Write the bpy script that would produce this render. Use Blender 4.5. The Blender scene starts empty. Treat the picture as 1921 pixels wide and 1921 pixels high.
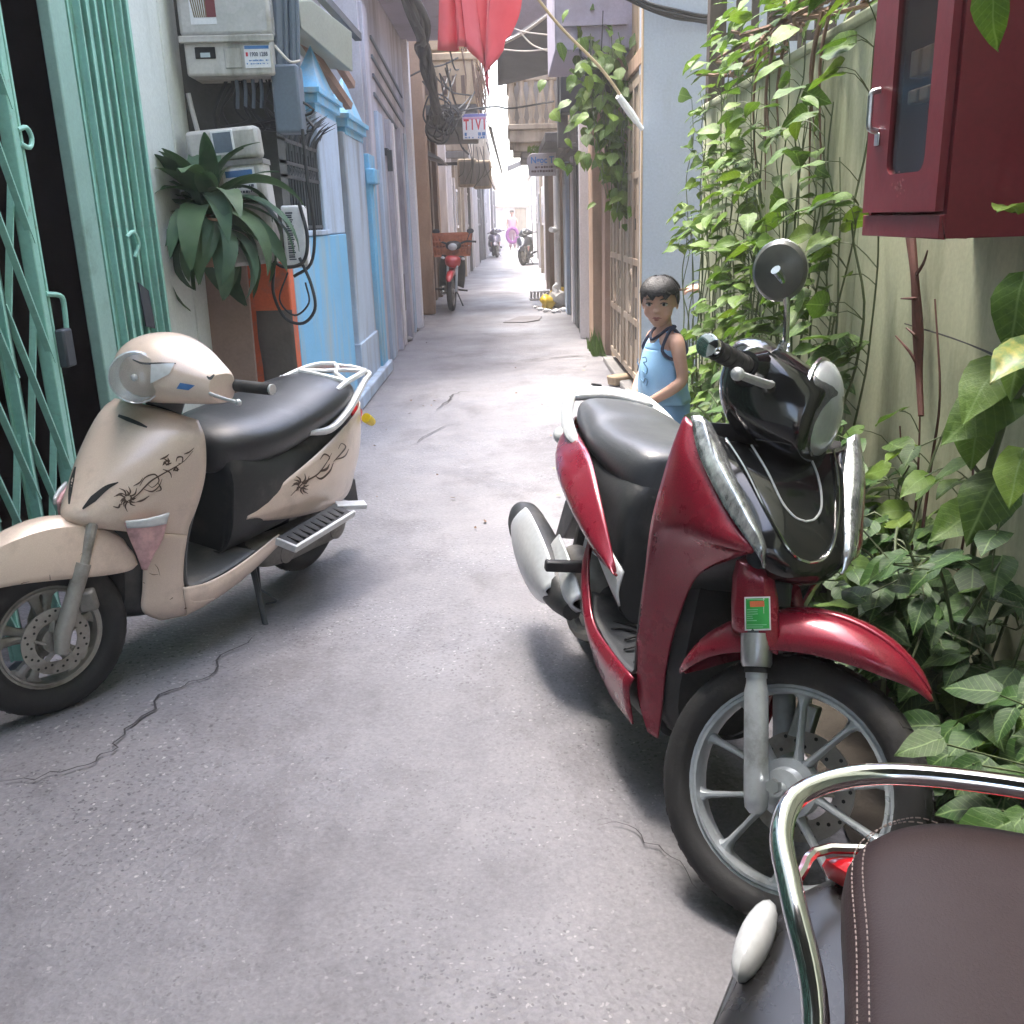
import bpy, bmesh, math, random
import numpy as np
from mathutils import Vector, Matrix, noise
from mathutils.bvhtree import BVHTree
from math import sin, cos, pi, radians, sqrt, atan2, hypot

scene = bpy.context.scene
COL = scene.collection
random.seed(7)

# ------------------------------------------------------------------ camera
CAM_H = 1.30          # eye height in metres
FPX = 1800.0          # focal length in units of a 1921 pixel wide picture
RIGHT = Vector((1.0, -0.003, -0.031)); ROWS = None
def _axes():
    a = Vector((955 - 960.5, 960.5 - 412, -FPX)).normalized()       # along the alley
    d = Vector((1150 - 960.5, 960.5 - 6870, -FPX)).normalized()     # straight down
    d = (d - a * d.dot(a)).normalized()
    up = -d
    return a.cross(up), a, up
AX = _axes()
ROT = Matrix((AX[0], AX[1], AX[2]))     # camera space -> world space
cam_data = bpy.data.cameras.new('camera'); cam = bpy.data.objects.new('camera', cam_data); COL.objects.link(cam)
cam_data.sensor_width = 36; cam_data.sensor_fit = 'HORIZONTAL'; cam_data.lens = 36 * FPX / 1921
cam_data.clip_start = 0.05; cam_data.clip_end = 3000
cam.matrix_world = Matrix.Translation((0, 0, CAM_H)) @ ROT.to_4x4()
scene.camera = cam

# ------------------------------------------------------------------ sky, sun, exposure
SUN_EL, SUN_AZ = radians(72), radians(-40)      # azimuth from +Y (the alley), negative = to the left
world = bpy.data.worlds.new('World'); scene.world = world; world.use_nodes = True
wn, wl = world.node_tree.nodes, world.node_tree.links
bg = wn['Background']
sky = wn.new('ShaderNodeTexSky'); sky.sky_type = 'NISHITA'; sky.sun_disc = False
sky.sun_elevation = SUN_EL; sky.sun_rotation = SUN_AZ
sky.air_density = 1.0; sky.dust_density = 4.0; sky.ozone_density = 0.6
wl.new(sky.outputs[0], bg.inputs['Color']); bg.inputs['Strength'].default_value = 0.15
sd = bpy.data.lights.new('sun', 'SUN'); sun = bpy.data.objects.new('sun', sd); COL.objects.link(sun)
sd.energy = 1.2; sd.angle = radians(16); sd.color = (1.0, 0.95, 0.88)
to_sun = Vector((sin(SUN_AZ) * cos(SUN_EL), cos(SUN_AZ) * cos(SUN_EL), sin(SUN_EL)))
sun.rotation_euler = to_sun.to_track_quat('Z', 'Y').to_euler()
sun.location = (0, 0, 30)
vs = scene.view_settings
vs.view_transform = 'Standard'; vs.look = 'None'; vs.gamma = 1.0; vs.use_curve_mapping = False
vs.exposure = 3.18
scene.cycles.max_bounces = 8; scene.cycles.diffuse_bounces = 4; scene.cycles.glossy_bounces = 4

# ------------------------------------------------------------------ reading places off the photograph (1921 px frame)
def _ray(px, py): return ROT @ Vector((px - 960.5, 960.5 - py, -FPX))
CO = Vector((0, 0, CAM_H))
def at_x(px, py, x): r = _ray(px, py); return CO + r * (x / r.x)
def at_y(px, py, y): r = _ray(px, py); return CO + r * (y / r.y)
def at_z(px, py, z=0.0): r = _ray(px, py); return CO + r * ((z - CAM_H) / r.z)

# ------------------------------------------------------------------ tags
def tag(o, label=None, cat=None, group=None, kind=None):
    if label: o['label'] = label
    if cat: o['category'] = cat
    if group: o['group'] = group
    if kind: o['kind'] = kind
    return o
def thing(name, label, cat, loc=(0, 0, 0), rz=0.0, group=None):
    o = bpy.data.objects.new(name, None); COL.objects.link(o)
    o.location = loc; o.rotation_euler = (0, 0, rz); o.empty_display_size = 0.1
    return tag(o, label, cat, group)
def inst(name, mesh, parent=None, loc=(0, 0, 0), rot=(0, 0, 0), sc=(1, 1, 1), M=None):
    o = bpy.data.objects.new(name, mesh); COL.objects.link(o); o.parent = parent
    if M is not None: o.matrix_local = M
    else:
        o.location = loc; o.rotation_euler = rot; o.scale = sc
    return o
def copy_tree(o, parent=None):
    c = o.copy(); COL.objects.link(c)
    if parent: c.parent = parent; c.matrix_parent_inverse = o.matrix_parent_inverse.copy()
    for ch in list(o.children): copy_tree(ch, c)
    return c

# ------------------------------------------------------------------ mesh building
def cr(pts, n, closed=False):
    """Catmull-Rom through rows of an array; n samples per span."""
    P = np.asarray(pts, float); m = len(P)
    if m < 3 and not closed:
        t = np.linspace(0, 1, n + 1)[:, None].reshape((n + 1,) + (1,) * (P.ndim - 1))
        return P[0] * (1 - t) + P[-1] * t
    if closed: Q = np.concatenate([P[-1:], P, P[:2]])
    else: Q = np.concatenate([(2 * P[0] - P[1])[None], P, (2 * P[-1] - P[-2])[None]])
    out = []
    spans = m if closed else m - 1
    for i in range(spans):
        p0, p1, p2, p3 = Q[i], Q[i + 1], Q[i + 2], Q[i + 3]
        for k in range(n):
            t = k / n
            out.append(0.5 * ((2 * p1) + (-p0 + p2) * t + (2 * p0 - 5 * p1 + 4 * p2 - p3) * t * t + (-p0 + 3 * p1 - 3 * p2 + p3) * t ** 3))
    if not closed: out.append(P[-1])
    return np.array(out)

class MB:
    def __init__(s): s.v = []; s.f = []; s.mi = []; s.cur = 0
    def add(s, vs, fs):
        b = len(s.v); s.v.extend([tuple(map(float, p)) for p in vs])
        s.f.extend([tuple(i + b for i in f) for f in fs]); s.mi.extend([s.cur] * len(fs)); return s
    def mat(s, i): s.cur = i; return s
    def box(s, x0, x1, y0, y1, z0, z1, M=None):
        vs = [(x, y, z) for x in (x0, x1) for y in (y0, y1) for z in (z0, z1)]
        if M is not None: vs = [M @ Vector(p) for p in vs]
        return s.add(vs, [(0, 1, 3, 2), (4, 6, 7, 5), (0, 4, 5, 1), (2, 3, 7, 6), (0, 2, 6, 4), (1, 5, 7, 3)])
    def beam(s, a, b, w, h, up=(0, 0, 1)):
        a, b = Vector(a), Vector(b); d = b - a; L = d.length; d.normalize(); u = Vector(up)
        if abs(d.dot(u)) > 0.98: u = Vector((0, 1, 0))
        sd_ = d.cross(u).normalized(); u = sd_.cross(d)
        M = Matrix((sd_, d, u)).transposed().to_4x4(); M.translation = a
        return s.box(-w / 2, w / 2, 0, L, -h / 2, h / 2, M)
    def tube(s, path, r, seg=8, smooth=0, closed=False, cap=True, flat=1.0):
        P = np.asarray(path, float); R = np.full(len(P), r, float) if np.isscalar(r) else np.asarray(r, float)
        if smooth:
            A = cr(np.concatenate([P, R[:, None]], 1), smooth, closed); P, R = A[:, :3], A[:, 3]
        n = len(P); T = []
        for i in range(n):
            a = P[(i + 1) % n] if closed or i < n - 1 else P[i]
            b = P[i - 1] if closed or i > 0 else P[i]
            t = Vector(a - b); T.append(t.normalized() if t.length > 1e-9 else Vector((0, 0, 1)))
        u = T[0].orthogonal().normalized(); rings = []
        for i in range(n):
            u = (u - T[i] * u.dot(T[i])); u = u.normalized() if u.length > 1e-6 else T[i].orthogonal().normalized()
            w = T[i].cross(u); c = Vector(P[i])
            rings.append([c + (u * cos(2 * pi * k / seg) + w * sin(2 * pi * k / seg) * flat) * max(R[i], 1e-5) for k in range(seg)])
        return s.rings(rings, closed, cap)
    def rings(s, rings, closed=False, cap=True):
        n, seg = len(rings), len(rings[0]); vs = [p for r in rings for p in r]; fs = []
        for i in range(n if closed else n - 1):
            j = (i + 1) % n
            for k in range(seg):
                l = (k + 1) % seg; fs.append((i * seg + k, i * seg + l, j * seg + l, j * seg + k))
        if cap and not closed:
            fs.append(tuple(range(seg))[::-1]); fs.append(tuple((n - 1) * seg + k for k in range(seg)))
        return s.add(vs, fs)
    def lathe(s, prof, c=(0, 0, 0), axis='z', seg=24, cap=True, M=None):
        c = Vector(c); rings = []
        for r, h in prof:
            ring = []
            for k in range(seg):
                a = 2 * pi * k / seg
                p = {'z': (r * cos(a), r * sin(a), h), 'y': (r * cos(a), h, -r * sin(a)), 'x': (h, r * cos(a), r * sin(a))}[axis]
                p = c + Vector(p); ring.append(M @ p if M is not None else p)
            rings.append(ring)
        return s.rings(rings, False, cap)
    def grid(s, G, closed_u=False):
        n, m = len(G), len(G[0]); fs = []
        for i in range(n - 1):
            for k in range(m if closed_u else m - 1):
                l = (k + 1) % m; fs.append((i * m + k, i * m + l, (i + 1) * m + l, (i + 1) * m + k))
        return s.add([p for r in G for p in r], fs)
    def surf(s, rows, nu=4, nv=4, flip=False):
        A = np.asarray(rows, float); A = cr(A, nu); A = np.transpose(cr(np.transpose(A, (1, 0, 2)), nv), (1, 0, 2))
        if flip: A = A[:, ::-1]
        return s.grid(A.tolist())
    def loft(s, secs, nu=4, seg=24, cap=True):
        """secs: (x, y, z, half width, up, down, exponent, tilt) ; ring in the y-z plane tilted about y."""
        A = np.asarray([tuple(q) + (0,) * (8 - len(q)) for q in secs], float)
        A = cr(A, nu); rings = []
        for x, y, z, w, hu, hd, e, tl in A:
            ring = []; ct, st = cos(tl), sin(tl); e = max(e, 1.2)
            for k in range(seg):
                a = 2 * pi * k / seg; ca, sa = cos(a), sin(a)
                yy = w * math.copysign(abs(ca) ** (2 / e), ca); zz = (hu if sa > 0 else hd) * math.copysign(abs(sa) ** (2 / e), sa)
                ring.append((x + zz * st, y + yy, z + zz * ct))
            rings.append(ring)
        return s.rings(rings, False, cap)
    def prism(s, pts, d, f=None):
        """pts: outline of 3D points, extruded by vector d"""
        n = len(pts); a = [Vector(p) for p in pts]; b = [p + Vector(d) for p in a]
        return s.add(a + b, [tuple(range(n))[::-1], tuple(range(n, 2 * n))] + [(i, (i + 1) % n, n + (i + 1) % n, n + i) for i in range(n)])
    def ball(s, c, r, seg=12, rg=8, sc=(1, 1, 1), M=None):
        rings = []
        for i in range(rg + 1):
            t = pi * i / rg; rr = max(sin(t), 1e-3); ring = []
            for k in range(seg):
                a = 2 * pi * k / seg; p = Vector((rr * cos(a) * r * sc[0], rr * sin(a) * r * sc[1], cos(t) * r * sc[2]))
                if M is not None: p = M @ p
                ring.append(Vector(c) + p)
            rings.append(ring)
        return s.rings(rings)
    def mirror(s):
        o = MB(); o.v = [(x, -y, z) for x, y, z in s.v]; o.f = [f[::-1] for f in s.f]; o.mi = list(s.mi); return o
    def merge(s, o): 
        b = len(s.v); s.v.extend(o.v); s.f.extend([tuple(i + b for i in f) for f in o.f]); s.mi.extend(o.mi); return s
    def xf(s, M): s.v = [tuple(M @ Vector(p)) for p in s.v]; return s
    def jitter(s, a, sc=6.0):
        s.v = [tuple(Vector(p) + noise.noise_vector(Vector(p) * sc) * a) for p in s.v]; return s
    def mesh(s, name, mats, smooth=35):
        me = bpy.data.meshes.new(name); me.from_pydata(s.v, [], s.f)
        for m in (mats if isinstance(mats, (list, tuple)) else [mats]): me.materials.append(m)
        if any(s.mi): me.polygons.foreach_set('material_index', s.mi)
        bm = bmesh.new(); bm.from_mesh(me)
        bmesh.ops.remove_doubles(bm, verts=bm.verts, dist=1e-5)
        bmesh.ops.recalc_face_normals(bm, faces=bm.faces); bm.to_mesh(me); bm.free()
        if smooth:
            me.polygons.foreach_set('use_smooth', [True] * len(me.polygons))
            me.set_sharp_from_angle(angle=radians(smooth))
        me.update(); return me
    def build(s, name, mats, parent=None, smooth=35, bevel=0.0, solid=0.0, sub=0, seg=2, soff=-1):
        o = bpy.data.objects.new(name, s.mesh(name, mats, smooth)); COL.objects.link(o); o.parent = parent
        if solid:
            m = o.modifiers.new('solid', 'SOLIDIFY'); m.thickness = solid; m.offset = soff
        if bevel:
            m = o.modifiers.new('bevel', 'BEVEL'); m.width = bevel; m.segments = seg; m.limit_method = 'ANGLE'; m.angle_limit = radians(40)
            m.harden_normals = False
        if sub:
            m = o.modifiers.new('sub', 'SUBSURF'); m.levels = sub; m.render_levels = sub
        return o
def struct(o): o['kind'] = 'structure'; return o

# ------------------------------------------------------------------ materials
def srgb(r, g, b):
    f = lambda c: (c / 255 / 12.92) if c / 255 <= 0.04045 else ((c / 255 + 0.055) / 1.055) ** 2.4
    return (f(r), f(g), f(b))
class NT:
    def __init__(s, name):
        s.m = bpy.data.materials.new(name); s.m.use_nodes = True; s.n = s.m.node_tree.nodes; s.l = s.m.node_tree.links
        s.b = s.n['Principled BSDF']
    def new(s, t, **kw):
        n = s.n.new(t)
        for k, v in kw.items():
            if k.startswith('_'): setattr(n, k[1:], v)
            else: n.inputs[k].default_value = v
        return n
    def link(s, a, b): s.l.new(a, b)
    def coords(s, scale=(1, 1, 1), mode='Object'):
        tc = s.new('ShaderNodeTexCoord'); mp = s.new('ShaderNodeMapping'); mp.inputs['Scale'].default_value = scale
        s.link(tc.outputs[mode], mp.inputs['Vector']); return mp.outputs[0]
    def noise(s, vec, scale, detail=4, rough=0.55):
        n = s.new('ShaderNodeTexNoise'); n.inputs['Scale'].default_value = scale; n.inputs['Detail'].default_value = detail
        n.inputs['Roughness'].default_value = rough; s.link(vec, n.inputs['Vector']); return n.outputs['Fac']
    def ramp(s, fac, stops):
        r = s.new('ShaderNodeValToRGB'); e = r.color_ramp.elements
        while len(e) < len(stops): e.new(0.5)
        for el, (p, c) in zip(e, stops): el.position = p; el.color = tuple(c) + (1,) if len(c) == 3 else c
        s.link(fac, r.inputs[0]); return r.outputs[0]
    def mix(s, fac, a, b, mode='MIX'):
        m = s.new('ShaderNodeMix', _data_type='RGBA', _blend_type=mode)
        for i, v in ((0, fac), (6, a), (7, b)):
            if hasattr(v, 'is_linked'): s.link(v, m.inputs[i])
            else: m.inputs[i].default_value = v if i == 0 else tuple(v) + (1,)
        return m.outputs[2]
    def bump(s, h, strength=0.3, dist=0.01, prev=None):
        b = s.new('ShaderNodeBump'); b.inputs['Strength'].default_value = strength; b.inputs['Distance'].default_value = dist
        s.link(h, b.inputs['Height'])
        if prev: s.link(prev, b.inputs['Normal'])
        return b.outputs[0]
def pm(name, col, rough=0.6, metal=0.0, var=0.15, vscale=3.0, bump=0.0, bscale=40.0, dirt=None, dscale=1.5, damt=0.45, coat=0.0,
       fine=0.06, rvar=0.12, streak=False, spec=0.5, trans=0.0, ior=1.45, mode='Object'):
    """general procedural surface: colour, blotches, optional dirt or rust, grain relief and uneven gloss"""
    t = NT(name); v = t.coords(mode=mode)
    c = tuple(col)
    dk = tuple(x * (1 - var) for x in c); lt = tuple(min(1, x * (1 + var)) for x in c)
    n1 = t.noise(v, vscale, 6, 0.6); out = t.ramp(n1, [(0.3, dk), (0.7, lt)])
    n2 = t.noise(v, bscale * 1.7, 3); out = t.mix(fine * 2, out, t.ramp(n2, [(0.35, tuple(x * 0.5 for x in c)), (0.65, tuple(min(1, x * 1.4) for x in c))]))
    if dirt is not None:
        vd = t.coords((1, 1, 0.18), mode) if streak else v
        nd = t.noise(vd, dscale, 8, 0.65)
        k = t.new('ShaderNodeMapRange'); k.inputs['From Min'].default_value = 0.62 - 0.3 * damt; k.inputs['From Max'].default_value = 0.78 - 0.18 * damt
        t.link(nd, k.inputs['Value']); out = t.mix(k.outputs[0], out, dirt)
    t.link(out, t.b.inputs['Base Color'])
    rr = t.new('ShaderNodeMapRange'); rr.inputs['To Min'].default_value = max(0.02, rough - rvar); rr.inputs['To Max'].default_value = min(1, rough + rvar)
    t.link(t.noise(v, vscale * 2.3, 5), rr.inputs['Value']); t.link(rr.outputs[0], t.b.inputs['Roughness'])
    t.b.inputs['Metallic'].default_value = metal
    t.b.inputs['Specular IOR Level'].default_value = spec
    if coat: t.b.inputs['Coat Weight'].default_value = coat; t.b.inputs['Coat Roughness'].default_value = 0.08
    if trans: t.b.inputs['Transmission Weight'].default_value = trans; t.b.inputs['IOR'].default_value = ior
    if bump: t.link(t.bump(t.noise(v, bscale, 5, 0.6), bump, 0.01), t.b.inputs['Normal'])
    return t.m
# ------------------------------------------------------------------ material library
def make_floor():
    t = NT('worn_concrete_floor'); v = t.coords()
    big = t.noise(v, 0.9, 6, 0.6); mid = t.noise(v, 5.0, 6, 0.65); fine = t.noise(v, 90, 4, 0.7)
    base = t.ramp(big, [(0.28, (0.148, 0.146, 0.166)), (0.5, (0.192, 0.189, 0.211)), (0.72, (0.238, 0.232, 0.252))])
    base = t.mix(0.30, base, t.ramp(mid, [(0.3, (0.11, 0.105, 0.115)), (0.7, (0.29, 0.275, 0.28))]))
    base = t.mix(0.22, base, t.ramp(fine, [(0.3, (0.06, 0.058, 0.062)), (0.7, (0.36, 0.345, 0.35))]))
    wv = t.new('ShaderNodeTexNoise'); wv.inputs['Scale'].default_value = 60; wv.inputs['Detail'].default_value = 3; t.link(v, wv.inputs['Vector'])
    wa = t.new('ShaderNodeVectorMath', _operation='MULTIPLY_ADD'); wa.inputs[1].default_value = (0.020, 0.020, 0.0); t.link(wv.outputs['Color'], wa.inputs[0]); t.link(v, wa.inputs[2])
    vo = t.new('ShaderNodeTexVoronoi'); vo.inputs['Scale'].default_value = 105; t.link(wa.outputs[0], vo.inputs['Vector'])
    vm = t.new('ShaderNodeTexVoronoi'); vm.inputs['Scale'].default_value = 60; t.link(wa.outputs[0], vm.inputs['Vector'])
    # dark and pale stone chips showing in the worn surface
    sep = t.new('ShaderNodeSeparateColor'); t.link(vo.outputs['Color'], sep.inputs[0])
    sel = t.new('ShaderNodeMath', _operation='GREATER_THAN'); sel.inputs[1].default_value = 0.60; t.link(sep.outputs[0], sel.inputs[0])
    szr = t.new('ShaderNodeMath', _operation='MULTIPLY'); szr.inputs[1].default_value = 0.54; t.link(sep.outputs[2], szr.inputs[0])
    sz = t.new('ShaderNodeMath', _operation='LESS_THAN'); t.link(szr.outputs[0], sz.inputs[1]); t.link(vo.outputs['Distance'], sz.inputs[0])
    ch = t.new('ShaderNodeMath', _operation='MULTIPLY'); t.link(sel.outputs[0], ch.inputs[0]); t.link(sz.outputs[0], ch.inputs[1])
    wear = t.ramp(t.noise(v, 1.3, 4), [(0.38, (0, 0, 0)), (0.62, (1, 1, 1))])
    ch2 = t.new('ShaderNodeMath', _operation='MULTIPLY'); t.link(ch.outputs[0], ch2.inputs[0]); t.link(wear, ch2.inputs[1])
    ch3 = t.new('ShaderNodeMath', _operation='MULTIPLY'); t.link(ch2.outputs[0], ch3.inputs[0]); ch3.inputs[1].default_value = 0.75
    base = t.mix(ch3.outputs[0], base, t.ramp(sep.outputs[1], [(0.62, (0.050, 0.048, 0.055)), (0.74, (0.26, 0.245, 0.25)), (0.92, (0.50, 0.48, 0.48))]))
    stn = t.ramp(t.noise(t.coords((1.3, 0.8, 1)), 1.7, 9, 0.72), [(0.50, (1, 1, 1)), (0.60, (0.80, 0.79, 0.79)), (0.72, (0.62, 0.60, 0.60))])
    base = t.mix(1.0, base, stn, 'MULTIPLY')
    t.link(base, t.b.inputs['Base Color'])
    rr = t.ramp(wear, [(0.0, (0.72,) * 3), (1.0, (0.46,) * 3)]); t.link(rr, t.b.inputs['Roughness'])
    b1 = t.bump(vm.outputs['Distance'], 0.38, 0.006); b2 = t.bump(mid, 0.12, 0.010, b1); b3 = t.bump(fine, 0.16, 0.003, b2)
    t.link(b3, t.b.inputs['Normal']); return t.m
MT = {}
MT['floor'] = make_floor()
MT['crack'] = pm('crack_dark', (0.045, 0.042, 0.045), 0.9)
MT['patch'] = pm('cement_patch', (0.17, 0.16, 0.17), 0.8, bump=0.2, var=0.2)
MT['ground'] = pm('bare_ground', (0.16, 0.14, 0.12), 0.95, bump=0.3)
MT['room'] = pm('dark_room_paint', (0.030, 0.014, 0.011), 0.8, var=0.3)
MT['white'] = pm('white_plaster', (0.60, 0.63, 0.60), 0.7, var=0.06, vscale=2, dirt=(0.30, 0.33, 0.28), dscale=2.2, damt=0.35, streak=True, bump=0.12)
MT['gate'] = pm('mint_green_paint', (0.28, 0.55, 0.45), 0.42, var=0.12, vscale=7, dirt=(0.16, 0.12, 0.07), dscale=9, damt=0.10, bump=0.08)
MT['gateplate'] = pm('pale_green_paint', (0.26, 0.42, 0.36), 0.45, var=0.10, vscale=5, dirt=(0.12, 0.2, 0.15), dscale=4, damt=0.2)
MT['mint'] = pm('pale_green_wall_paint', (0.46, 0.48, 0.33), 0.75, var=0.10, vscale=1.6, dirt=(0.13, 0.15, 0.08), dscale=2.6, damt=0.42, streak=True, bump=0.10)
MT['conc'] = pm('blue_grey_render', (0.37, 0.41, 0.48), 0.78, var=0.08, vscale=1.2, dirt=(0.24, 0.25, 0.20), dscale=0.9, damt=0.35, streak=True, bump=0.12)
MT['grime'] = pm('grimy_cement', (0.045, 0.050, 0.045), 0.85, var=0.35, vscale=2.5, dirt=(0.12, 0.12, 0.11), dscale=2, damt=0.3, bump=0.3)
MT['orange'] = pm('orange_paint', (0.62, 0.125, 0.045), 0.7, var=0.12, dirt=(0.20, 0.14, 0.11), dscale=7, damt=0.35, bump=0.15)
MT['cement'] = pm('bare_cement', (0.10, 0.085, 0.075), 0.9, var=0.25, vscale=4, bump=0.35)
MT['board'] = pm('weathered_board', (0.30, 0.205, 0.165), 0.8, var=0.18, vscale=3, dirt=(0.13, 0.09, 0.07), dscale=3, damt=0.3, streak=True, bump=0.15)
MT['blue'] = pm('sky_blue_paint', (0.165, 0.45, 0.69), 0.55, var=0.08, vscale=1.5, dirt=(0.33, 0.42, 0.47), dscale=4, damt=0.45, streak=True, bump=0.06)
MT['bluewhite'] = pm('pale_blue_paint', (0.41, 0.52, 0.655), 0.65, var=0.08, vscale=2, dirt=(0.23, 0.26, 0.30), dscale=3.4, damt=0.5, streak=True, bump=0.12)
MT['lav'] = pm('lavender_paint', (0.50, 0.505, 0.58), 0.65, var=0.10, vscale=2, dirt=(0.24, 0.225, 0.245), dscale=2.6, damt=0.60, streak=True, bump=0.12)
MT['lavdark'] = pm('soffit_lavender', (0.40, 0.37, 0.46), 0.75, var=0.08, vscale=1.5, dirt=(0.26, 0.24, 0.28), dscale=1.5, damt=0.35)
MT['whitewash'] = pm('whitewash', (0.74, 0.72, 0.74), 0.7, var=0.05, dirt=(0.45, 0.42, 0.42), dscale=2, damt=0.3, streak=True)
MT['tanpost'] = pm('stained_tan_concrete', (0.38, 0.25, 0.17), 0.85, var=0.15, vscale=2.5, dirt=(0.17, 0.10, 0.06), dscale=2.5, damt=0.45, streak=True, bump=0.2)
MT['ochre'] = pm('ochre_plaster', (0.46, 0.34, 0.22), 0.8, var=0.15, vscale=2, dirt=(0.20, 0.14, 0.09), dscale=2.2, damt=0.5, streak=True, bump=0.2)
MT['brown'] = pm('old_brown_wood', (0.16, 0.10, 0.07), 0.75, var=0.25, vscale=3, dirt=(0.07, 0.045, 0.035), dscale=3, damt=0.4, streak=True, bump=0.15)
MT['beigegate'] = pm('beige_sheet_metal', (0.36, 0.29, 0.22), 0.55, var=0.12, vscale=3, dirt=(0.18, 0.115, 0.075), dscale=3, damt=0.45, streak=True, bump=0.12)
MT['grey'] = pm('grey_cement', (0.24, 0.23, 0.225), 0.85, var=0.15, vscale=2, dirt=(0.12, 0.115, 0.105), dscale=2, damt=0.4, streak=True, bump=0.2)
MT['darkgrey'] = pm('dark_grey_cement', (0.10, 0.098, 0.10), 0.8, var=0.2, vscale=2, dirt=(0.055, 0.055, 0.05), dscale=2, damt=0.35, streak=True, bump=0.2)
MT['balus'] = pm('weathered_balustrade', (0.42, 0.35, 0.27), 0.85, var=0.15, vscale=4, dirt=(0.19, 0.15, 0.11), dscale=4, damt=0.5, streak=True, bump=0.2)
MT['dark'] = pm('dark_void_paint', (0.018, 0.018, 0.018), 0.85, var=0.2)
MT['iron'] = pm('dark_painted_iron', (0.045, 0.055, 0.065), 0.5, metal=0.2, var=0.2, bump=0.06)
MT['cable'] = pm('black_cable', (0.022, 0.024, 0.026), 0.55, var=0.2)
MT['rope'] = pm('pale_cord', (0.5, 0.46, 0.40), 0.8)
MT['steel'] = pm('brushed_steel', (0.55, 0.57, 0.58), 0.32, metal=0.9, var=0.08)
MT['meter'] = pm('dirty_grey_plastic', (0.50, 0.48, 0.45), 0.5, var=0.06, vscale=4, dirt=(0.17, 0.16, 0.12), dscale=5, damt=0.35, streak=True, bump=0.05)
MT['meterclear'] = pm('cloudy_plastic_cover', (0.46, 0.45, 0.44), 0.25, var=0.12, vscale=5, dirt=(0.25, 0.23, 0.18), dscale=4, damt=0.35)
MT['greyblue'] = pm('grey_blue_plastic', (0.12, 0.15, 0.19), 0.5, var=0.12)
MT['paper'] = pm('printed_paper', (0.70, 0.70, 0.72), 0.6, var=0.04)
MT['ink'] = pm('dark_print', (0.05, 0.06, 0.09), 0.6)
MT['inkblue'] = pm('blue_print', (0.06, 0.18, 0.42), 0.6)
MT['inkred'] = pm('red_print', (0.55, 0.03, 0.05), 0.5)
MT['inkgreen'] = pm('green_print', (0.03, 0.38, 0.07), 0.4)
MT['inkmaroon'] = pm('maroon_print', (0.16, 0.03, 0.035), 0.6)
MT['inkorange'] = pm('orange_print', (0.60, 0.16, 0.06), 0.5)
MT['cabinet'] = pm('dark_red_cabinet_paint', (0.175, 0.013, 0.022), 0.45, var=0.14, vscale=3, dirt=(0.26, 0.08, 0.07), dscale=4, damt=0.12, bump=0.05, spec=0.4)
def glassy(name, col, rough=0.08, trans=0.85, alpha=1.0):
    t = NT(name); t.b.inputs['Base Color'].default_value = tuple(col) + (1,)
    t.b.inputs['Roughness'].default_value = rough; t.b.inputs['Transmission Weight'].default_value = trans; t.b.inputs['IOR'].default_value = 1.45
    v = t.coords(); t.link(t.bump(t.noise(v, 14, 3), 0.04, 0.01), t.b.inputs['Normal']); return t.m
def thin_pane():
    t = NT('smoky_pane'); tr = t.new('ShaderNodeBsdfTransparent'); tr.inputs[0].default_value = (0.72, 0.68, 0.66, 1)
    gl = t.new('ShaderNodeBsdfGlossy'); gl.inputs['Roughness'].default_value = 0.12; gl.inputs[0].default_value = (0.8, 0.8, 0.8, 1)
    mx = t.new('ShaderNodeMixShader'); mx.inputs[0].default_value = 0.10
    t.link(tr.outputs[0], mx.inputs[1]); t.link(gl.outputs[0], mx.inputs[2]); t.link(mx.outputs[0], t.n['Material Output'].inputs['Surface']); return t.m
MT['glass'] = thin_pane()
MT['darkglass'] = pm('dark_window_glass', (0.03, 0.035, 0.04), 0.12, var=0.2)
MT['tarp'] = pm('dark_grey_tarpaulin', (0.065, 0.07, 0.085), 0.7, var=0.2, vscale=3, bump=0.1)
MT['flag'] = None
def flag_mat():
    t = NT('red_flag_cloth'); v = t.coords(); n = t.noise(v, 3, 4); c = t.ramp(n, [(0.3, (0.62, 0.13, 0.17)), (0.7, (0.72, 0.21, 0.25))])
    t.link(c, t.b.inputs['Base Color']); t.b.inputs['Roughness'].default_value = 0.8
    tr = t.new('ShaderNodeBsdfTranslucent'); t.link(c, tr.inputs['Color'])
    mx = t.new('ShaderNodeMixShader'); mx.inputs[0].default_value = 0.45
    t.link(t.b.outputs[0], mx.inputs[1]); t.link(tr.outputs[0], mx.inputs[2]); t.link(mx.outputs[0], t.n['Material Output'].inputs['Surface']); return t.m
MT['flag'] = flag_mat()
MT['star'] = pm('yellow_cloth', (0.80, 0.55, 0.05), 0.8)
MT['bamboo'] = pm('bamboo', (0.50, 0.38, 0.23), 0.6, var=0.15, vscale=8)
MT['whiteplastic'] = pm('white_pvc', (0.72, 0.72, 0.72), 0.45, var=0.05, dirt=(0.4, 0.38, 0.36), dscale=5, damt=0.2)
MT['terracotta'] = pm('terracotta', (0.48, 0.25, 0.16), 0.8, var=0.15, bump=0.1)
MT['soil'] = pm('dark_soil', (0.035, 0.028, 0.02), 0.95, bump=0.5)
MT['lattice'] = pm('dark_lattice_wood', (0.055, 0.042, 0.035), 0.8, var=0.25, bump=0.1)
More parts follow.
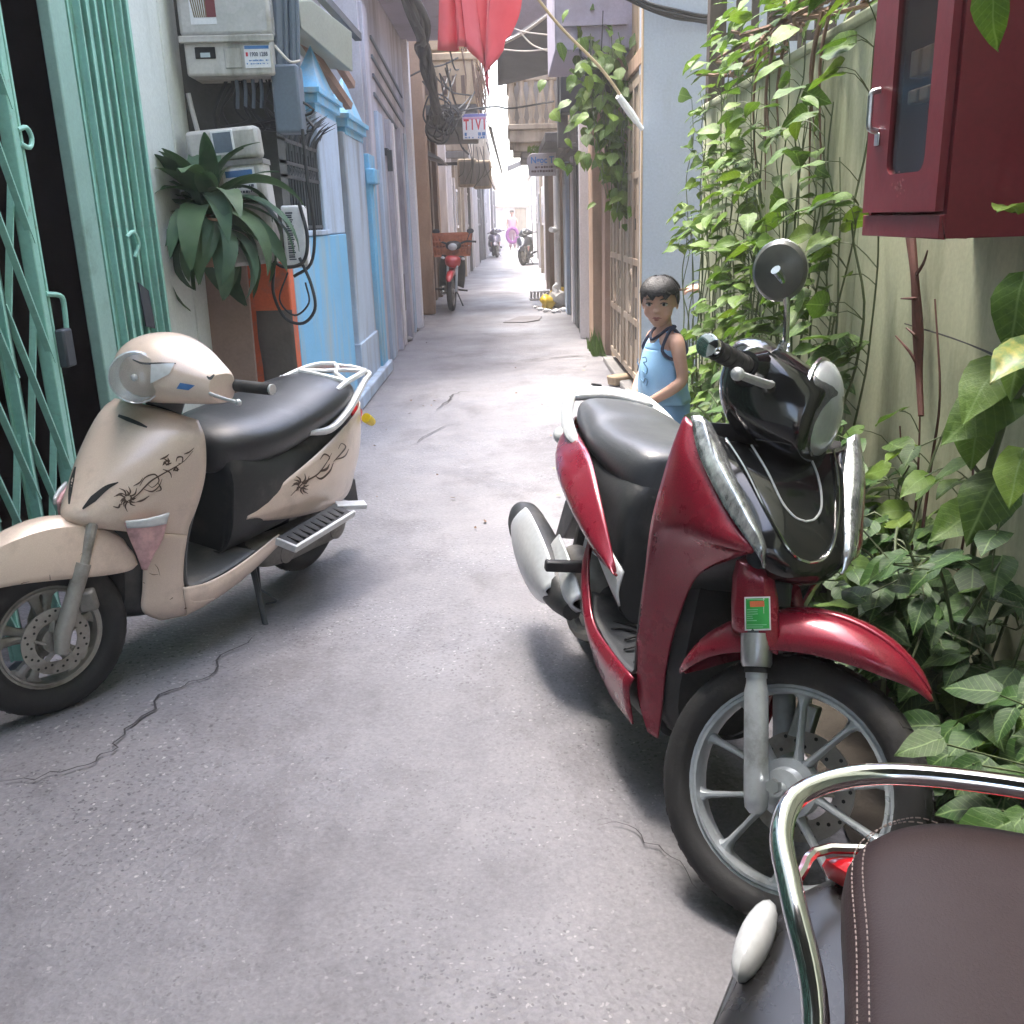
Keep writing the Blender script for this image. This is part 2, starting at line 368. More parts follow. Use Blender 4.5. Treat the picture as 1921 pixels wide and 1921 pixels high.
def leaf_mat(name, a, b, rough=0.38, trans=0.25, yellow=None, veins=True):
    t = NT(name); oi = t.new('ShaderNodeObjectInfo'); v = t.coords()
    lt = (b[0] * 1.55, b[1] * 1.30, b[2] * 1.1); ol = (b[0] * 1.25, b[1] * 0.92, b[2] * 0.9)
    c = t.ramp(oi.outputs['Random'], [(0.0, a), (0.30, tuple((x + y) / 2 for x, y in zip(a, b))), (0.62, b), (0.86, lt), (1.0, ol)])
    c = t.mix(0.35, c, t.ramp(t.noise(v, 9, 5, 0.65), [(0.3, tuple(x * 0.5 for x in a)), (0.7, lt)]))
    if veins:      # midrib along the leaf, side veins slanting off it, all in the leaf's own plane
        sx = t.new('ShaderNodeSeparateXYZ'); t.link(v, sx.inputs[0])
        ab = t.new('ShaderNodeMath', _operation='ABSOLUTE'); t.link(sx.outputs[1], ab.inputs[0])
        mid = t.new('ShaderNodeMapRange'); mid.inputs['From Min'].default_value = 0.004; mid.inputs['From Max'].default_value = 0.03; mid.inputs['To Min'].default_value = 0.55; mid.inputs['To Max'].default_value = 0.0; t.link(ab.outputs[0], mid.inputs[0])
        dg = t.new('ShaderNodeMath', _operation='MULTIPLY_ADD'); dg.inputs[1].default_value = -0.75; t.link(ab.outputs[0], dg.inputs[0]); t.link(sx.outputs[0], dg.inputs[2])
        wv = t.new('ShaderNodeMath', _operation='PINGPONG'); wv.inputs[1].default_value = 0.075; t.link(dg.outputs[0], wv.inputs[0])
        sv = t.new('ShaderNodeMapRange'); sv.inputs['From Min'].default_value = 0.0; sv.inputs['From Max'].default_value = 0.014; sv.inputs['To Min'].default_value = 0.30; sv.inputs['To Max'].default_value = 0.0; t.link(wv.outputs[0], sv.inputs[0])
        mxv = t.new('ShaderNodeMath', _operation='MAXIMUM'); t.link(mid.outputs[0], mxv.inputs[0]); t.link(sv.outputs[0], mxv.inputs[1])
        c = t.mix(mxv.outputs[0], c, (0.22, 0.34, 0.12))
        br = t.new('ShaderNodeMapRange'); br.inputs['From Min'].default_value = 0.66; br.inputs['From Max'].default_value = 0.74; br.inputs['To Max'].default_value = 0.8; t.link(t.noise(v, 3.1, 6, 0.7), br.inputs[0])
        c = t.mix(br.outputs[0], c, (0.16, 0.13, 0.05))
    t.link(c, t.b.inputs['Base Color'])
    rr = t.new('ShaderNodeMapRange'); rr.inputs['To Min'].default_value = rough; rr.inputs['To Max'].default_value = rough + 0.25; t.link(t.noise(v, 6, 4), rr.inputs['Value']); t.link(rr.outputs[0], t.b.inputs['Roughness'])
    t.b.inputs['Specular IOR Level'].default_value = 0.28
    t.link(t.bump(t.noise(v, 30, 3), 0.25, 0.004), t.b.inputs['Normal'])
    tr = t.new('ShaderNodeBsdfTranslucent'); c2 = t.mix(1.0, c, (1.15, 1.25, 0.55), 'MULTIPLY'); t.link(c2, tr.inputs['Color'])
    mx = t.new('ShaderNodeMixShader'); mx.inputs[0].default_value = trans
    t.link(t.b.outputs[0], mx.inputs[1]); t.link(tr.outputs[0], mx.inputs[2]); t.link(mx.outputs[0], t.n['Material Output'].inputs['Surface']); return t.m
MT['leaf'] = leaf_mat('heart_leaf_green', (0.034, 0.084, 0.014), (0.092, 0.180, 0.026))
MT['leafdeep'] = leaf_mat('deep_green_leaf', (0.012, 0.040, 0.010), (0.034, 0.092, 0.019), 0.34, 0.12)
MT['leafdark'] = leaf_mat('strap_leaf_green', (0.035, 0.080, 0.050), (0.075, 0.145, 0.085), 0.46, 0.12, veins=False)
MT['stem'] = pm('green_stem', (0.085, 0.115, 0.045), 0.6, var=0.25, vscale=12)
MT['stembrown'] = pm('brown_stem', (0.17, 0.10, 0.065), 0.75, var=0.25, vscale=10, bump=0.2)
MT['stemred'] = pm('red_brown_stem', (0.10, 0.036, 0.028), 0.7, var=0.25, vscale=10)

# ------------------------------------------------------------------ ground and paving
g = MB(); g.add([(-90, -50, -0.03), (90, -50, -0.03), (90, 120, -0.03), (-90, 120, -0.03)], [(0, 1, 2, 3)])
struct(g.build('ground', MT['ground']))
p = MB(); nx, ny = 24, 260
G = []
for j in range(ny + 1):
    y = -6 + 76 * (j / ny) ** 1.6
    G.append([(-1.9 + 4.9 * i / nx, y, 0.006 * noise.noise(Vector((i * 0.35, y * 0.9, 0))) + 0.004 * noise.noise(Vector((i * 0.8, y * 3, 4))) - 0.004) for i in range(nx + 1)])
p.grid(G); alley = struct(p.build('alley_pavement', MT['floor'], smooth=60))
def strip(name, pts, w, mat, z=0.006, parent=None, jit=0.02, n=6):
    P = cr(np.array(pts, float), n); m = MB(); rows = []
    for i, q in enumerate(P):
        a = P[min(i + 1, len(P) - 1)] - P[max(i - 1, 0)]; a = a / (np.hypot(*a) + 1e-9); nrm = np.array((-a[1], a[0]))
        k = 0.25 + 0.75 * min(1, i / 4, (len(P) - 1 - i) / 4)
        q = q + nrm * jit * noise.noise(Vector((q[0] * 22, q[1] * 22, 1.3))) * 2
        ww = w * k * (0.55 + 0.9 * abs(noise.noise(Vector((q[0] * 9, q[1] * 9, 7)))))
        rows.append([tuple(q + nrm * ww) + (z,), tuple(q - nrm * ww) + (z,)])
    m.grid(rows); return m.build(name, mat, parent, smooth=0)
strip('crack', [(-1.31, 2.1), (-1.15, 2.13), (-1.09, 2.2), (-1.08, 2.33), (-1.03, 2.55), (-0.96, 2.64), (-0.93, 2.85), (-0.88, 2.93)], 0.0042, MT['crack'], parent=alley)
strip('crack', [(-0.61, 5.77), (-0.47, 6.26)], 0.008, MT['crack'], parent=alley)
strip('crack', [(-0.55, 6.83), (-0.49, 7.3), (-0.43, 7.55), (-0.33, 7.56)], 0.007, MT['crack'], parent=alley)
strip('crack', [(0.34, 1.62), (0.30, 1.72), (0.22, 1.83), (0.16, 1.86)], 0.0018, MT['crack'], parent=alley)
strip('crack', [(0.35, 9.3), (0.55, 9.42), (0.75, 9.36)], 0.02, MT['crack'], parent=alley)
strip('crack', [(0.05, 9.2), (0.2, 9.28), (0.3, 9.25)], 0.012, MT['crack'], parent=alley)
pc = MB(); o2 = [(-0.12, 12.85), (0.16, 12.78), (0.36, 13.0), (0.42, 13.55), (0.1, 13.6)]
pc.prism([(x, y, 0.003) for x, y in o2], (0, 0, 0.006)); pc.build('cement_patch', MT['patch'], alley, bevel=0.003)

# ------------------------------------------------------------------ helper: wall with openings lying in a plane x = const
def xwall(m, x0, x1, y0, y1, z0, z1, holes=()):
    """box wall between x0..x1, with rectangular holes (y0,y1,z0,z1) cut right through"""
    ys = sorted(set([y0, y1] + [q for h in holes for q in h[:2]])); zs = sorted(set([z0, z1] + [q for h in holes for q in h[2:]]))
    for a, b in zip(ys[:-1], ys[1:]):
        run = None
        for c, d in zip(zs[:-1], zs[1:]):
            my, mz = (a + b) / 2, (c + d) / 2
            if any(h[0] < my < h[1] and h[2] < mz < h[3] for h in holes): continue
            m.box(x0, x1, a, b, c, d)
    return m

# ================================================================== LEFT SIDE
# ---- the near house with the folding gate, wall plane x = -1.6
XN = -1.6
house = thing('house', 'near white plastered house whose wide doorway stands open behind a green folding gate', 'house', (XN, 3, 0))
def hp(name, m, mat, **kw):
    m.xf(Matrix.Translation((-XN, -3, 0))); return m.build(name, mat, house, **kw)
HTOP = 14.0
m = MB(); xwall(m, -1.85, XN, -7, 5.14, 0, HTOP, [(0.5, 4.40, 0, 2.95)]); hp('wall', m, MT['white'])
m = MB(); m.box(XN + 0.002, XN + 0.035, 4.43, 4.83, 0, 3.4); m.box(XN + 0.002, XN + 0.022, 4.885, 5.13, 0, 3.4); hp('pilaster', m, MT['white'], bevel=0.008)
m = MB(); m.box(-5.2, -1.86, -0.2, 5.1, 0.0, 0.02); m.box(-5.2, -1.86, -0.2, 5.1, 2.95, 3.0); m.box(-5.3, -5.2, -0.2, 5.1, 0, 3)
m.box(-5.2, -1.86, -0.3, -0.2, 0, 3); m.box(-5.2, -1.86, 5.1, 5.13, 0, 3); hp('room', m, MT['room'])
m = MB(); m.box(-9, -1.86, -7, 5.13, 3.1, 3.25); m.box(-9, -8.9, -7, 5.13, 0, HTOP); hp('floor_slab', m, MT['grime'])
m = MB(); m.box(XN - 0.02, XN + 0.35, -7, 5.14, HTOP, HTOP + 0.12); hp('roof_edge', m, MT['grey'])
for y in (-5, -2.4, 0.3, 3):
    m = MB(); m.box(XN, XN + 0.02, y, y + 1.1, 5.0, 6.5); w = hp('window', m, MT['darkglass'])
m = MB(); m.box(XN + 0.002, 1.02, -3.0, 0.62, 2.62, 2.70); hp('added_shade_canopy', m, MT['grime'])  # unseen canopy above the viewer, added to shade the near floor and seat
# ---- folding gate
XG = XN + 0.03
gate = thing('folding_gate', 'green steel scissor gate half open across the dark doorway', 'gate', (XG, 3.3, 0))
GO = Matrix.Translation((-XG, -3.3, 0))
def gp(name, m, mat, **kw): m.xf(GO); return m.build(name, mat, gate, **kw)
m = MB(); m.box(XG - 0.03, XG + 0.015, 3.66, 3.80, 0, 2.93); gp('jamb_plate', m, MT['gateplate'], bevel=0.006)
pk = MB(); pk.box(-0.022, 0.022, -0.004, 0.004, 0.03, 2.92); pk.box(-0.022, -0.016, -0.016, 0.004, 0.03, 2.92); pk.box(0.016, 0.022, -0.016, 0.004, 0.03, 2.92)
pkm = pk.mesh('picket', MT['gate'], 0)
y = 3.845; k = 0
while y < 4.40:
    inst('picket', pkm, gate, (0.012 * ((k % 2) * 2 - 1), y - 3.3, 0), (0, 0, random.uniform(-0.25, 0.25))); y += 0.042 + random.uniform(-0.003, 0.003); k += 1
m = MB()
for i, y in enumerate(np.arange(3.86, 4.38, 0.042)):      # scissor bars folded flat between the pickets of the stack
    for z in (0.25, 0.8, 1.35, 1.9, 2.45):
        m.beam((XG, y, z), (XG + 0.004, y + 0.03, z + 0.5), 0.006, 0.018)
gp('folded_bars', m, MT['gate'])['kind'] = 'stuff'
m = MB(); m.box(XG - 0.022, XG + 0.022, 3.235, 3.275, 0.03, 2.92); gp('leading_post', m, MT['gate'], bevel=0.004)
m = MB(); m.box(XG - 0.02, XG + 0.02, 3.285, 3.30, 0.03, 2.92); gp('leading_post', m, MT['gate'], bevel=0.003)
m = MB()
m.tube([(XG + 0.02, 3.27, 1.62), (XG + 0.03, 3.31, 1.63), (XG + 0.03, 3.335, 1.60), (XG + 0.03, 3.31, 1.57), (XG + 0.02, 3.27, 1.58)], 0.008, 8, 3)
gp('pull_ring', m, MT['gate'])
m = MB(); m.tube([(XG + 0.02, 3.27, 1.11), (XG + 0.035, 3.34, 1.10), (XG + 0.035, 3.36, 1.07), (XG + 0.03, 3.36, 0.98)], 0.009, 8, 3); gp('latch_hook', m, MT['gate'])
m = MB(); m.box(XG + 0.015, XG + 0.05, 3.29, 3.36, 0.86, 0.99); gp('padlock', m, MT['iron'], bevel=0.008)
ys = [3.0, 2.74, 2.48, 2.22, 1.96, 1.70, 1.44, 1.18, 0.92, 0.66]
for y in ys: inst('picket', pkm, gate, (0, y - 3.3, 0), (0, 0, random.uniform(-0.1, 0.1)))
# scissor bars: two lengths of flat bar, pinned in pairs
alls = [3.255] + ys
bar_cache = {}
for a, b in zip(alls[:-1], alls[1:]):
    for z in np.arange(0.08, 2.5, 0.40):
        for s in (1, -1):
            h = 0.62; key = (round(a - b, 3), s)
            if key not in bar_cache:
                q = MB(); q.beam((0, 0, 0 if s > 0 else h), (0, -(a - b), h if s > 0 else 0), 0.007, 0.022, (1, 0, 0)); q2 = MB()
                q2.v = [(z_ * 0 + x_, y_, z__) for x_, y_, z__ in q.v for z_ in (0,)]; q2.f = q.f; q2.mi = q.mi
                bar_cache[key] = q2.mesh('lattice_bar', MT['gate'], 0)
            if z + h < 2.93: inst('lattice_bar', bar_cache[key], gate, (0.014 * s, a - 3.3, z + random.uniform(-0.01, 0.01)))
m = MB(); m.box(XG - 0.03, XG + 0.03, 0.5, 4.40, 2.93, 2.985); gp('top_rail', m, MT['gate'])
m = MB(); m.box(XG - 0.02, XG + 0.02, 0.5, 4.40, 0.004, 0.022); gp('floor_track', m, MT['iron'])
m = MB(); m.tube([(XG + 0.03, 4.02, 1.28), (XG + 0.045, 4.06, 1.3), (XG + 0.045, 4.10, 1.25), (XG + 0.03, 4.07, 1.2)], 0.008, 8, 3); gp('pull_ring', m, MT['gate'])
m = MB(); m.prism([(XG + 0.035, 4.05, 1.1), (XG + 0.035, 4.15, 1.06), (XG + 0.035, 4.17, 0.9), (XG + 0.035, 4.07, 0.92)], (0.006, 0, 0)); gp('rubber_flap', m, MT['iron'])

# ---- the blue gate house: end wall facing the camera at y = 5.15, flank x = -1.16
XB = -1.16; YB = 5.16
bh = thing('house', 'sky blue house front with barred window and capped gate pillars behind the electric meters', 'house', (XB, 7, 0))
def bp(name, m, mat, **kw): m.xf(Matrix.Translation((-XB, -7, 0))); return m.build(name, mat, bh, **kw)
m = MB(); m.box(-1.845, XB - 0.02, YB + 0.12, YB + 0.3, 0, 6.5); bp('end_wall', m, MT['grime'])
m = MB(); m.box(-1.595, XB, YB, YB + 0.12, 0, 1.13); bp('plinth_wall', m, MT['orange'], bevel=0.01)
m = MB()
G = []
for i in range(9):
    row = []
    for k in range(7):
        u, v = i / 8, k / 6
        row.append((-1.345 + 0.185 * u + (0.02 * noise.noise(Vector((k * 1.3, 0, 2))) if i == 0 else 0), YB - 0.004 - 0.008 * sin(pi * u) * sin(pi * v), 0.02 + 0.86 * v + (0.03 * noise.noise(Vector((i, 3, 1))) if k == 6 else 0)))
    G.append(row)
m.grid(G); bp('cement_patch', m, MT['cement'], solid=0.008)
m = MB(); m.box(XB - 0.16, XB, YB + 0.13, 6.35, 0, 1.24); m.box(XB - 0.16, XB, 6.35, 7.10, 0, 1.24); bp('wall', m, MT['blue'], bevel=0.006)
m = MB(); m.box(XB - 0.03, XB + 0.01, YB + 0.15, 6.42, 1.245, 1.275); bp('window_sill', m, MT['bluewhite'], bevel=0.005)
m = MB(); m.box(XB - 0.14, XB - 0.005, 6.36, 7.10, 1.245, 1.98); bp('pillar', m, MT['bluewhite'], bevel=0.008)
cap = MB(); cap.box(-0.09, 0.09, -0.44, 0.44, 0, 0.055); cap.box(-0.065, 0.065, -0.40, 0.40, -0.05, 0.0); cap.box(-0.11, 0.11, -0.47, 0.47, 0.055, 0.085)
cap.add([(-0.085, -0.36, 0.087), (0.085, -0.36, 0.087), (0.085, 0.36, 0.087), (-0.085, 0.36, 0.087), (0, 0, 0.40)], [(0, 1, 4), (1, 2, 4), (2, 3, 4), (3, 0, 4)])
capm = cap.mesh('pillar_cap', MT['blue'], 0)
inst('pillar_cap', capm, bh, (-0.07, 6.70 - 7, 2.02), sc=(1, 0.92, 0.95))
m = MB(); m.box(XB - 0.15, XB - 0.02, 7.46, 8.42, 0.10, 1.95); bp('pillar', m, MT['bluewhite'], bevel=0.01)
m = MB(); m.box(XB - 0.16, XB - 0.004, 7.44, 8.44, 0.10, 0.42); bp('pillar_base', m, MT['bluewhite'], bevel=0.01)
inst('pillar_cap', capm, bh, (-0.08, 7.96 - 7, 1.985), sc=(1, 1.1, 1.0))
m = MB(); m.box(XB - 0.14, XB + 0.012, 8.46, 8.84, 0, 1.86); bp('gate_leaf', m, MT['blue'], bevel=0.006)
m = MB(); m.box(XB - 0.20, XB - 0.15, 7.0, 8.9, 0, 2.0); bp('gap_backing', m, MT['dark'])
m = MB(); m.box(XB - 0.18, XB + 0.05, 6.6, 8.9, 0, 0.10); bp('step', m, MT['bluewhite'], bevel=0.012)
m = MB(); m.box(XB - 0.06, XB + 0.025, 8.52, 8.62, 0.12, 1.75); m.box(XB - 0.02, XB + 0.06, 8.42, 8.72, 1.62, 1.74); bp('downpipe', m, MT['blue'], bevel=0.01)
# barred window
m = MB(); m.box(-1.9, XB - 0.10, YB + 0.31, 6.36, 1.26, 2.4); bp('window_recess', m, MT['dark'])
bar = MB(); bar.tube([(0, 0, 0), (0, 0, 0.46)], 0.009, 6); barm = bar.mesh('window_bar', MT['iron'])
spike = MB(); spike.tube([(0, 0, 0), (0.015, 0, 0.05), (0.07, 0.0, 0.11), (0.15, 0.02, 0.15)], [0.008, 0.007, 0.005, 0.001], 6, 2); spm = spike.mesh('window_spike', MT['iron'])
for i, y in enumerate(np.arange(5.30, 6.36, 0.075)):
    inst('window_bar', barm, bh, (-0.03, y - 7, 1.275)); inst('window_spike', spm, bh, (-0.03, y - 7, 1.73), (0, 0, random.uniform(-0.5, 0.7)), (1, 1, random.uniform(0.8, 1.3)))
    if i % 2 == 0: inst('window_spike', spm, bh, (-0.03, y - 7 + 0.03, 1.70), (0, 0, random.uniform(-0.3, 0.9)), (0.8, 1, 1.3))
m = MB()
for z in (1.285, 1.55, 1.62, 1.735): m.box(XB - 0.045, XB - 0.02, YB + 0.13, 6.36, z, z + 0.018)
for y in np.arange(5.335, 6.3, 0.075): m.tube([(XB - 0.032, y + 0.028 * cos(a), 1.593 + 0.024 * sin(a)) for a in np.linspace(0, 2 * pi, 9)[:-1]], 0.005, 5, closed=True)
bp('window_rail', m, MT['iron'])
# upper storey set back above the gate, with a sloping greenish canopy sheet
m = MB(); m.box(-2.1, -1.52, 6.3, 8.9, 2.0, 6.5); bp('upper_wall', m, MT['grey'])
m = MB(); m.box(-2.1, -1.56, YB + 0.31, 6.3, 2.9, 6.5); bp('upper_wall', m, MT['darkgrey'])
m = MB()
c0, c1, c2, c3 = (XB - 0.02, 5.45, 2.62), (XB - 0.02, 8.6, 2.52), (-1.55, 8.6, 3.2), (-1.55, 5.45, 3.3)
m.prism([at_y(585, 0, 6.4), at_y(660, 60, 6.9), at_y(662, 135, 7.0), at_y(565, 52, 6.3), at_y(560, 0, 6.3)], (-0.35, 0.6, 0.12))
cp = bp('canopy', m, pm('pale_green_sheet', (0.33, 0.38, 0.33), 0.6, var=0.1), bevel=0.006)
m = MB()
for a, b in (((570, 75), (655, 200)), ((600, 60), (660, 160))): m.beam(at_y(*a, 6.9), at_y(*b, 7.4), 0.05, 0.05)
bp('canopy_strut', m, MT['board'])
m = MB(); m.beam(at_y(600, -10, 6.6), at_y(672, 70, 7.6), 0.05, 0.05); bp('canopy_strut', m, MT['iron'])

# leaning brown board
bd = thing('board', 'pinkish brown weathered board leaning on the orange wall under the meters', 'board', (-1.45, 5.05, 0))
m = MB(); m.box(-0.13, 0.09, -0.012, 0.012, 0, 1.12, Matrix.Rotation(radians(-3), 4, 'X')); m.build('plank', MT['board'], bd, bevel=0.004)

# ---- meters
def text_mesh(txt, size, mat, name, parent, M, bold=0.0, ext=0.0008, w=None):
    cu = bpy.data.curves.new(name, 'FONT'); cu.body = txt; cu.size = size; cu.extrude = ext; cu.offset = bold; cu.align_x = 'CENTER'; cu.align_y = 'CENTER'; cu.resolution_u = 2
    to = bpy.data.objects.new(name, cu); COL.objects.link(to); bpy.context.view_layer.update()
    me = bpy.data.meshes.new_from_object(to.evaluated_get(bpy.context.evaluated_depsgraph_get()))
    bpy.data.objects.remove(to); bpy.data.curves.remove(cu); me.name = name; me.materials.clear(); me.materials.append(mat)
    if w:
        xs = [v.co.x for v in me.vertices]; k = w / max(1e-6, max(xs) - min(xs)); me.transform(Matrix.Diagonal((k, 1, 1, 1)))
    return inst(name, me, parent, M=M)
FACE = Matrix.Rotation(pi / 2, 4, 'X')       # flat text in XY -> stands facing -Y
def scribble(m, x0, x1, z, h, y, seed, gap=0.3):
    """a row of separate short strokes: print too small to read"""
    r = random.Random(seed); x = x0
    while x < x1:
        w = h * r.uniform(0.35, 1.1)
        if r.random() > gap * 0.5: m.box(x, min(x + w, x1), y - 0.0008, y, z - h / 2 * r.uniform(0.5, 1), z + h / 2 * r.uniform(0.5, 1))
        x += w + h * r.uniform(0.15, gap + 0.2)
    return m
# upper box
mb = thing('meter_box', 'large grey electricity meter box with cloudy lid and hotline sticker, above the tangle of wires', 'meter box', (-1.315, 5.10, 2.0), 0.06, 'meter boxes on the grimy wall')
m = MB(); m.box(-0.205, 0.205, -0.10, 0.17, 0.0, 0.165); m.build('base', MT['meter'], mb, bevel=0.012)
m = MB(); m.box(-0.215, 0.215, -0.115, 0.17, 0.17, 0.62); m.build('lid', MT['meterclear'], mb, bevel=0.02)
m = MB(); G = [[(-0.222 + 0.444 * i / 16, -0.118 - 0.01 * k, 0.168 + 0.006 * noise.noise(Vector((i * 0.8, k, 0))) - 0.004 * k) for k in range(2)] for i in range(17)]
m.grid(G); m.box(-0.22, 0.22, -0.126, -0.10, 0.142, 0.172); m.build('lid_lip', MT['meter'], mb, bevel=0.004)
m = MB(); m.box(-0.155, -0.06, -0.107, -0.098, 0.075, 0.125); m.build('window', MT['dark'], mb, bevel=0.003)
m = MB(); m.box(-0.13, -0.085, -0.104, -0.1085, 0.08, 0.1); m.build('counter', MT['steel'], mb)
m = MB(); m.box(-0.02, 0.06, -0.106, -0.099, 0.03, 0.12); m.build('flap', MT['meter'], mb, bevel=0.004)
stk = MB(); stk.box(0.075, 0.195, -0.106, -0.1, 0.03, 0.128); stk = stk.build('sticker', MT['paper'], mb)
m = MB(); m.box(0.078, 0.192, -0.1075, -0.1062, 0.112, 0.126); m.build('print', MT['inkblue'], stk)
text_mesh('1900 1288', 0.026, MT['ink'], 'print', stk, Matrix.Translation((0.142, -0.1068, 0.088)) @ FACE, 0.0006, w=0.082)
m = MB(); m.box(0.082, 0.092, -0.1072, -0.1062, 0.08, 0.098); m.build('print', MT['inkred'], stk)
m = MB(); scribble(m, 0.082, 0.185, 0.062, 0.008, -0.1062, 4); scribble(m, 0.082, 0.185, 0.048, 0.007, -0.1062, 5); m.build('print', MT['inkblue'], stk)
pr = MB(); pr.box(-0.155, -0.035, -0.1165, -0.114, 0.22, 0.40); pr = pr.build('printed_card', MT['paper'], mb)
m = MB(); m.box(-0.085, -0.035, -0.1178, -0.1168, 0.25, 0.345); m.build('print', MT['inkmaroon'], pr)
m = MB()
for i in range(7): m.beam((-0.15 + i * 0.011, -0.1175, 0.345), (-0.135 + i * 0.009, -0.1175, 0.25), 0.006, 0.001, (0, 1, 0))
m.build('print', pm('brown_print', (0.17, 0.13, 0.07), 0.6), pr)
m = MB(); scribble(m, -0.155, -0.04, 0.385, 0.014, -0.1168, 9); scribble(m, -0.145, -0.06, 0.363, 0.012, -0.1168, 11); m.build('print', MT['ink'], pr)
# lower box, hung a little askew
ml = thing('meter_box', 'smaller pale meter box with square window and blue printed notice, behind the hanging plant', 'meter box', (-1.325, 5.02, 1.12), 0.06, 'meter boxes on the grimy wall')
SK = Matrix.Rotation(radians(-4), 4, 'Y')
def mlp(name, m, mat, par=ml, **kw): m.xf(SK); return m.build(name, mat, par, **kw)
m = MB(); m.box(-0.165, 0.165, -0.10, 0.13, 0.0, 0.50); mlp('base', m, MT['meter'], bevel=0.02)
m = MB(); m.box(-0.172, 0.172, -0.115, 0.0, 0.495, 0.64); mlp('cover', m, MT['meter'], bevel=0.02)
m = MB(); m.box(-0.174, 0.174, -0.106, 0.1, 0.468, 0.492); mlp('seam', m, MT['grey'])
m = MB(); m.box(-0.05, 0.055, -0.118, -0.112, 0.52, 0.63); mlp('window_frame', m, MT['whiteplastic'], bevel=0.002)
m = MB(); m.box(-0.04, 0.045, -0.1205, -0.1183, 0.53, 0.62); mlp('window', m, MT['greyblue'])
n_ = MB(); n_.box(-0.03, 0.125, -0.104, -0.1, 0.29, 0.455); n_ = mlp('notice', n_, MT['paper'])
m = MB(); m.box(-0.015, 0.115, -0.1055, -0.1045, 0.415, 0.445); mlp('print', m, MT['inkblue'], n_)
m = MB(); scribble(m, -0.02, 0.115, 0.395, 0.012, -0.1045, 1); scribble(m, -0.02, 0.115, 0.37, 0.014, -0.1045, 2); scribble(m, -0.02, 0.115, 0.345, 0.012, -0.1045, 3); mlp('print', m, MT['ink'], n_)
m = MB(); scribble(m, 0.03, 0.115, 0.318, 0.014, -0.1045, 6); mlp('print', m, MT['inkred'], n_)
# small white terminal box with cable loops
sb = thing('cable_box', 'narrow white cable box with barcode label on the corner of the blue wall', 'cable box', (-1.075, 5.02, 1.10), 0.1)
m = MB(); m.box(-0.055, 0.055, -0.05, 0.12, 0, 0.30); m.build('case', MT['whiteplastic'], sb, bevel=0.01)
m = MB()
for i in range(22): m.box(-0.035, -0.005 if i % 3 else 0.0, -0.0515, -0.05, 0.04 + i * 0.0105, 0.046 + i * 0.0105 + 0.002 * (i % 2))
m.build('barcode_label', MT['ink'], sb)
cb = MB()
cb.tube([(-1.03, 4.96, 1.41), (-1.0, 4.94, 1.25), (-1.03, 4.93, 1.13), (-1.13, 4.93, 1.11), (-1.2, 4.95, 1.16)], 0.009, 8, 6)
cb.tube([(-1.05, 4.95, 1.15), (-1.0, 4.93, 1.02), (-0.99, 4.92, 0.9), (-1.06, 4.93, 0.83), (-1.15, 4.94, 0.86), (-1.2, 4.96, 0.98), (-1.19, 4.98, 1.1)], 0.008, 8, 6)
cb.tube([(-1.12, 4.97, 1.08), (-1.17, 4.95, 0.95), (-1.1, 4.94, 0.87), (-1.02, 4.93, 0.93), (-1.03, 4.94, 1.03)], 0.005, 6, 6)
cb.tube([(-0.99, 5.0, 1.75), (-0.985, 4.99, 1.5), (-0.97, 4.98, 1.28), (-1.0, 4.97, 1.12), (-1.09, 4.96, 1.06)], 0.008, 8, 5)
tag(cb.build('cable_loop', MT['cable']), 'black cable loops hanging below the narrow white cable box', 'cable')
# wires and conduits on the grimy wall
wr = MB(); rnd = random.Random(5)
for i in range(16):
    x = -1.42 + 0.36 * rnd.random(); pts = [(x, 5.2, 2.03)]
    z = 2.03
    for k in range(3):
        z -= rnd.uniform(0.05, 0.11); x += rnd.uniform(-0.07, 0.07); pts.append((x, 5.2 - rnd.uniform(0.0, 0.06), z))
    pts.append((-1.33 + rnd.uniform(-0.14, 0.14), 5.2, 1.78)); wr.tube(pts, rnd.choice((0.005, 0.007, 0.009)), 6, 4)
tag(wr.build('wire_tangle', MT['cable']), 'tangle of black wires between the two meter boxes', 'wires')
wr = MB()
for i, x in enumerate((-1.33, -1.29, -1.25, -1.21)): wr.tube([(x, 5.17, 2.03), (x + 0.01, 5.14, 1.95), (x - 0.005, 5.16, 1.87)], 0.010, 6, 4)
tag(wr.build('grey_wires', MT['greyblue']), 'short grey cable tails under the large meter box', 'wires')
cd = MB()
for px, r in ((521, 0.03), (535, 0.016), (548, 0.018), (556, 0.012)):
    a = at_y(px - 2, -60, 5.12); b = at_y(px + 4, 210, 5.12); cd.tube([a, (a.x * 0.3 + b.x * 0.7 + 0.01, 5.13, (a.z + b.z) / 2), b], r, 8, 3)
tag(cd.build('conduit', MT['greyblue']), 'bundle of dark conduits rising beside the large meter box', 'conduits')
m = MB(); a = at_y(538, 185, 5.1); m.box(a.x - 0.06, a.x + 0.07, 5.06, 5.2, a.z - 0.16, a.z + 0.15)
tag(m.build('junction_box', MT['greyblue'], bevel=0.012), 'dark grey blue junction box under the conduits', 'junction box')
m = MB(); m.tube([at_y(516, 86, 5.05), at_y(530, 102, 5.0), at_y(545, 116, 5.0), at_y(562, 114, 5.05)], 0.006, 6, 4)
tag(m.build('tie_cord', MT['rope']), 'pale cord tied round the dark conduits', 'cord')
m = MB(); m.tube([at_y(353, 175, 5.1), at_y(360, 205, 5.1), at_y(372, 250, 5.08)], 0.012, 8, 3)
tag(m.build('pipe', MT['meter']), 'thin grey pipe running down beside the white wall', 'pipe')

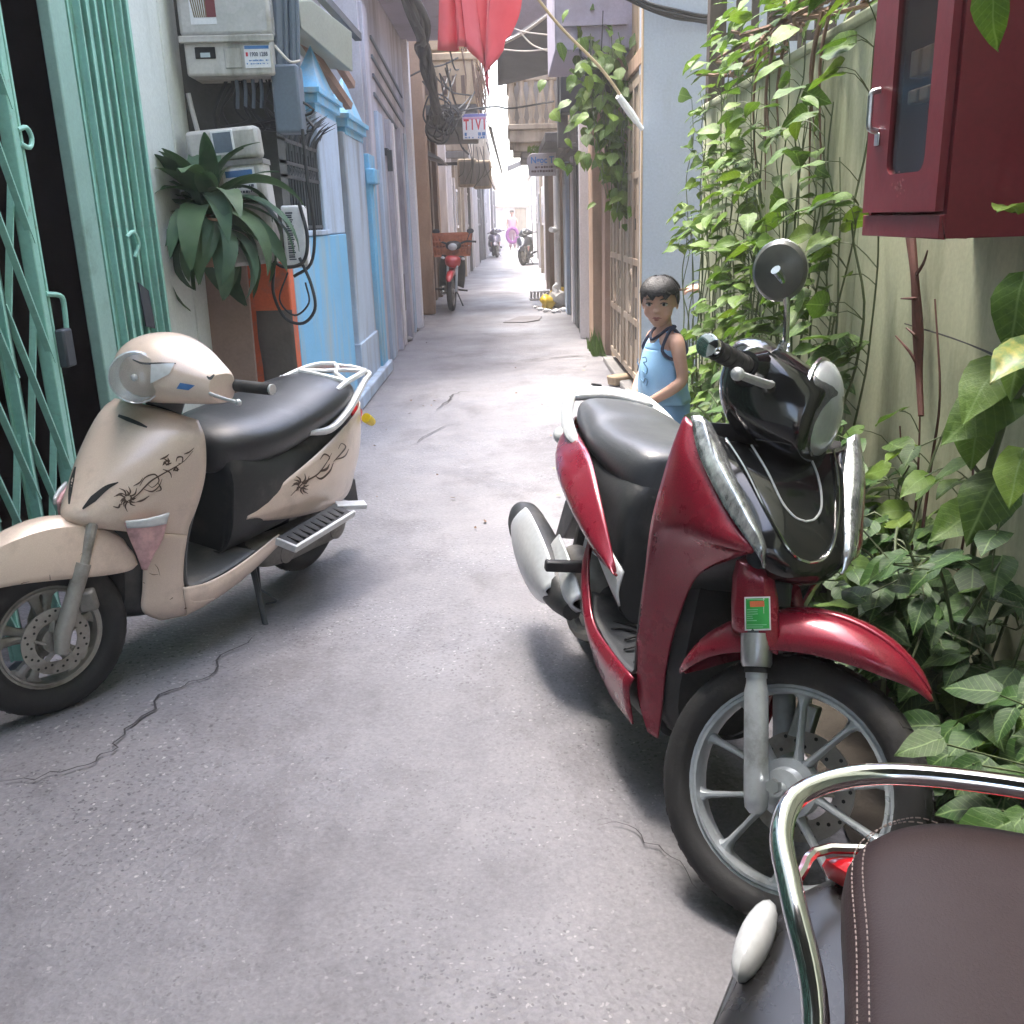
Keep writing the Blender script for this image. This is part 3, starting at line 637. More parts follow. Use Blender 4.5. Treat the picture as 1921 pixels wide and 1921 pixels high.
# ---- lavender house
lv = thing('house', 'lavender painted house front with vertical ribs and louvre slits, next after the blue gate', 'house', (-1.2, 10.8, 0))
def lp(name, m, mat, **kw): m.xf(Matrix.Translation((1.2, -10.8, 0))); return m.build(name, mat, lv, **kw)
m = MB(); m.box(-1.6, -1.22, 8.9, 12.5, 0, 4.5); lp('wall', m, MT['lav'])
m = MB(); m.box(-1.6, -1.15, 12.5, 12.72, 0, 3.42); lp('corner_column', m, MT['whitewash'], bevel=0.008)
for y0, y1, d, mt in ((9.0, 9.32, 0.03, 'lav'), (9.55, 9.9, 0.035, 'bluewhite'), (10.35, 10.5, 0.05, 'lav'), (10.75, 10.85, 0.04, 'whitewash'), (11.35, 11.6, 0.05, 'lav'), (11.95, 12.2, 0.03, 'bluewhite')):
    m = MB(); m.box(-1.222, -1.22 + d, y0, y1, 0, 2.3 if y0 > 9.5 else 3.1); lp('rib', m, MT[mt], bevel=0.006)
m = MB()
r = random.Random(3)
for i in range(26):
    z = 1.85 - i * 0.047; y = 10.98 + r.uniform(-0.02, 0.03)
    for k in range(3):
        a = r.uniform(0, 2 * pi); m.tube([(-1.216, y + 0.05 * k + 0.03 * cos(a + t), z + 0.016 * sin(a + t)) for t in np.linspace(0, r.uniform(2, 5), 6)], 0.006, 4)
lp('stencilled_print', m, MT['ink'])
m = MB(); m.box(-1.23, -1.205, 10.93, 11.2, 0.35, 0.75); lp('dark_patch', m, MT['grey'])
for i in range(4):
    m = MB(); y = 9.75 + i * 0.12
    m.beam((-1.212, 9.62, 2.93 - i * 0.16), (-1.212, 12.2, 2.72 - i * 0.16), 0.02, 0.03); lp('louvre', m, MT['greyblue'])
m = MB(); m.box(-1.215, -0.60, 9.2, 12.66, 3.38, 3.56); m.box(-0.66, -0.60, 9.2, 12.66, 3.56, 4.4); lp('balcony', m, MT['lavdark'], bevel=0.01)
m = MB(); m.box(-1.24, -1.19, 10.2, 10.35, 1.95, 2.02); m.box(-1.2, -1.15, 10.2, 10.24, 1.8, 2.0); lp('wall_bracket', m, MT['iron'])
# ================================================================== RIGHT SIDE
XW = 1.10
gw = thing('garden_wall', 'pale green stained garden wall behind the climbing plants', 'wall', (XW, 3, 0))
def wp(name, m, mat, **kw): m.xf(Matrix.Translation((-XW, -3, 0))); return m.build(name, mat, gw, **kw)
m = MB()
for y0, y1 in ((-5, 1.52), (1.523, 3.15), (3.153, 4.45), (4.453, 5.75)): m.box(XW, XW + 0.12, y0, y1, 0, 1.84)
wp('wall_panel', m, MT['mint'], bevel=0.003)
m = MB(); m.box(XW - 0.015, XW + 0.14, -5, 5.75, 1.84, 1.875); wp('coping', m, MT['mint'], bevel=0.01)
# slatted timber screen over the far end of the wall
lt = thing('lattice_screen', 'dark slatted timber screen standing on the far end of the green wall', 'screen', (XW + 0.06, 5.0, 1.88))
sl = MB(); sl.box(-0.020, 0.020, -0.008, 0.008, 0, 1.15); slm = sl.mesh('slat', MT['lattice'], 0)
for x in np.arange(0.02, 1.5, 0.085): inst('slat', slm, lt, (x, 0.70 + random.uniform(-.004, .004), 0), (0, random.uniform(-0.02, 0.02), 0))
rl = MB(); rl.box(0.0, 1.55, 0.709, 0.722, 0, 0.05); rlm = rl.mesh('rail', MT['lattice'], 0)
for z in (0.03, 0.30, 0.62, 1.0): inst('rail', rlm, lt, (0, 0, z))
po = MB(); po.box(-0.035, 0.035, 0.66, 0.74, 0, 1.3); pom = po.mesh('post', MT['lattice'], 0)
for x in (-0.02, 1.5): inst('post', pom, lt, (x, 0, 0))
# unseen tall house added behind the garden wall to keep sky light off the plants
nb = thing('house', 'unseen tall plain house added behind the green garden wall to cut the sky light', 'house', (2.3, -2, 0))
m = MB(); m.box(-.45, 6, -5.5, 6.2, 0, 9); m.build('wall', MT['mint'], nb)
# unseen house added behind the viewer to cut the light coming from there
bk = thing('house', 'unseen grey house added behind the viewer to dim the near alley', 'house', (0, -14, 0))
m = MB(); m.box(-1.58, 1.84, -3, 0, 0, 7.5); m.build('wall', MT['grey'], bk); m = MB(); m.box(-.5, .5, 0.002, .05, 0, 2.1); m.build('door', MT['brown'], bk)
# cabinet
xd = 0.83; y0, y1, z0 = 1.945, 2.37, 1.238
cbn = thing('wall_cabinet', 'dark red steel wall cabinet with narrow glazed door and chrome handle', 'cabinet', (XW, 2.135, z0))
def kp(name, m, mat, par=cbn, **kw): m.xf(Matrix.Translation((-XW, -2.135, -z0))); return m.build(name, mat, par, **kw)
ZT = 2.02
m = MB(); m.box(xd + 0.07, XW - 0.002, y0, y1, z0, ZT); m.box(xd + 0.018, xd + 0.07, y0, y0 + 0.02, z0, ZT); m.box(xd + 0.018, xd + 0.07, y1 - 0.02, y1, z0, ZT); m.box(xd + 0.018, xd + 0.07, y0 + 0.02, y1 - 0.02, z0, z0 + 0.02); m.box(xd + 0.006, xd + 0.018, y0, y1, z0, z0 + 0.046); m.box(xd + 0.018, xd + 0.07, y0 + 0.02, y1 - 0.02, ZT - 0.02, ZT); kp('case', m, MT['cabinet'], bevel=0.002)
# the door: sheet with a rounded opening
def rr(y0, y1, z0, z1, r, n=5):
    out = []
    for cy, cz, a0 in ((y1 - r, z1 - r, 0), (y0 + r, z1 - r, 90), (y0 + r, z0 + r, 180), (y1 - r, z0 + r, 270)):
        for k in range(n + 1): a = radians(a0 + 90 * k / n); out.append((cy + r * cos(a), cz + r * sin(a)))
    return out
dy0, dy1, dz0, dz1 = y0 + 0.012, y1 - 0.012, z0 + 0.052, ZT - 0.02
oy0, oy1, oz0, oz1 = y0 + 0.085, y0 + 0.285, z0 + 0.13, z0 + 0.535
inn = rr(oy0, oy1, oz0, oz1, 0.028); out = []
for (y, z) in inn:      # outer ring matched to the inner one
    cy, cz = (oy0 + oy1) / 2, (oz0 + oz1) / 2; dy, dz = y - cy, z - cz
    k = min(((dy1 - cy) / dy) if dy > 1e-6 else ((dy0 - cy) / dy if dy < -1e-6 else 1e9), ((dz1 - cz) / dz) if dz > 1e-6 else ((dz0 - cz) / dz if dz < -1e-6 else 1e9))
    out.append((cy + dy * k, cz + dz * k))
for cy, cz in ((dy1, dz1), (dy0, dz1), (dy0, dz0), (dy1, dz0)):
    i = min(range(len(out)), key=lambda q: hypot(out[q][0] - cy, out[q][1] - cz)); out[i] = (cy, cz)
m = MB(); n = len(inn)
for xa in (xd, xd + 0.016):
    m.add([(xa, y, z) for y, z in inn] + [(xa, y, z) for y, z in out], [(i, (i + 1) % n, n + (i + 1) % n, n + i) for i in range(n)])
for ring in (inn, out): m.add([(xd, y, z) for y, z in ring] + [(xd + 0.016, y, z) for y, z in ring], [(i, (i + 1) % n, n + (i + 1) % n, n + i) for i in range(n)])
door = kp('door', m, MT['cabinet'], smooth=20)
m = MB(); m.prism([(xd + 0.007, y, z) for y, z in rr(oy0 - 0.006, oy1 + 0.006, oz0 - 0.006, oz1 + 0.006, 0.03)], (0.003, 0, 0)); kp('pane', m, MT['glass'], door)
m = MB(); m.tube([(xd - 0.002, y1 - 0.075, z0 + 0.225), (xd - 0.02, y1 - 0.075, z0 + 0.232), (xd - 0.022, y1 - 0.075, z0 + 0.255), (xd - 0.022, y1 - 0.075, z0 + 0.285), (xd - 0.02, y1 - 0.075, z0 + 0.305), (xd - 0.002, y1 - 0.075, z0 + 0.31)], 0.007, 8, 3)
kp('handle', m, MT['steel'], door)
m = MB(); m.box(xd - 0.004, xd, y1 - 0.088, y1 - 0.062, z0 + 0.195, z0 + 0.222); kp('lock', m, MT['steel'], door, bevel=0.003)
m = MB(); m.box(xd + 0.060, xd + 0.064, oy0 - 0.05, oy1 + 0.1, z0 + 0.05, ZT - 0.05); kp('back_plate', m, pm('inner_red', (0.13, 0.018, 0.022), 0.6))
for zz, hh in ((z0 + 0.322, 0.052), (z0 + 0.270, 0.028)):
    for k in range(3):
        m = MB(); ya = oy0 + 0.016 + k * 0.060; m.box(xd + 0.026, xd + 0.056, ya, ya + 0.046, zz, zz + hh); kp('breaker', m, pm('breaker_beige', (0.46, 0.44, 0.33), 0.4, var=0.08), bevel=0.004)
m = MB()
for k in range(24):
    a, d = random.uniform(0, 6.28), random.gauss(0, 0.018); yy, zz2 = y0 + 0.20 + d * cos(a), z0 + 0.105 + d * sin(a); m.box(xd - 0.0006, xd, yy, yy + random.uniform(0.002, 0.007), zz2, zz2 + random.uniform(0.002, 0.008))
kp('scuff', m, pm('pink_scuff', (0.35, 0.12, 0.13), 0.7), door)

# thin washing wires strung along the wall
m = MB()
for dz in (0, 0.012): m.tube([(XW - 0.01, 1.2, 0.93 - dz), (XW - 0.02, 1.8, 0.955 - dz), (XW - 0.02, 2.3, 0.985), (XW - 0.01, 2.7, 0.99)], 0.0018, 5, 5)
tag(m.build('wire', MT['cable']), 'thin slack wires along the green wall below the red cabinet', 'wire')
m = MB(); m.tube([(XW - 0.004, 1.78, 1.24), (XW - 0.006, 1.79, 0.9), (XW - 0.004, 1.78, 0.55)], 0.002, 5, 5)
tag(m.build('drop_wire', MT['cable']), 'thin upright wire down the green wall beside the slack wires', 'wire')

# ---- blue grey rendered house, front facing the camera
YC = 6.85
ch = thing('house', 'blue grey rendered house with beige patterned metal doors along the alley', 'house', (0.9, YC, 0))
def cp_(name, m, mat, **kw): m.xf(Matrix.Translation((-0.9, -YC, 0))); return m.build(name, mat, ch, **kw)
m = MB(); m.box(0.905, 3.2, YC, YC + 0.2, 0, 4.2); cp_('end_wall', m, MT['conc'], bevel=0.01)
m = MB(); m.box(1.36, 3.2, YC - 0.02, YC - 0.001, 2.85, 4.2); cp_('upper_band', m, MT['conc'])
m = MB(); m.box(0.96, 3.2, YC + 0.2, 9.4, 0, 4.2); cp_('side_wall', m, MT['ochre'])
# doors with embossed panels and cut-out slots
yd = [(6.92, 7.95), (8.0, 8.95)]
for (a, b) in yd:
    m = MB(); m.box(0.915, 0.945, a, b, 0.10, 2.25); cp_('door', m, MT['beigegate'], bevel=0.004)
    m = MB()
    w = (b - a)
    for fy in (0.05, 0.36, 0.64, 0.93): m.box(0.900, 0.916, a + fy * w, a + fy * w + 0.05, 0.12, 2.2)
    for z in (0.12, 0.52, 0.95, 1.55, 2.15): m.box(0.902, 0.916, a + 0.04, b - 0.04, z, z + 0.05)
    m.tube([(0.91, a + w * 0.5 + 0.13 * cos(t), 0.75 + 0.16 * sin(t)) for t in np.linspace(0, 2 * pi, 17)[:-1]], 0.016, 5, closed=True)
    cp_('door_moulding', m, MT['beigegate'], bevel=0.003)
    m = MB()
    for fy, z, h in ((0.24, 0.42, 0.30), (0.24, 0.80, 0.17), (0.36, 0.32, 0.18), (0.52, 0.34, 0.25), (0.30, 1.2, 0.08), (0.7, 1.3, 0.1), (0.16, 1.55, 0.12), (0.16, 1.25, 0.12), (0.16, 0.95, 0.1)):
        m.box(0.9135, 0.9155, a + fy * w, a + fy * w + 0.055, z, z + h)
    cp_('door_slot', m, MT['dark'])
m = MB(); m.box(0.9, 0.96, 6.9, 9.0, 2.26, 2.36); cp_('door_frame', m, MT['tanpost'], bevel=0.004)
m = MB(); m.box(0.86, 0.99, 6.84, 6.93, 0, 0.03); m.box(0.84, 0.96, 6.95, 9.0, 0, 0.05); cp_('threshold', m, MT['grey'], bevel=0.01)
m = MB(); m.box(0.90, 0.96, 6.852 + 0.0, 6.91, 0.0, 2.6); cp_('corner_strip', m, MT['ochre'], bevel=0.004)
# projecting upper room over the alley edge
m = MB(); m.box(0.385, 0.98, 7.9, 9.3, 2.50, 4.2); cp_('overhang', m, MT['lavdark'], bevel=0.01)
m = MB(); m.box(0.42, 0.92, 7.86, 7.898, 2.66, 2.70); cp_('drip_edge', m, MT['lavdark'])
m = MB(); m.tube([(0.62, 7.84, 2.42), (0.57, 7.84, 2.46), (0.58, 7.84, 2.54), (0.64, 7.84, 2.55), (0.66, 7.85, 2.50)], 0.010, 8, 4)
tag(m.build('hook', MT['iron']), 'curved iron hook under the lavender overhang on the right', 'hook')
for (a, zt) in ((8.35, 2.45), (8.8, 2.3)):
    m = MB(); m.box(0.86, 0.96, a - 0.05, a + 0.05, 1.8, 2.5); cp_('bracket_post', m, MT['tanpost'])
# cable fixed to the end wall
m = MB()
pts = [at_y(1170, -12, 6.8), at_y(1215, 12, 6.78), at_y(1265, 27, 6.78), at_y(1310, 35, 6.8), at_y(1334, 38, 6.83)]
for k in range(4): m.tube([p + Vector((0, -0.012 * (k % 2), 0.013 * k - 0.02 + 0.006 * ((i + k) % 2))) for i, p in enumerate(pts)], 0.010, 6, 4)
tag(m.build('cable_bundle', MT['cable']), 'black cable bundle sagging across the top of the blue grey wall', 'cable')

# ---- posts, doors and pipes further along on the right
def block(name, label, cat, x0, x1, y0, y1, z1, mat, bevel=0.008, z0=0):
    t = MB(); t.box(x0, x1, y0, y1, z0, z1); return tag(t.build(name, mat, bevel=bevel), label, cat)
br = thing('house', 'narrow house with tan and dark door posts beyond the patterned doors on the right', 'house', (0.9, 11, 0))
def brp(name, m, mat, **kw): m.xf(Matrix.Translation((-0.9, -11, 0))); return m.build(name, mat, br, **kw)
m = MB(); m.box(0.96, 3.2, 9.42, 19.5, 0, 3.9); brp('wall', m, MT['ochre'])
for nm, x0, a, b, z, mt in (('door_post', 0.82, 9.85, 10.35, 2.6, 'tanpost'), ('door_post', 0.9, 9.45, 9.75, 2.4, 'board'), ('pillar', 0.79, 10.9, 11.55, 2.4, 'darkgrey'), ('door_post', 0.76, 10.86, 10.895, 2.35, 'whitewash'),
                            ('door', 0.80, 11.9, 12.4, 2.4, 'iron'), ('door_post', 0.78, 12.5, 12.75, 2.4, 'whitewash'), ('door', 0.82, 12.8, 13.6, 2.4, 'iron'), ('door_post', 0.775, 13.7, 14.1, 2.4, 'bluewhite'), ('door', 0.80, 14.2, 14.9, 2.4, 'greyblue')):
    m = MB(); m.box(x0, 1.0, a, b, 0, z); brp(nm, m, MT[mt], bevel=0.008)
m = MB(); m.box(0.62, 1.0, 15.6, 17.3, 0, 2.35); brp('shutter', m, MT['brown'], bevel=0.01)
m = MB(); m.box(0.70, 1.0, 11.0, 15.2, 2.02, 2.14); m.box(0.42, 1.0, 11.2, 14.6, 2.10, 2.2); brp('door_canopy', m, MT['darkgrey'], bevel=0.01)
m = MB(); m.box(0.50, 0.60, 10.0, 10.12, 1.95, 3.4); brp('post', m, MT['darkgrey'], bevel=0.006)
m = MB(); m.box(0.62, 0.68, 10.02, 10.1, 2.0, 2.8); brp('post', m, MT['grey'], bevel=0.006)
m = MB(); m.box(0.52, 0.9, 9.75, 10.0, 2.25, 2.9); brp('dark_box', m, MT['iron'], bevel=0.01)
m = MB(); m.tube([(0.72, 15.1, 0), (0.72, 15.1, 2.0)], 0.05, 10); m.tube([(0.72, 15.1, 1.12), (0.62, 14.95, 1.14)], 0.04, 10)
tag(m.build('pipe', MT['whiteplastic']), 'white drain pipe with a stub beside the dark shutter on the right', 'pipe')
# moss at the foot of the tan post
ms = MB(); r = random.Random(8)
for k in range(140):
    y = r.uniform(9.35, 9.95); x = r.uniform(0.78, 0.9); h = r.uniform(0.02, 0.26) * (0.4 + 0.6 * r.random()); a = r.uniform(0, 6.28)
    ms.add([(x + 0.018 * cos(a), y + 0.018 * sin(a), 0.0), (x - 0.018 * cos(a), y - 0.018 * sin(a), 0.0), (x - 0.03, y + r.uniform(-.03, .03), h)], [(0, 1, 2)])
tag(ms.build('weeds', MT['leaf'], smooth=0), 'green weeds and moss at the foot of the tan door post', 'weeds', kind='stuff')
# stones at the foot of the doors
for (px, py, s, lb) in ((1165, 722, 0.10, 'pale stone block lying at the foot of the patterned doors'), (1180, 745, 0.07, 'small brown stone at the foot of the patterned doors, beside the boy')):
    q = at_z(px, py); m = MB(); m.box(-s, s, -s * 0.7, s * 0.7, 0, s * 0.8); o = m.jitter(0.02, 9).build('stone', MT['ochre'], bevel=0.015); o.location = q; o.rotation_euler = (0, 0, 0.5); tag(o, lb, 'stone')
r = random.Random(12)
for (px, py, s) in ((650 + 130, 622, 0.05), (765, 640, 0.06), (790, 600, 0.05)):
    q = at_z(px, py); m = MB(); m.ball((0, 0, 0.02), s, 8, 6, (1.2, 0.8, 0.5)); o = m.jitter(0.02, 20).build('rubble', MT['grey'], smooth=0); o.location = q
    tag(o, 'lump of rubble at the foot of the white corner column', 'rubble', 'rubble by the white column')

# ---- balcony on the right, with balusters
bc = thing('balcony', 'weathered balcony with stone balusters over the alley on the right', 'balcony', (0.8, 16.5, 2.7))
def bcp(name, m, mat, **kw): m.xf(Matrix.Translation((-0.8, -16.5, -2.7))); return m.build(name, mat, bc, **kw)
X0, Y0, Y1 = 0.02, 15.6, 17.4
m = MB(); m.box(X0 + 0.02, 1.0, Y0 + 0.04, Y1, 2.42, 2.60); m.box(X0 + 0.08, 1.0, Y0 + 0.12, Y1, 2.30, 2.42); m.box(X0, 1.0, Y0, Y1, 2.60, 2.68); bcp('slab', m, MT['balus'], bevel=0.012)
m = MB(); m.box(X0 + 0.2, 0.9, Y0 + 0.2, Y1, 2.18, 2.30); bcp('bracket', m, MT['grey'], bevel=0.03)
m = MB(); m.box(X0, X0 + 0.14, Y0, Y1, 3.28, 3.38); m.box(X0 + 0.14, 1.0, Y0, Y0 + 0.14, 3.28, 3.38); bcp('handrail', m, MT['balus'], bevel=0.012)
bl = MB(); bl.lathe([(0.05, 0), (0.05, 0.05), (0.032, 0.09), (0.055, 0.22), (0.062, 0.30), (0.045, 0.42), (0.03, 0.5), (0.048, 0.56), (0.05, 0.6)], seg=10); blm = bl.mesh('baluster', MT['balus'])
for i in range(8): inst('baluster', blm, bc, (X0 + 0.07 - 0.8, Y0 + 0.12 + i * 0.2 - 16.5, -0.02))
for i in range(6): inst('baluster', blm, bc, (X0 + 0.22 + i * 0.15 - 0.8, Y0 + 0.07 - 16.5, -0.02))
m = MB(); m.box(1.0, 3.0, 15.2, 19.5, 2.0, 4.6); bcp('house_wall', m, MT['ochre'])
m = MB(); m.box(0.14, 0.999, 16.15, 17.38, 2.682, 4.4); bcp('back_wall', m, MT['grey'])
m = MB()
a, b, c, d = at_y(932, 88, 13.0), at_y(1050, 10, 12.0), at_y(1060, 130, 13.6), at_y(934, 160, 14.6)
m.surf([[a, (a + b) / 2 + Vector((0, 0, -0.04)), b], [(a + d) / 2 + Vector((0, 0.1, 0.03)), (a + b + c + d) / 4, (b + c) / 2], [d, (c + d) / 2, c]], 4, 4)
tag(m.build('awning', MT['tarp'], solid=0.012), 'dark grey tarpaulin awning slung over the balcony on the right', 'awning')
m = MB(); m.tube([a, (a + b) / 2 + Vector((0, 0, -0.04)), b], 0.018, 6, 4); tag(m.build('awning_rope', MT['rope']), 'pale rope along the front edge of the dark awning', 'rope')
m = MB(); m.tube([at_y(938, 155, 15.3), at_y(1020, 95, 14.9)], 0.05, 8); tag(m.build('awning_bar', MT['iron']), 'dark bar propping the tarpaulin awning above the balcony', 'bar')
# purple grey awning above, behind the flag
m = MB(); a, b, c, d = at_y(932, 86, 12.9), at_y(1045, 12, 11.9), at_y(1045, -70, 11.2), at_y(950, -70, 11.6); m.prism([a, b, c, d], (0.02, 0.05, 0.02))
tag(m.build('sheet_awning', MT['lavdark'], bevel=0.004), 'purple grey sheet awning behind the red flag', 'awning')
m = MB()
for p_ in ([(955, 50), (985, 60), (1035, 66)], [(935, 92), (985, 96), (1030, 92)], [(975, 60), (1000, 85), (1040, 100)]):
    q = [at_y(*k, 10.4) for k in p_]; m.tube(q, 0.008, 5, 5)
tag(m.build('overhead_wire', MT['rope']), 'thin pale wires strung under the dark awning', 'wires')
# ================================================================== FLAG
fl = thing('flag', 'red flag hanging from a bamboo pole above the alley', 'flag', (0.88, 6.8, 1.85))
def fp(name, m, mat, par=fl, **kw): m.xf(Matrix.Translation((-0.88, -6.8, -1.85))); return m.build(name, mat, par, **kw)
base, tip = at_y(1190, 222, 6.78), at_y(1028, -4, 6.35)
dv = (tip - base); end = base + dv * 2.15
m = MB(); m.tube([base + dv * t + Vector((0, 0, -0.05 * t * t + 0.03 * sin(t * 5))) for t in np.linspace(0.1, 2.15, 14)], [0.010 - 0.0025 * i / 13 for i in range(14)], 8, 2); fp('pole', m, MT['bamboo'])
m = MB(); m.tube([base - dv * 0.03, base + dv * 0.05, base + dv * 0.2], [0.022, 0.026, 0.021], 10); m.tube([base - dv * 0.1, base - dv * 0.02], 0.016, 10); fp('socket', m, MT['whiteplastic'])
# cloth: pinned along the outer part of the pole, hanging in folds to one low corner
G = []
P0 = base + dv * 1.26 ; P1 = end
for i in range(25):
    u = i / 24; row = []
    top = P0 + (P1 - P0) * u
    # target silhouette below
    for k in range(19):
        v = k / 18
        # drop follows the lower outline: long on the pole-side, shortest at far end
        drop = 0.36 + 0.72 * u + 0.30 * math.exp(-((u - 0.36) / 0.20) ** 2)
        fold = 0.055 * v * sin(u * 15 + 0.6) + 0.03 * v * sin(u * 33 + v * 3)
        x = top.x + (-0.04 + 0.12 * (u - 0.3)) * v + 0.03 * sin(v * 4 + u * 6) * v
        row.append((x + fold * 0.5, top.y + fold + 0.03 * v, top.z - drop * v))
    G.append(row)
m = MB(); m.grid(G); fp('cloth', m, MT['flag'], solid=0.003)
m = MB(); 
m.tube([(x, y - 0.012, z) for x, y, z in [G[8][k] for k in range(0, 17, 2)]], 0.004, 5); fp('seam', m, pm('pink_seam', (0.8, 0.25, 0.28), 0.8))

# overhead cables on the left
cb = MB(); r = random.Random(21)
trunk = [at_y(752, -40, 9.2), at_y(775, 10, 9.6), at_y(792, 60, 10.2), at_y(793, 95, 10.8), at_y(806, 140, 11.6), at_y(818, 190, 12.4), at_y(822, 225, 13.2)]
for k in range(9):
    j = [p + Vector((r.gauss(0, 0.03), r.gauss(0, 0.05), r.gauss(0, 0.04))) for p in trunk]; cb.tube(j, r.choice((0.018, 0.026, 0.034)), 6, 5)
tag(cb.build('cable_bundle', MT['cable'], smooth=60), 'thick bundle of black overhead cables hanging down on the left', 'cable')
cb = MB()
for k in range(7):
    c = at_y(830 + r.uniform(-12, 14), 225 + r.uniform(-20, 25), 13.3); R = r.uniform(0.06, 0.2)
    cb.tube([c + Vector((R * cos(t) + 0.02 * sin(3 * t), 0.05 * sin(t * 2), R * 1.2 * sin(t))) for t in np.linspace(0, 2 * pi, 14)[:-1]], 0.012, 5, 2, closed=True)
for k in range(10):
    a = at_y(800 + r.uniform(-15, 40), 110 + r.uniform(-40, 110), 12.6); b = at_y(860 + r.uniform(-20, 45), 120 + r.uniform(-30, 100), 15); c = (a + b) / 2 - Vector((0, 0, r.uniform(0.05, 0.3)))
    cb.tube([a, c, b], 0.011, 5, 5)
for p_ in ([(818, 205), (850, 212), (880, 205), (930, 200), (960, 203), (1040, 190)], [(822, 215), (848, 235), (858, 250), (866, 275), (880, 290)], [(765, 145), (800, 128), (830, 122), (860, 108)]):
    cb.tube([at_y(*q, 14.0) for q in p_], 0.012, 5, 5)
cb.tube([at_y(920, 240, 16), at_y(930, 280, 22), at_y(942, 325, 34)], 0.03, 5, 5)
tag(cb.build('cable_tangle', MT['cable'], smooth=60), 'tangled loops of black cable around the left hand balcony', 'cable')
m = MB(); m.surf([[at_y(700, 26, 9.3), at_y(715, 40, 9.3)], [at_y(755, 32, 9.4), at_y(760, 45, 9.4)], [at_y(805, 33, 9.6), at_y(806, 36, 9.6)]], 3, 3)

# ================================================================== LEFT, FURTHER ON
m = MB(); m.box(-0.11, 0.11, -0.11, 0.11, 0, 6.2); o = m.build('utility_pole', MT['tanpost'], bevel=0.02); o.location = (-1.235, 14.45, 0)
tag(o, 'square stained concrete pole beside the red motorbike', 'pole')
oh = thing('house', 'ochre plastered house with barred window and carved balcony behind the concrete pole', 'house', (-1.4, 16.5, 0))
def op_(name, m, mat, par=oh, **kw): m.xf(Matrix.Translation((1.4, -16.5, 0))); return m.build(name, mat, par, **kw)
m = MB(); xwall(m, -1.9, -1.36, 12.75, 20.0, 0, 4.9, [(15.1, 16.6, 1.55, 2.25), (15.2, 17.0, 0, 1.3)]); op_('wall', m, MT['ochre'])
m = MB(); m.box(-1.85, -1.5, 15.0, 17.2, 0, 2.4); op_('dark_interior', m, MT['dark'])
for y in np.arange(15.25, 17.0, 0.16):
    m = MB(); m.box(-1.40, -1.37, y, y + 0.03, 0, 1.3); op_('door_bar', m, MT['brown'])
m = MB(); m.prism([(-1.36, 15.0, 2.42), (-0.98, 15.0, 2.2), (-0.98, 15.0, 2.17), (-1.36, 15.0, 2.30)], (0, 1.7, 0)); op_('window_hood', m, MT['grey'])
m = MB(); m.box(-1.36, -1.29, 17.0, 17.35, 0, 2.6); op_('door_post', m, MT['brown'], bevel=0.01)
m = MB(); m.box(-1.37, -1.24, 17.7, 18.1, 0, 2.7); op_('door_post', m, MT['brown'], bevel=0.01)
m = MB(); m.box(-1.36, -0.42, 15.0, 18.6, 2.78, 2.92); m.box(-1.36, -0.5, 15.2, 18.4, 2.62, 2.78); op_('balcony_slab', m, MT['darkgrey'], bevel=0.015)
m = MB(); m.box(-0.50, -0.42, 15.0, 18.6, 2.92, 3.5); m.box(-1.36, -0.5, 15.0, 15.08, 2.92, 3.5); op_('parapet', m, MT['ochre'], bevel=0.012)
for i in range(6):
    m = MB(); x = -1.28 + i * 0.13; m.box(x, x + 0.055, 14.985, 15.0, 3.05, 3.3); op_('parapet_slot', m, MT['brown'])
for i in range(8):
    m = MB(); y = 15.3 + i * 0.4; m.box(-0.42, -0.405, y, y + 0.16, 3.05, 3.3); op_('parapet_slot', m, MT['brown'])
m = MB(); m.box(-1.36, -0.38, 14.96, 18.6, 3.5, 3.6); op_('parapet_cap', m, MT['ochre'], bevel=0.015)
m = MB(); m.box(-1.36, -0.6, 15.1, 18.6, 3.95, 4.1); m.box(-1.30, -0.9, 15.05, 15.1, 3.65, 3.95); op_('upper_slab', m, MT['ochre'], bevel=0.015)
m = MB(); m.box(-1.37, -1.30, 14.2, 15.0, 2.0, 3.9); op_('dark_post', m, MT['brown'])
# hanging brown vines over the balcony end
m = MB()
for k in range(46):
    x = r.uniform(-0.62, -0.3); y = 15.0 + r.uniform(-0.1, 1.6); z = r.uniform(3.3, 4.0); L = r.uniform(0.3, 0.9)
    m.tube([(x, y, z), (x + r.uniform(-.06, .1), y, z - L * 0.5), (x + r.uniform(0, .16), y + r.uniform(-.1, .1), z - L)], [0.016, 0.011, 0.004], 5, 3)
tag(m.build('dry_creeper', MT['stembrown']), 'dry brown creeper hanging off the corner of the left balcony', 'creeper')
# hanging sign with the word TIVI
sg = thing('hanging_sign', 'small white sign with red TIVI lettering hung under the left balcony', 'sign', (-0.46, 15.0, 2.44))
m = MB(); m.box(-0.175, 0.175, -0.02, 0.02, 0, 0.345); m.build('panel', MT['paper'], sg, bevel=0.004)
m = MB(); m.box(-0.17, 0.17, -0.0215, -0.0202, 0.30, 0.34); m.build('band', pm('violet_print', (0.20, 0.20, 0.50), 0.6), sg)
m = MB(); m.box(-0.17, 0.17, -0.0215, -0.0202, 0.265, 0.295); m.build('band', pm('pink_print', (0.60, 0.30, 0.45), 0.6), sg)
text_mesh('T I V I', 0.2, MT['inkred'], 'lettering', sg, Matrix.Translation((0, -0.0215, 0.19)) @ FACE, 0.006, w=0.31)
m = MB(); scribble(m, -0.15, 0.16, 0.065, 0.06, -0.0202, 3, 0.5); scribble(m, -0.15, 0.16, 0.02, 0.03, -0.0202, 8, 0.8); m.build('print', MT['inkblue'], sg)
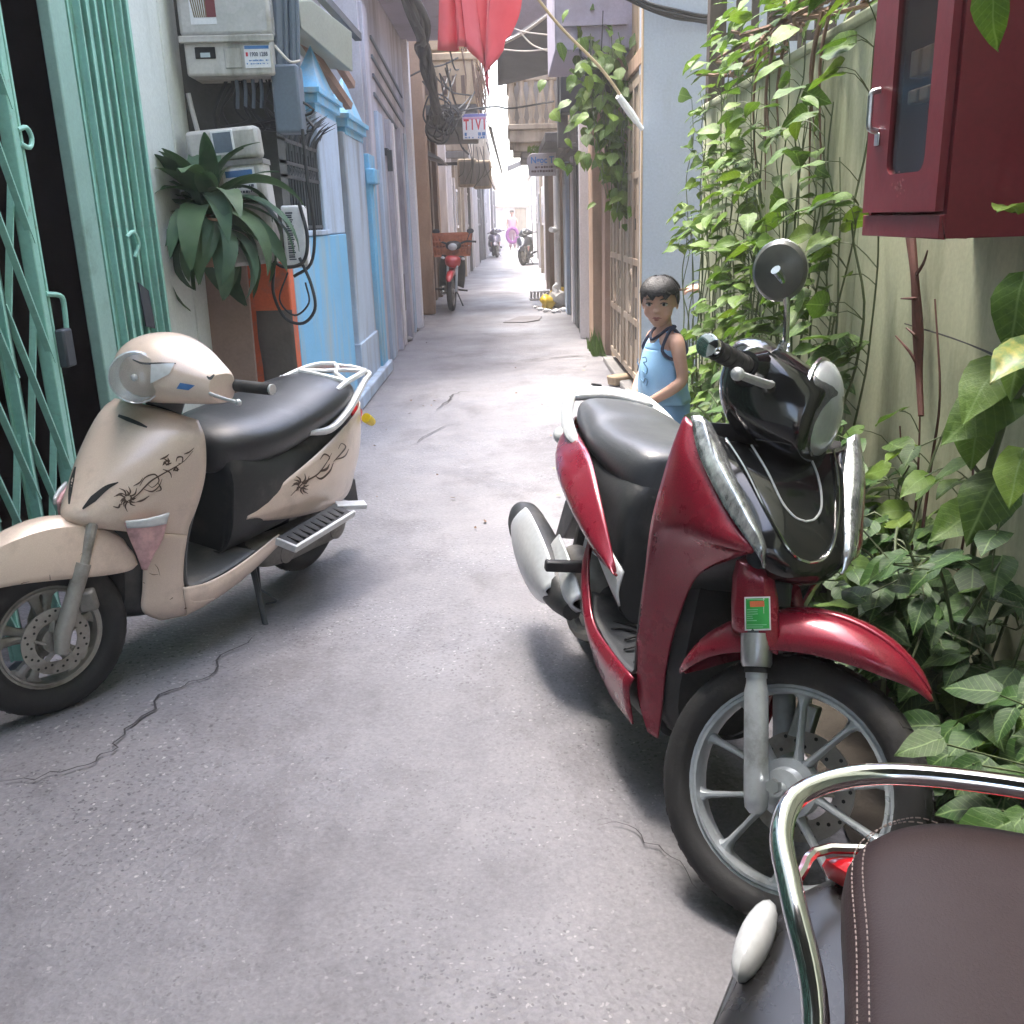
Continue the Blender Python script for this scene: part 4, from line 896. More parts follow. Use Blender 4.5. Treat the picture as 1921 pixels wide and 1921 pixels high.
m = MB(); m.tube([(-0.3, 0, 0.40), (0.16, 0, 0.40)], 0.012, 6); m.tube([(-0.1, 0, 0.345), (-0.1, 0, 0.40)], 0.006, 5); m.tube([(0.1, 0, 0.345), (0.1, 0, 0.40)], 0.006, 5); m.build('hanger', MT['iron'], sg)
# sign on the right
s2 = thing('wall_sign', 'grey round cornered sign with blue lettering sticking out on the right', 'sign', (0.40, 12.0, 1.78))
m = MB()
oc = [(0.17, 0), (0.17, 0.255), (-0.11, 0.255), (-0.14, 0.24), (-0.165, 0.2), (-0.175, 0.15), (-0.16, 0.12), (-0.15, 0.02), (-0.13, 0)]
m.prism([(x, -0.015, z) for x, z in oc], (0, 0.03, 0)); m.build('panel', pm('sign_grey', (0.40, 0.36, 0.36), 0.6, dirt=(0.25, 0.22, 0.22), dscale=6, damt=0.3), s2, bevel=0.006)
text_mesh('Ngoc T', 0.1, MT['inkblue'], 'lettering', s2, Matrix.Translation((0.01, -0.0165, 0.175)) @ FACE, 0.003, w=0.27)
m = MB(); m.box(0.0, 0.014, -0.0168, -0.0152, 0.122, 0.134); m.build('lettering', MT['inkblue'], s2)
m = MB(); scribble(m, -0.12, 0.15, 0.10, 0.028, -0.0155, 4); scribble(m, -0.12, 0.15, 0.055, 0.03, -0.0155, 6); m.build('print', pm('brown_lettering', (0.10, 0.055, 0.05), 0.6), s2)
m = MB(); m.box(0.17, 0.45, -0.012, 0.012, 0.1, 0.14); m.build('arm', MT['iron'], s2)

# ---- row of far houses, left and right
def far_house(name_label, side, y0, y1, xf_, h, mat, seed, bal=None, wins=2):
    r = random.Random(seed); s = side; t = thing('house', name_label, 'house', (xf_, (y0 + y1) / 2, 0)); O = Matrix.Translation((-xf_, -(y0 + y1) / 2, 0))
    def f(name, m, mt, **kw): m.xf(O); return m.build(name, mt, t, **kw)
    def bx(m, d0, d1, a, b, c, d): m.box(min(xf_ - s * d0, xf_ - s * d1), max(xf_ - s * d0, xf_ - s * d1), a, b, c, d); return m
    f('wall', bx(MB(), -3, 0, y0, y1 - 0.02, 0, h), mat)
    L = y1 - y0
    f('door', bx(MB(), 0.002, 0.03, y0 + 0.22 * L, y0 + 0.22 * L + 1.0, 0, 2.05), MT[r.choice(('brown', 'iron', 'greyblue', 'beigegate'))], bevel=0.01)
    f('door_frame', bx(MB(), 0.002, 0.07, y0 + 0.22 * L - 0.14, y0 + 0.22 * L - 0.01, 0, 2.2), MT['whitewash'], bevel=0.01)
    f('door_frame', bx(MB(), 0.002, 0.07, y0 + 0.22 * L + 1.01, y0 + 0.22 * L + 1.14, 0, 2.2), MT['whitewash'], bevel=0.01)
    for k in range(wins):
        a = y0 + L * (0.55 + 0.22 * k)
        w = f('window', bx(MB(), 0.002, 0.05, a, a + 0.7, 1.15, 2.0), MT['whitewash'], bevel=0.006)
        p_ = MB(); bx(p_, 0.05, 0.056, a + 0.06, a + 0.64, 1.21, 1.94); f2 = p_; f2.xf(O); f2.build('pane', MT['darkglass'], w)
    for k in range(2):
        a = y0 + L * (0.15 + 0.5 * k); f('pilaster', bx(MB(), 0.002, r.uniform(0.05, 0.12), a - 0.12, a + 0.02, 0, h - 0.3), MT[r.choice(('whitewash', 'balus', 'grey'))], bevel=0.01)
    f('cornice', bx(MB(), -0.1, 0.14, y0, y1 - 0.03, h - 0.12, h + 0.03), MT['balus'], bevel=0.02)
    if bal:
        z, dpt = bal; f('balcony_slab', bx(MB(), 0, dpt, y0 + 0.1 * L, y1 - 0.1 * L, z, z + 0.14), MT['grey'], bevel=0.02)
        f('balcony_front', bx(MB(), dpt - 0.06, dpt, y0 + 0.1 * L, y1 - 0.1 * L, z + 0.14, z + 0.95), MT['balus'], bevel=0.02)
        f('balcony_end', bx(MB(), 0, dpt - 0.06, y0 + 0.1 * L, y0 + 0.1 * L + 0.06, z + 0.14, z + 0.95), MT['balus'], bevel=0.02)
    return t
far_house('white house front just beyond the ochre house on the left', -1, 20.0, 23.5, -1.22, 4.3, MT['whitewash'], 1, (2.5, 0.45))
far_house('pale house with low balcony in the middle of the left row', -1, 23.5, 28.5, -1.12, 3.9, MT['balus'], 2, (2.35, 0.65))
far_house('whitewashed house with flat front in the left row past the low balcony', -1, 28.5, 34, -1.02, 3.4, MT['whitewash'], 3)
far_house('grey house front far along the left row beside the parked scooter', -1, 34, 41, -0.92, 3.1, MT['grey'], 4)
far_house('farthest pale house on the left where the alley ends', -1, 41, 56, -0.78, 3.0, MT['whitewash'], 5)
far_house('white house front past the dark shutter on the right', 1, 19.5, 24, 0.82, 3.6, MT['whitewash'], 6)
far_house('pinkish house with pilasters in the middle of the right row', 1, 24, 29.5, 0.88, 3.5, MT['balus'], 7)
far_house('grey house behind the parked dark scooter on the right', 1, 29.5, 36, 0.98, 4.2, MT['grey'], 8)
far_house('farthest pale house on the right where the alley ends', 1, 36, 56, 1.15, 3.4, MT['whitewash'], 9)
eh = thing('house', 'pale low house closing the far end of the alley', 'house', (0, 58, 0))
m = MB(); m.box(-4, 4, -0.5, 3, 0, 2.3); m.build('wall', MT['whitewash'], eh)
m = MB(); m.box(-4.1, 4.1, -0.9, -0.5, 1.95, 2.05); m.build('canopy', MT['balus'], eh)
m = MB(); m.box(.35, 1.0, -0.55, -0.5, 0, 1.9); m.build('door', MT['balus'], eh)
m = MB(); m.prism([at_y(952, 312, 30), at_y(990, 296, 30), at_y(990, 306, 30), at_y(952, 322, 30)], (0, 1.5, 0.1)); tag(m.build('roof_canopy', MT['grey']), 'small grey canopy sticking out far along on the right', 'canopy')
# electrical gear hung on the far left wall
for i, (px, py, w, h) in enumerate(((877, 325, 0.36, 0.5), (905, 328, 0.34, 0.5))):
    a = at_y(px, py, 19.0); o = thing('utility_box', None, None, tuple(a)); t_ = MB(); t_.box(-w / 2, w / 2, -0.12, 0.12, -h / 2, h / 2); t_.build('case', MT['balus'], o, bevel=0.03)
    t_ = MB(); t_.box(-1.36 - a.x, -w / 2, 0.02, 0.06, h / 2 - .1 + .05 * i, h / 2 - .06 + .05 * i); t_.build('bracket', MT['iron'], o)
    t_ = MB(); t_.box(-w / 2 + .04, w / 2 - .04, -0.128, -0.121, -h / 2 + .05, h / 2 - .05); t_.build('door', MT['grey'], o, bevel=.004)
    tag(o, ('brown grey utility box nearer the pole, under the TIVI sign', 'brown grey utility box nearer the alley middle, under the TIVI sign')[i], 'utility box', 'utility boxes under the sign')
m = MB()
for k in range(8):
    a = at_y(870 + k * 6, 270 + r.uniform(-8, 8), 18.8); m.tube([a, a + Vector((r.uniform(-.1, .1), 0, -0.4)), a + Vector((r.uniform(-.2, .2), 0, -r.uniform(0.5, 0.8)))], 0.008, 5, 4)
tag(m.build('drop_cables', MT['cable']), 'drop cables running down to the utility boxes', 'cable')
# ================================================================== SCOOTERS
def paint(name, col, metal=0.0, rough=0.28, flake=0.0, dirt=None, damt=0.15):
    t = NT(name); v = t.coords(); c = tuple(col)
    out = t.ramp(t.noise(v, 3, 5), [(0.3, tuple(x * 0.93 for x in c)), (0.7, tuple(min(1, x * 1.06) for x in c))])
    if flake: out = t.mix(flake, out, t.ramp(t.noise(v, 420, 2), [(0.4, tuple(x * 0.6 for x in c)), (0.66, tuple(min(1, x * 1.9 + 0.02) for x in c))]))
    if dirt: 
        k = t.new('ShaderNodeMapRange'); k.inputs['From Min'].default_value = 0.52; k.inputs['From Max'].default_value = 0.78; k.inputs['To Max'].default_value = damt * 2.5
        t.link(t.noise(v, 6, 8, 0.7), k.inputs['Value']); out = t.mix(k.outputs[0], out, dirt)
    t.link(out, t.b.inputs['Base Color']); t.b.inputs['Metallic'].default_value = metal
    rr = t.new('ShaderNodeMapRange'); rr.inputs['To Min'].default_value = rough * 0.75; rr.inputs['To Max'].default_value = rough * 1.4
    t.link(t.noise(v, 9, 6, 0.65), rr.inputs['Value']); t.link(rr.outputs[0], t.b.inputs['Roughness'])
    t.b.inputs['Coat Weight'].default_value = 0.6; t.b.inputs['Coat Roughness'].default_value = 0.10
    t.link(t.bump(t.noise(v, 160, 3), 0.02, 0.002), t.b.inputs['Coat Normal']); return t.m
MT['cream'] = paint('champagne_paint', (0.71, 0.56, 0.455), 0.12, 0.36, 0.10, (0.27, 0.20, 0.155), 0.22)
MT['red'] = paint('deep_red_paint', (0.235, 0.006, 0.025), 0.25, 0.26, 0.30, (0.16, 0.05, 0.05), 0.16)
MT['mopedred'] = paint('bright_red_paint', (0.50, 0.016, 0.025), 0.05, 0.3)
MT['gloss'] = paint('gloss_black', (0.010, 0.011, 0.012), 0.0, 0.10, 0, (0.10, 0.10, 0.10), 0.05)
MT['gloss2'] = pm('dark_grey_body_paint', (0.016, 0.016, 0.017), 0.28, var=0.2, vscale=4, dirt=(0.04, 0.04, 0.04), dscale=4, damt=0.3, spec=0.35)
MT['vinyl'] = pm('black_vinyl', (0.030, 0.032, 0.036), 0.36, var=0.15, vscale=5, bump=0.10, bscale=160, dirt=(0.075, 0.075, 0.08), dscale=4, damt=0.3)
MT['vinylgrey'] = pm('dark_grey_vinyl', (0.085, 0.090, 0.098), 0.36, var=0.12, vscale=5, bump=0.10, bscale=160, dirt=(0.10, 0.10, 0.105), dscale=4, damt=0.3)
MT['brownvinyl'] = pm('shaded_brown_vinyl', (0.030, 0.018, 0.019), 0.55, spec=0.25, var=0.06, vscale=5, bump=0.16, bscale=420, fine=0.10)  # brown darkened so the colour carries the viewer's shadow on the near seat
MT['plastic'] = pm('black_plastic', (0.022, 0.024, 0.026), 0.5, var=0.2, vscale=6, dirt=(0.075, 0.07, 0.065), dscale=5, damt=0.35, bump=0.08, bscale=120)
MT['mat'] = pm('grey_floor_plastic', (0.055, 0.060, 0.066), 0.5, var=0.2, vscale=5, dirt=(0.16, 0.15, 0.14), dscale=4, damt=0.45, bump=0.10, bscale=120)
MT['palemat'] = pm('worn_grey_floor_plastic', (0.085, 0.09, 0.098), 0.5, var=0.2, vscale=5, dirt=(0.20, 0.19, 0.18), dscale=4, damt=0.5, bump=0.10, bscale=120)
MT['rubber'] = pm('tyre_rubber', (0.020, 0.020, 0.021), 0.7, var=0.25, vscale=5, dirt=(0.085, 0.078, 0.07), dscale=4, damt=0.35, bump=0.15, bscale=70)
MT['alloy'] = pm('silver_wheel_paint', (0.50, 0.54, 0.57), 0.32, metal=0.45, var=0.06, dirt=(0.20, 0.20, 0.20), dscale=9, damt=0.18)
MT['dullalloy'] = pm('dusty_alloy', (0.36, 0.34, 0.31), 0.5, metal=0.4, var=0.12, dirt=(0.14, 0.12, 0.10), dscale=7, damt=0.4)
MT['chrome'] = pm('chrome', (0.78, 0.80, 0.82), 0.10, metal=1.0, var=0.04, rvar=0.06)
MT['silver'] = pm('silver_paint', (0.60, 0.62, 0.63), 0.34, metal=0.35, var=0.05)
MT['whiterack'] = pm('white_grey_paint', (0.62, 0.63, 0.63), 0.35, metal=0.15, var=0.05)
MT['engine'] = pm('dusty_engine_metal', (0.22, 0.205, 0.185), 0.6, metal=0.3, var=0.2, dirt=(0.09, 0.08, 0.07), dscale=8, damt=0.5, bump=0.2)
MT['lens'] = glassy('clear_lens', (0.92, 0.96, 0.97), 0.04, 0.92)
MT['lensmilk'] = pm('milky_lens', (0.62, 0.64, 0.64), 0.12, var=0.12, vscale=18, coat=0.6)
MT['reflector'] = pm('headlamp_reflector', (0.86, 0.90, 0.92), 0.2, metal=0.5, var=0.12, vscale=14)
def streaked():
    t = NT('streaky_clear_lens'); v = t.coords((1, 1, .25)); n = t.noise(v, 95, 3, .7); n2 = t.noise(t.coords(), 11, 3)
    c = t.mix(0.45, t.ramp(n, [(.34, (.05, .055, .06)), (.5, (.40, .43, .45)), (.66, (.85, .88, .90))]), t.ramp(n2, [(.35, (.08, .085, .09)), (.65, (.85, .87, .88))]))
    t.link(c, t.b.inputs['Base Color']); t.b.inputs['Metallic'].default_value = .7; t.b.inputs['Roughness'].default_value = .14; t.b.inputs['Coat Weight'].default_value = 1.0; t.b.inputs['Coat Roughness'].default_value = .03; return t.m
MT['striplens'] = streaked()
MT['lensred'] = pm('red_lens', (0.50, 0.012, 0.02), 0.12, var=0.2, vscale=20, coat=0.6)
MT['lensstripe'] = pm('striped_lens', (0.62, 0.36, 0.36), 0.14, var=0.35, vscale=26, coat=0.6)
MT['yellow'] = pm('yellow_plastic', (0.75, 0.55, 0.02), 0.35, var=0.06)
MT['thread'] = pm('pale_thread', (0.27, 0.215, 0.20), 0.8)

def bike_root(name, label, cat, rear, front_dir_deg, lean, group=None):
    """origin at the rear contact patch; +x forward, +y to the machine's left"""
    h = Vector((cos(radians(front_dir_deg)), sin(radians(front_dir_deg)), 0)); l = Vector((-h.y, h.x, 0)); z = Vector((0, 0, 1)); c, s = cos(radians(lean)), sin(radians(lean))
    Y2 = l * c - z * s; Z2 = z * c + l * s
    M = Matrix((h, Y2, Z2)).transposed().to_4x4(); M.translation = Vector((rear[0], rear[1], 0.012))
    o = thing(name, label, cat, group=group); o.matrix_world = M; return o
def steer_m(p, rake, ang):
    ax = Vector((-sin(radians(rake)), 0, cos(radians(rake)))); p = Vector(p)
    return Matrix.Translation(p) @ Matrix.Rotation(radians(ang), 4, ax) @ Matrix.Translation(-p)
def tyre_prof(R, w, h, n=16):
    """closed section of a tyre, outer radius R, width w, height h"""
    out = []
    for k in range(n):
        a = 2 * pi * k / n; ca, sa = cos(a), sin(a)
        out.append((R - h / 2 + h / 2 * math.copysign(abs(sa) ** 0.8, sa), w / 2 * math.copysign(abs(ca) ** 0.75, ca)))
    return out
def ring_lathe(m, prof, M, seg=48):
    rings = [[M @ Vector((r * cos(2 * pi * k / seg), y, r * sin(2 * pi * k / seg))) for r, y in prof] for k in range(seg)]
    return m.rings(rings, closed=True, cap=False)
def wheel(root, c, S, R, tw, th, hub, spoke, mats, disc=None, width=None):
    M = S @ Matrix.Translation(c); rr = R - th
    m = MB(); m.lathe([(0.02, -tw * 0.62), (0.036, -tw * 0.60), (0.04, -tw * 0.3), (hub, -tw * 0.25), (hub, tw * 0.25), (0.04, tw * 0.3), (0.036, tw * 0.6), (0.02, tw * 0.62)], c=(0, 0, 0), axis='y', seg=28, M=M)
    m.lathe([(0.0, -tw * 0.95), (0.013, -tw * 0.95), (0.013, -tw * 0.6)], axis='y', seg=12, M=M)
    w = m.build('wheel', mats['rim'], root)
    m = MB(); ring_lathe(m, tyre_prof(R, tw, th + 0.012), M)
    # shallow tread blocks
    nb = 44
    for k in range(nb):
        for s in (-1, 1):
            a = 2 * pi * (k + (0.5 if s > 0 else 0)) / nb; da = 0.042
            q = []
            for dr in (-0.004, 0.0022):
                for (aa, yy) in ((a - da, 0.06), (a + da * 0.3, 0.06), (a + da, 0.36), (a - da * 0.3, 0.36)):
                    rad = R + dr - th * 0.32 * (yy / 0.5) ** 3 * 1.2; q.append(M @ Vector((rad * cos(aa), s * yy * tw, rad * sin(aa))))
            m.add(q, [(4, 5, 6, 7), (0, 1, 5, 4), (1, 2, 6, 5), (2, 3, 7, 6), (3, 0, 4, 7)])
    m.build('tyre', MT['rubber'], w, smooth=30)
    m = MB(); W = width or tw * 0.72
    ring_lathe(m, [(rr + 0.006, -W / 2), (rr + 0.006, -W / 2 + 0.006), (rr - 0.012, -W * 0.30), (rr - 0.016, 0), (rr - 0.012, W * 0.30), (rr + 0.006, W / 2 - 0.006), (rr + 0.006, W / 2), (rr - 0.003, W / 2), (rr - 0.006, W * 0.40), (rr - 0.014, W * 0.36), (rr - 0.017, W * 0.43), (rr - 0.023, W * 0.43), (rr - 0.026, W * 0.22), (rr - 0.027, 0), (rr - 0.026, -W * 0.22), (rr - 0.023, -W * 0.43), (rr - 0.017, -W * 0.43), (rr - 0.014, -W * 0.36), (rr - 0.006, -W * 0.40), (rr - 0.003, -W / 2)], M)
    n, sw, pair = spoke
    for k in range(n):
        for s in ((-1, 1) if pair else (0,)):
            a0 = 2 * pi * k / n + s * pair * 0.42 + 0.3; a1 = 2 * pi * k / n + s * pair + 0.3
            p0 = Vector((hub * 0.85 * cos(a0), 0, hub * 0.85 * sin(a0))); p1 = Vector(((rr - 0.022) * cos(a1), 0, (rr - 0.026) * sin(a1)))
            d = (p1 - p0); nrm = Vector((-d.z, 0, d.x)).normalized(); rings = []
            for t, kk, dp in ((0, 1.5, 1.3), (0.15, 1.0, 1.1), (0.5, 0.8, 0.95), (0.85, 1.0, 0.95), (0.95, 1.7, 1.0), (1.0, 3.2, 1.0)):
                c_ = p0 + d * t; hw = sw * kk / 2; hd = W * 0.24 * dp
                rings.append([M @ (c_ + nrm * a * hw + Vector((0, b * hd, 0))) for a, b in ((1, 0.6), (0.4, 1), (-0.4, 1), (-1, 0.6), (-1, -0.6), (-0.4, -1), (0.4, -1), (1, -0.6))])
            m.rings(rings, False, False)
    m.build('rim', mats['rim'], w, smooth=40)
    if disc:
        y, rd = disc; m = MB(); ring_lathe(m, [(rd, y - 0.002), (rd, y + 0.002), (rd * 0.62, y + 0.002), (rd * 0.62, y - 0.002)], M, 40)
        for k in range(5):
            a = 2 * pi * k / 5; m.beam(M @ Vector((0.03 * cos(a), y, 0.03 * sin(a))), M @ Vector((rd * 0.65 * cos(a + 0.3), y, rd * 0.65 * sin(a + 0.3))), 0.016, 0.004)
        dk = m.build('brake_disc', MT['dullalloy'], w)
        m = MB()
        for k in range(30):
            a = 2 * pi * k / 30; r_ = rd * (0.72 + 0.1 * (k % 3)); cc = M @ Vector((r_ * cos(a), y - math.copysign(0.0027, -y) * 0 + 0, r_ * sin(a)))
            for s in (-1, 1): m.lathe([(0.0, 0), (0.004, 0)], axis='y', seg=6, cap=False, M=M @ Matrix.Translation((r_ * cos(a), y + s * 0.0024, r_ * sin(a))))
        m.build('disc_hole', MT['dark'], w, smooth=0)
    return w
def arch(m, c, S, secs, n=9, nu=5):
    """fender: secs = (angle deg from forward, radius, half width, side drop)"""
    A = cr(np.array(secs, float), nu); rows = []
    for a, r, w, d in A:
        row = []
        for k in range(n):
            t = -1 + 2 * k / (n - 1); yy = w * math.copysign(abs(t) ** 0.75, t); dr = -d * abs(t) ** 3.2
            p = Vector((c[0] + (r + dr) * cos(radians(a)), yy, c[2] + (r + dr) * sin(radians(a)))); row.append(tuple(S @ p))
        rows.append(row)
    return m.grid(rows)
def both(root, name, mat, fn, **kw):
    """one part per side: fn(side) returns an MB"""
    return [fn(s).build(name, mat, root, **kw) for s in (1, -1)]
def side(rows, s): return [[(x, y * s, z) for x, y, z in r] for r in rows]

bpy.context.view_layer.update()
def bvh_world(o):
    dg = bpy.context.evaluated_depsgraph_get(); e = o.evaluated_get(dg); me = e.to_mesh(); M = o.matrix_world
    b = BVHTree.FromPolygons([M @ v.co for v in me.vertices], [tuple(p.vertices) for p in me.polygons]); e.to_mesh_clear(); return b
def on_surface(objs, px, py, off=0.0012):
    """the point of the real surface that the photograph shows at this pixel"""
    d = _ray(px, py).normalized(); best = None
    for b in objs:
        h = b.ray_cast(CO, d)
        if h[0] is not None and (best is None or h[3] < best[3]): best = h
    if best is None: return None
    n = best[1] if best[1].dot(d) < 0 else -best[1]
    return best[0] + n * off, n
def decal(objs, lines, name, mat, parent, off=0.0012):
    """ribbons of paint lying on the surface; lines = [(points px, width px or list)]"""
    bpy.context.view_layer.update(); inv = parent.matrix_world.inverted(); m = MB()
    for pts, w in lines:
        P = cr(np.array(pts, float), 5); W = np.interp(np.linspace(0, 1, len(P)), np.linspace(0, 1, len(w)), w) if isinstance(w, (list, tuple)) else np.full(len(P), w)
        row = []
        for i, q in enumerate(P):
            t = P[min(i + 1, len(P) - 1)] - P[max(i - 1, 0)]; t = t / (np.hypot(*t) + 1e-9); nn = np.array((-t[1], t[0])) * W[i] / 2
            a, b = on_surface(objs, *(q + nn), off), on_surface(objs, *(q - nn), off)
            if a and b: row.append([tuple(inv @ a[0]), tuple(inv @ b[0])])
            else:
                if len(row) > 1: m.grid(row)
                row = []
        if len(row) > 1: m.grid(row)
    return m.build(name, mat, parent, smooth=0) if m.v else None
def patch(objs, quad, name, mat, parent, n=6, off=0.0014):
    bpy.context.view_layer.update(); inv = parent.matrix_world.inverted(); G = []; (a, b, c, d) = [np.array(q, float) for q in quad]
    for i in range(n + 1):
        row = []
        for k in range(n + 1):
            u, v = k / n, i / n; q = (a * (1 - u) + b * u) * (1 - v) + (d * (1 - u) + c * u) * v; h = on_surface(objs, *q, off)
            if h is None: break
            row.append(tuple(inv @ h[0]))
        if len(row) == n + 1: G.append(row)
    if len(G) < 2: return None
    m = MB(); m.grid(G); return m.build(name, mat, parent)

# ------------------------------------------------------------------ the champagne scooter
def champagne():
    rt = bike_root('parked_scooter', 'champagne coloured scooter with dark floral decals and white rear rack, parked before the green gate', 'scooter', (-0.873, 3.581), 246.0, 9)
    S = steer_m((1.17, 0, 0.23), 26, -19); I = Matrix.Identity(4)
    wheel(rt, (1.195, 0, 0.215), S, 0.228, 0.092, 0.072, 0.055, (5, 0.026, 0.16), {'rim': MT['dullalloy']}, disc=(-0.05 + 0.11, 0.095))
    wheel(rt, (0, 0, 0.21), I, 0.215, 0.10, 0.075, 0.06, (5, 0.03, 0), {'rim': MT['dullalloy']})
    m = MB()
    A = [[(1.475, 0.0, 0.405)] * 1]
    rows = [(1.46, 0.415, 0.395, 0.012), (1.39, 0.475, 0.405, 0.045), (1.28, 0.530, 0.405, 0.068), (1.16, 0.552, 0.390, 0.082), (1.05, 0.530, 0.372, 0.088), (0.975, 0.478, 0.365, 0.085), (0.945, 0.43, 0.375, 0.08)]
    G = []
    for x, zt, zb, w in cr(np.array(rows), 4):
        G.append([tuple(S @ Vector((x, w * t, zt - (zt - zb) * abs(t) ** e))) for t, e in ((-1, 1), (-0.98, 6), (-0.9, 5), (-0.62, 4), (-0.3, 3), (0, 1), (0.3, 3), (0.62, 4), (0.9, 5), (0.98, 6), (1, 1))])
    m.grid(G); m.build('fender', MT['cream'], rt, solid=0.004)
    for s in (1, -1):
        m = MB(); m.tube([S @ Vector((1.195, s * 0.082, 0.185)), S @ Vector((1.185, s * 0.082, 0.235)), S @ Vector((1.10, s * 0.080, 0.42))], [0.019, 0.023, 0.021], 12); m.tube([S @ Vector((1.105, s * 0.080, 0.40)), S @ Vector((1.05, s * 0.06, 0.52))], 0.015, 10)
        m.build('fork_leg', MT['dullalloy'], rt)
    m = MB(); m.beam(S @ Vector((1.10, 0.085, 0.285)), S @ Vector((1.11, 0.085, 0.345)), 0.035, 0.05); m.build('brake_caliper', MT['engine'], rt, bevel=0.008)
    # front shield
    half = [[(0.815, 0, .815), (0.805, .06, .812), (0.785, .12, .80), (0.765, .160, .79)],
            [(0.900, 0, .765), (0.888, .07, .765), (0.845, .145, .757), (0.782, .200, .745)],
            [(0.985, 0, .69), (0.965, .075, .69), (0.905, .152, .675), (0.797, .215, .65)],
            [(1.065, 0, .605), (1.035, .068, .605), (0.955, .142, .590), (0.818, .208, .56)],
            [(1.115, 0, .552), (1.075, .06, .545), (0.978, .130, .525), (0.838, .192, .49)],
            [(1.095, 0, .518), (1.06, .052, .512), (0.975, .122, .490), (0.842, .186, .455)]]
    rows = [[(x, -y, z) for x, y, z in r[::-1]][:-1] + r for r in half]
    m = MB(); m.surf(rows, 5, 5); shield = m.build('front_shield', MT['cream'], rt, solid=0.006)
    legs = []
    for s in (1, -1):
        m = MB()
        m.surf(side([[(0.972, .122, .49), (0.915, .160, .475), (0.842, .186, .455)], [(0.955, .122, .41), (0.91, .150, .40), (0.85, .180, .38)], [(0.960, .122, .31), (0.915, .155, .30), (0.856, .184, .295)],
                     [(0.965, .124, .235), (0.90, .165, .225), (0.83, .195, .235)], [(0.90, .13, .178), (0.82, .17, .18), (0.73, .197, .205)]], s), 5, 4)
        m.surf(side([[(0.86, .186, .290), (0.86, .192, .25), (0.84, .180, .19), (0.83, .15, .172)], [(0.76, .190, .272), (0.76, .198, .24), (0.76, .186, .192), (0.76, .15, .176)], [(0.65, .194, .276), (0.65, .202, .25), (0.65, .190, .206), (0.65, .16, .19)],
                     [(0.53, .196, .296), (0.53, .204, .272), (0.53, .194, .235), (0.53, .16, .22)], [(0.40, .19, .318), (0.40, .195, .30), (0.40, .188, .272), (0.40, .16, .262)]], s), 5, 4)
        legs.append(m.build('leg_shield_side', MT['cream'], rt, solid=0.005))
    # inner leg shield, floor and dark understructure
    m = MB(); m.surf([[(0.775, -.155, .78), (0.76, -.08, .79), (0.755, 0, .79), (0.76, .08, .79), (0.775, .155, .78)], [(0.80, -.20, .62), (0.775, -.1, .62), (0.765, 0, .62), (0.775, .1, .62), (0.80, .20, .62)],
                      [(0.835, -.182, .45), (0.80, -.09, .45), (0.79, 0, .45), (0.80, .09, .45), (0.835, .182, .45)], [(0.845, -.182, .33), (0.825, -.09, .32), (0.82, 0, .32), (0.825, .09, .32), (0.845, .182, .33)],
                      [(0.82, -.186, .278), (0.80, -.09, .266), (0.79, 0, .266), (0.80, .09, .266), (0.82, .186, .278)], [(0.66, -.192, .278), (0.66, -.09, .27), (0.66, 0, .27), (0.66, .09, .27), (0.66, .192, .278)],
                      [(0.53, -.194, .298), (0.53, -.09, .29), (0.53, 0, .29), (0.53, .09, .29), (0.53, .194, .298)]], 4, 4); m.build('floor', MT['palemat'], rt, solid=0.004)
    m = MB(); m.loft([(0.995, 0, .33, .09, .16, .13, 3), (0.93, 0, .33, .118, .17, .15, 3.5), (0.80, 0, .23, .15, .05, .06, 3.5), (0.60, 0, .22, .15, .05, .06, 3.5), (0.42, 0, .24, .13, .05, .07, 3)], 4); m.build('underbody', MT['plastic'], rt)
    m = MB(); m.loft([(0.575, 0, .30, .09, .03, .04, 3, -0.1), (0.585, 0, .40, .125, .12, .12, 3.4), (0.575, 0, .50, .160, .15, .23, 3.2), (0.40, 0, .47, .19, .15, .18, 3), (0.1, 0, .50, .16, .12, .2, 3), (-0.15, 0, .55, .11, .08, .14, 3), (-0.22, 0, .57, .05, .04, .08, 3)], 4, 28); m.build('seat_base', MT['plastic'], rt)
    # seat
    m = MB(); m.loft([(0.635, 0, .615, .03, .03, .04, 2.2), (0.61, 0, .63, .105, .055, .075, 2.4), (0.53, 0, .645, .158, .068, .10, 2.5), (0.38, 0, .652, .185, .066, .10, 2.6), (0.20, 0, .668, .180, .066, .09, 2.6), (0.03, 0, .690, .165, .066, .085, 2.6), (-0.10, 0, .700, .140, .058, .08, 2.5), (-0.18, 0, .700, .085, .04, .06, 2.3), (-0.20, 0, .70, .02, .015, .02, 2)], 5, 32)
    m.build('seat', MT['vinyl'], rt)
    # tail side panels
    tails = []
    for s in (1, -1):
        m = MB(); m.surf(side([[(0.545, .160, .405), (0.545, .172, .415), (0.54, .16, .428)], [(0.42, .186, .375), (0.41, .200, .43), (0.40, .186, .492)], [(0.25, .196, .345), (0.23, .212, .44), (0.22, .192, .548)],
                              [(0.07, .178, .318), (0.05, .196, .45), (0.05, .176, .592)], [(-0.10, .138, .305), (-0.11, .155, .46), (-0.11, .142, .622)], [(-0.21, .095, .35), (-0.23, .105, .48), (-0.23, .095, .64)], [(-0.26, .04, .42), (-0.285, .045, .52), (-0.285, .04, .645)]], s), 5, 5)
        tails.append(m.build('tail_panel', MT['cream'], rt, solid=0.005))
    m = MB(); m.loft([(-0.20, 0, .55, .09, .08, .08, 3), (-0.285, 0, .57, .075, .05, .05, 3), (-0.30, 0, .57, .06, .03, .03, 3)], 3); m.build('tail_light', MT['lensred'], rt)
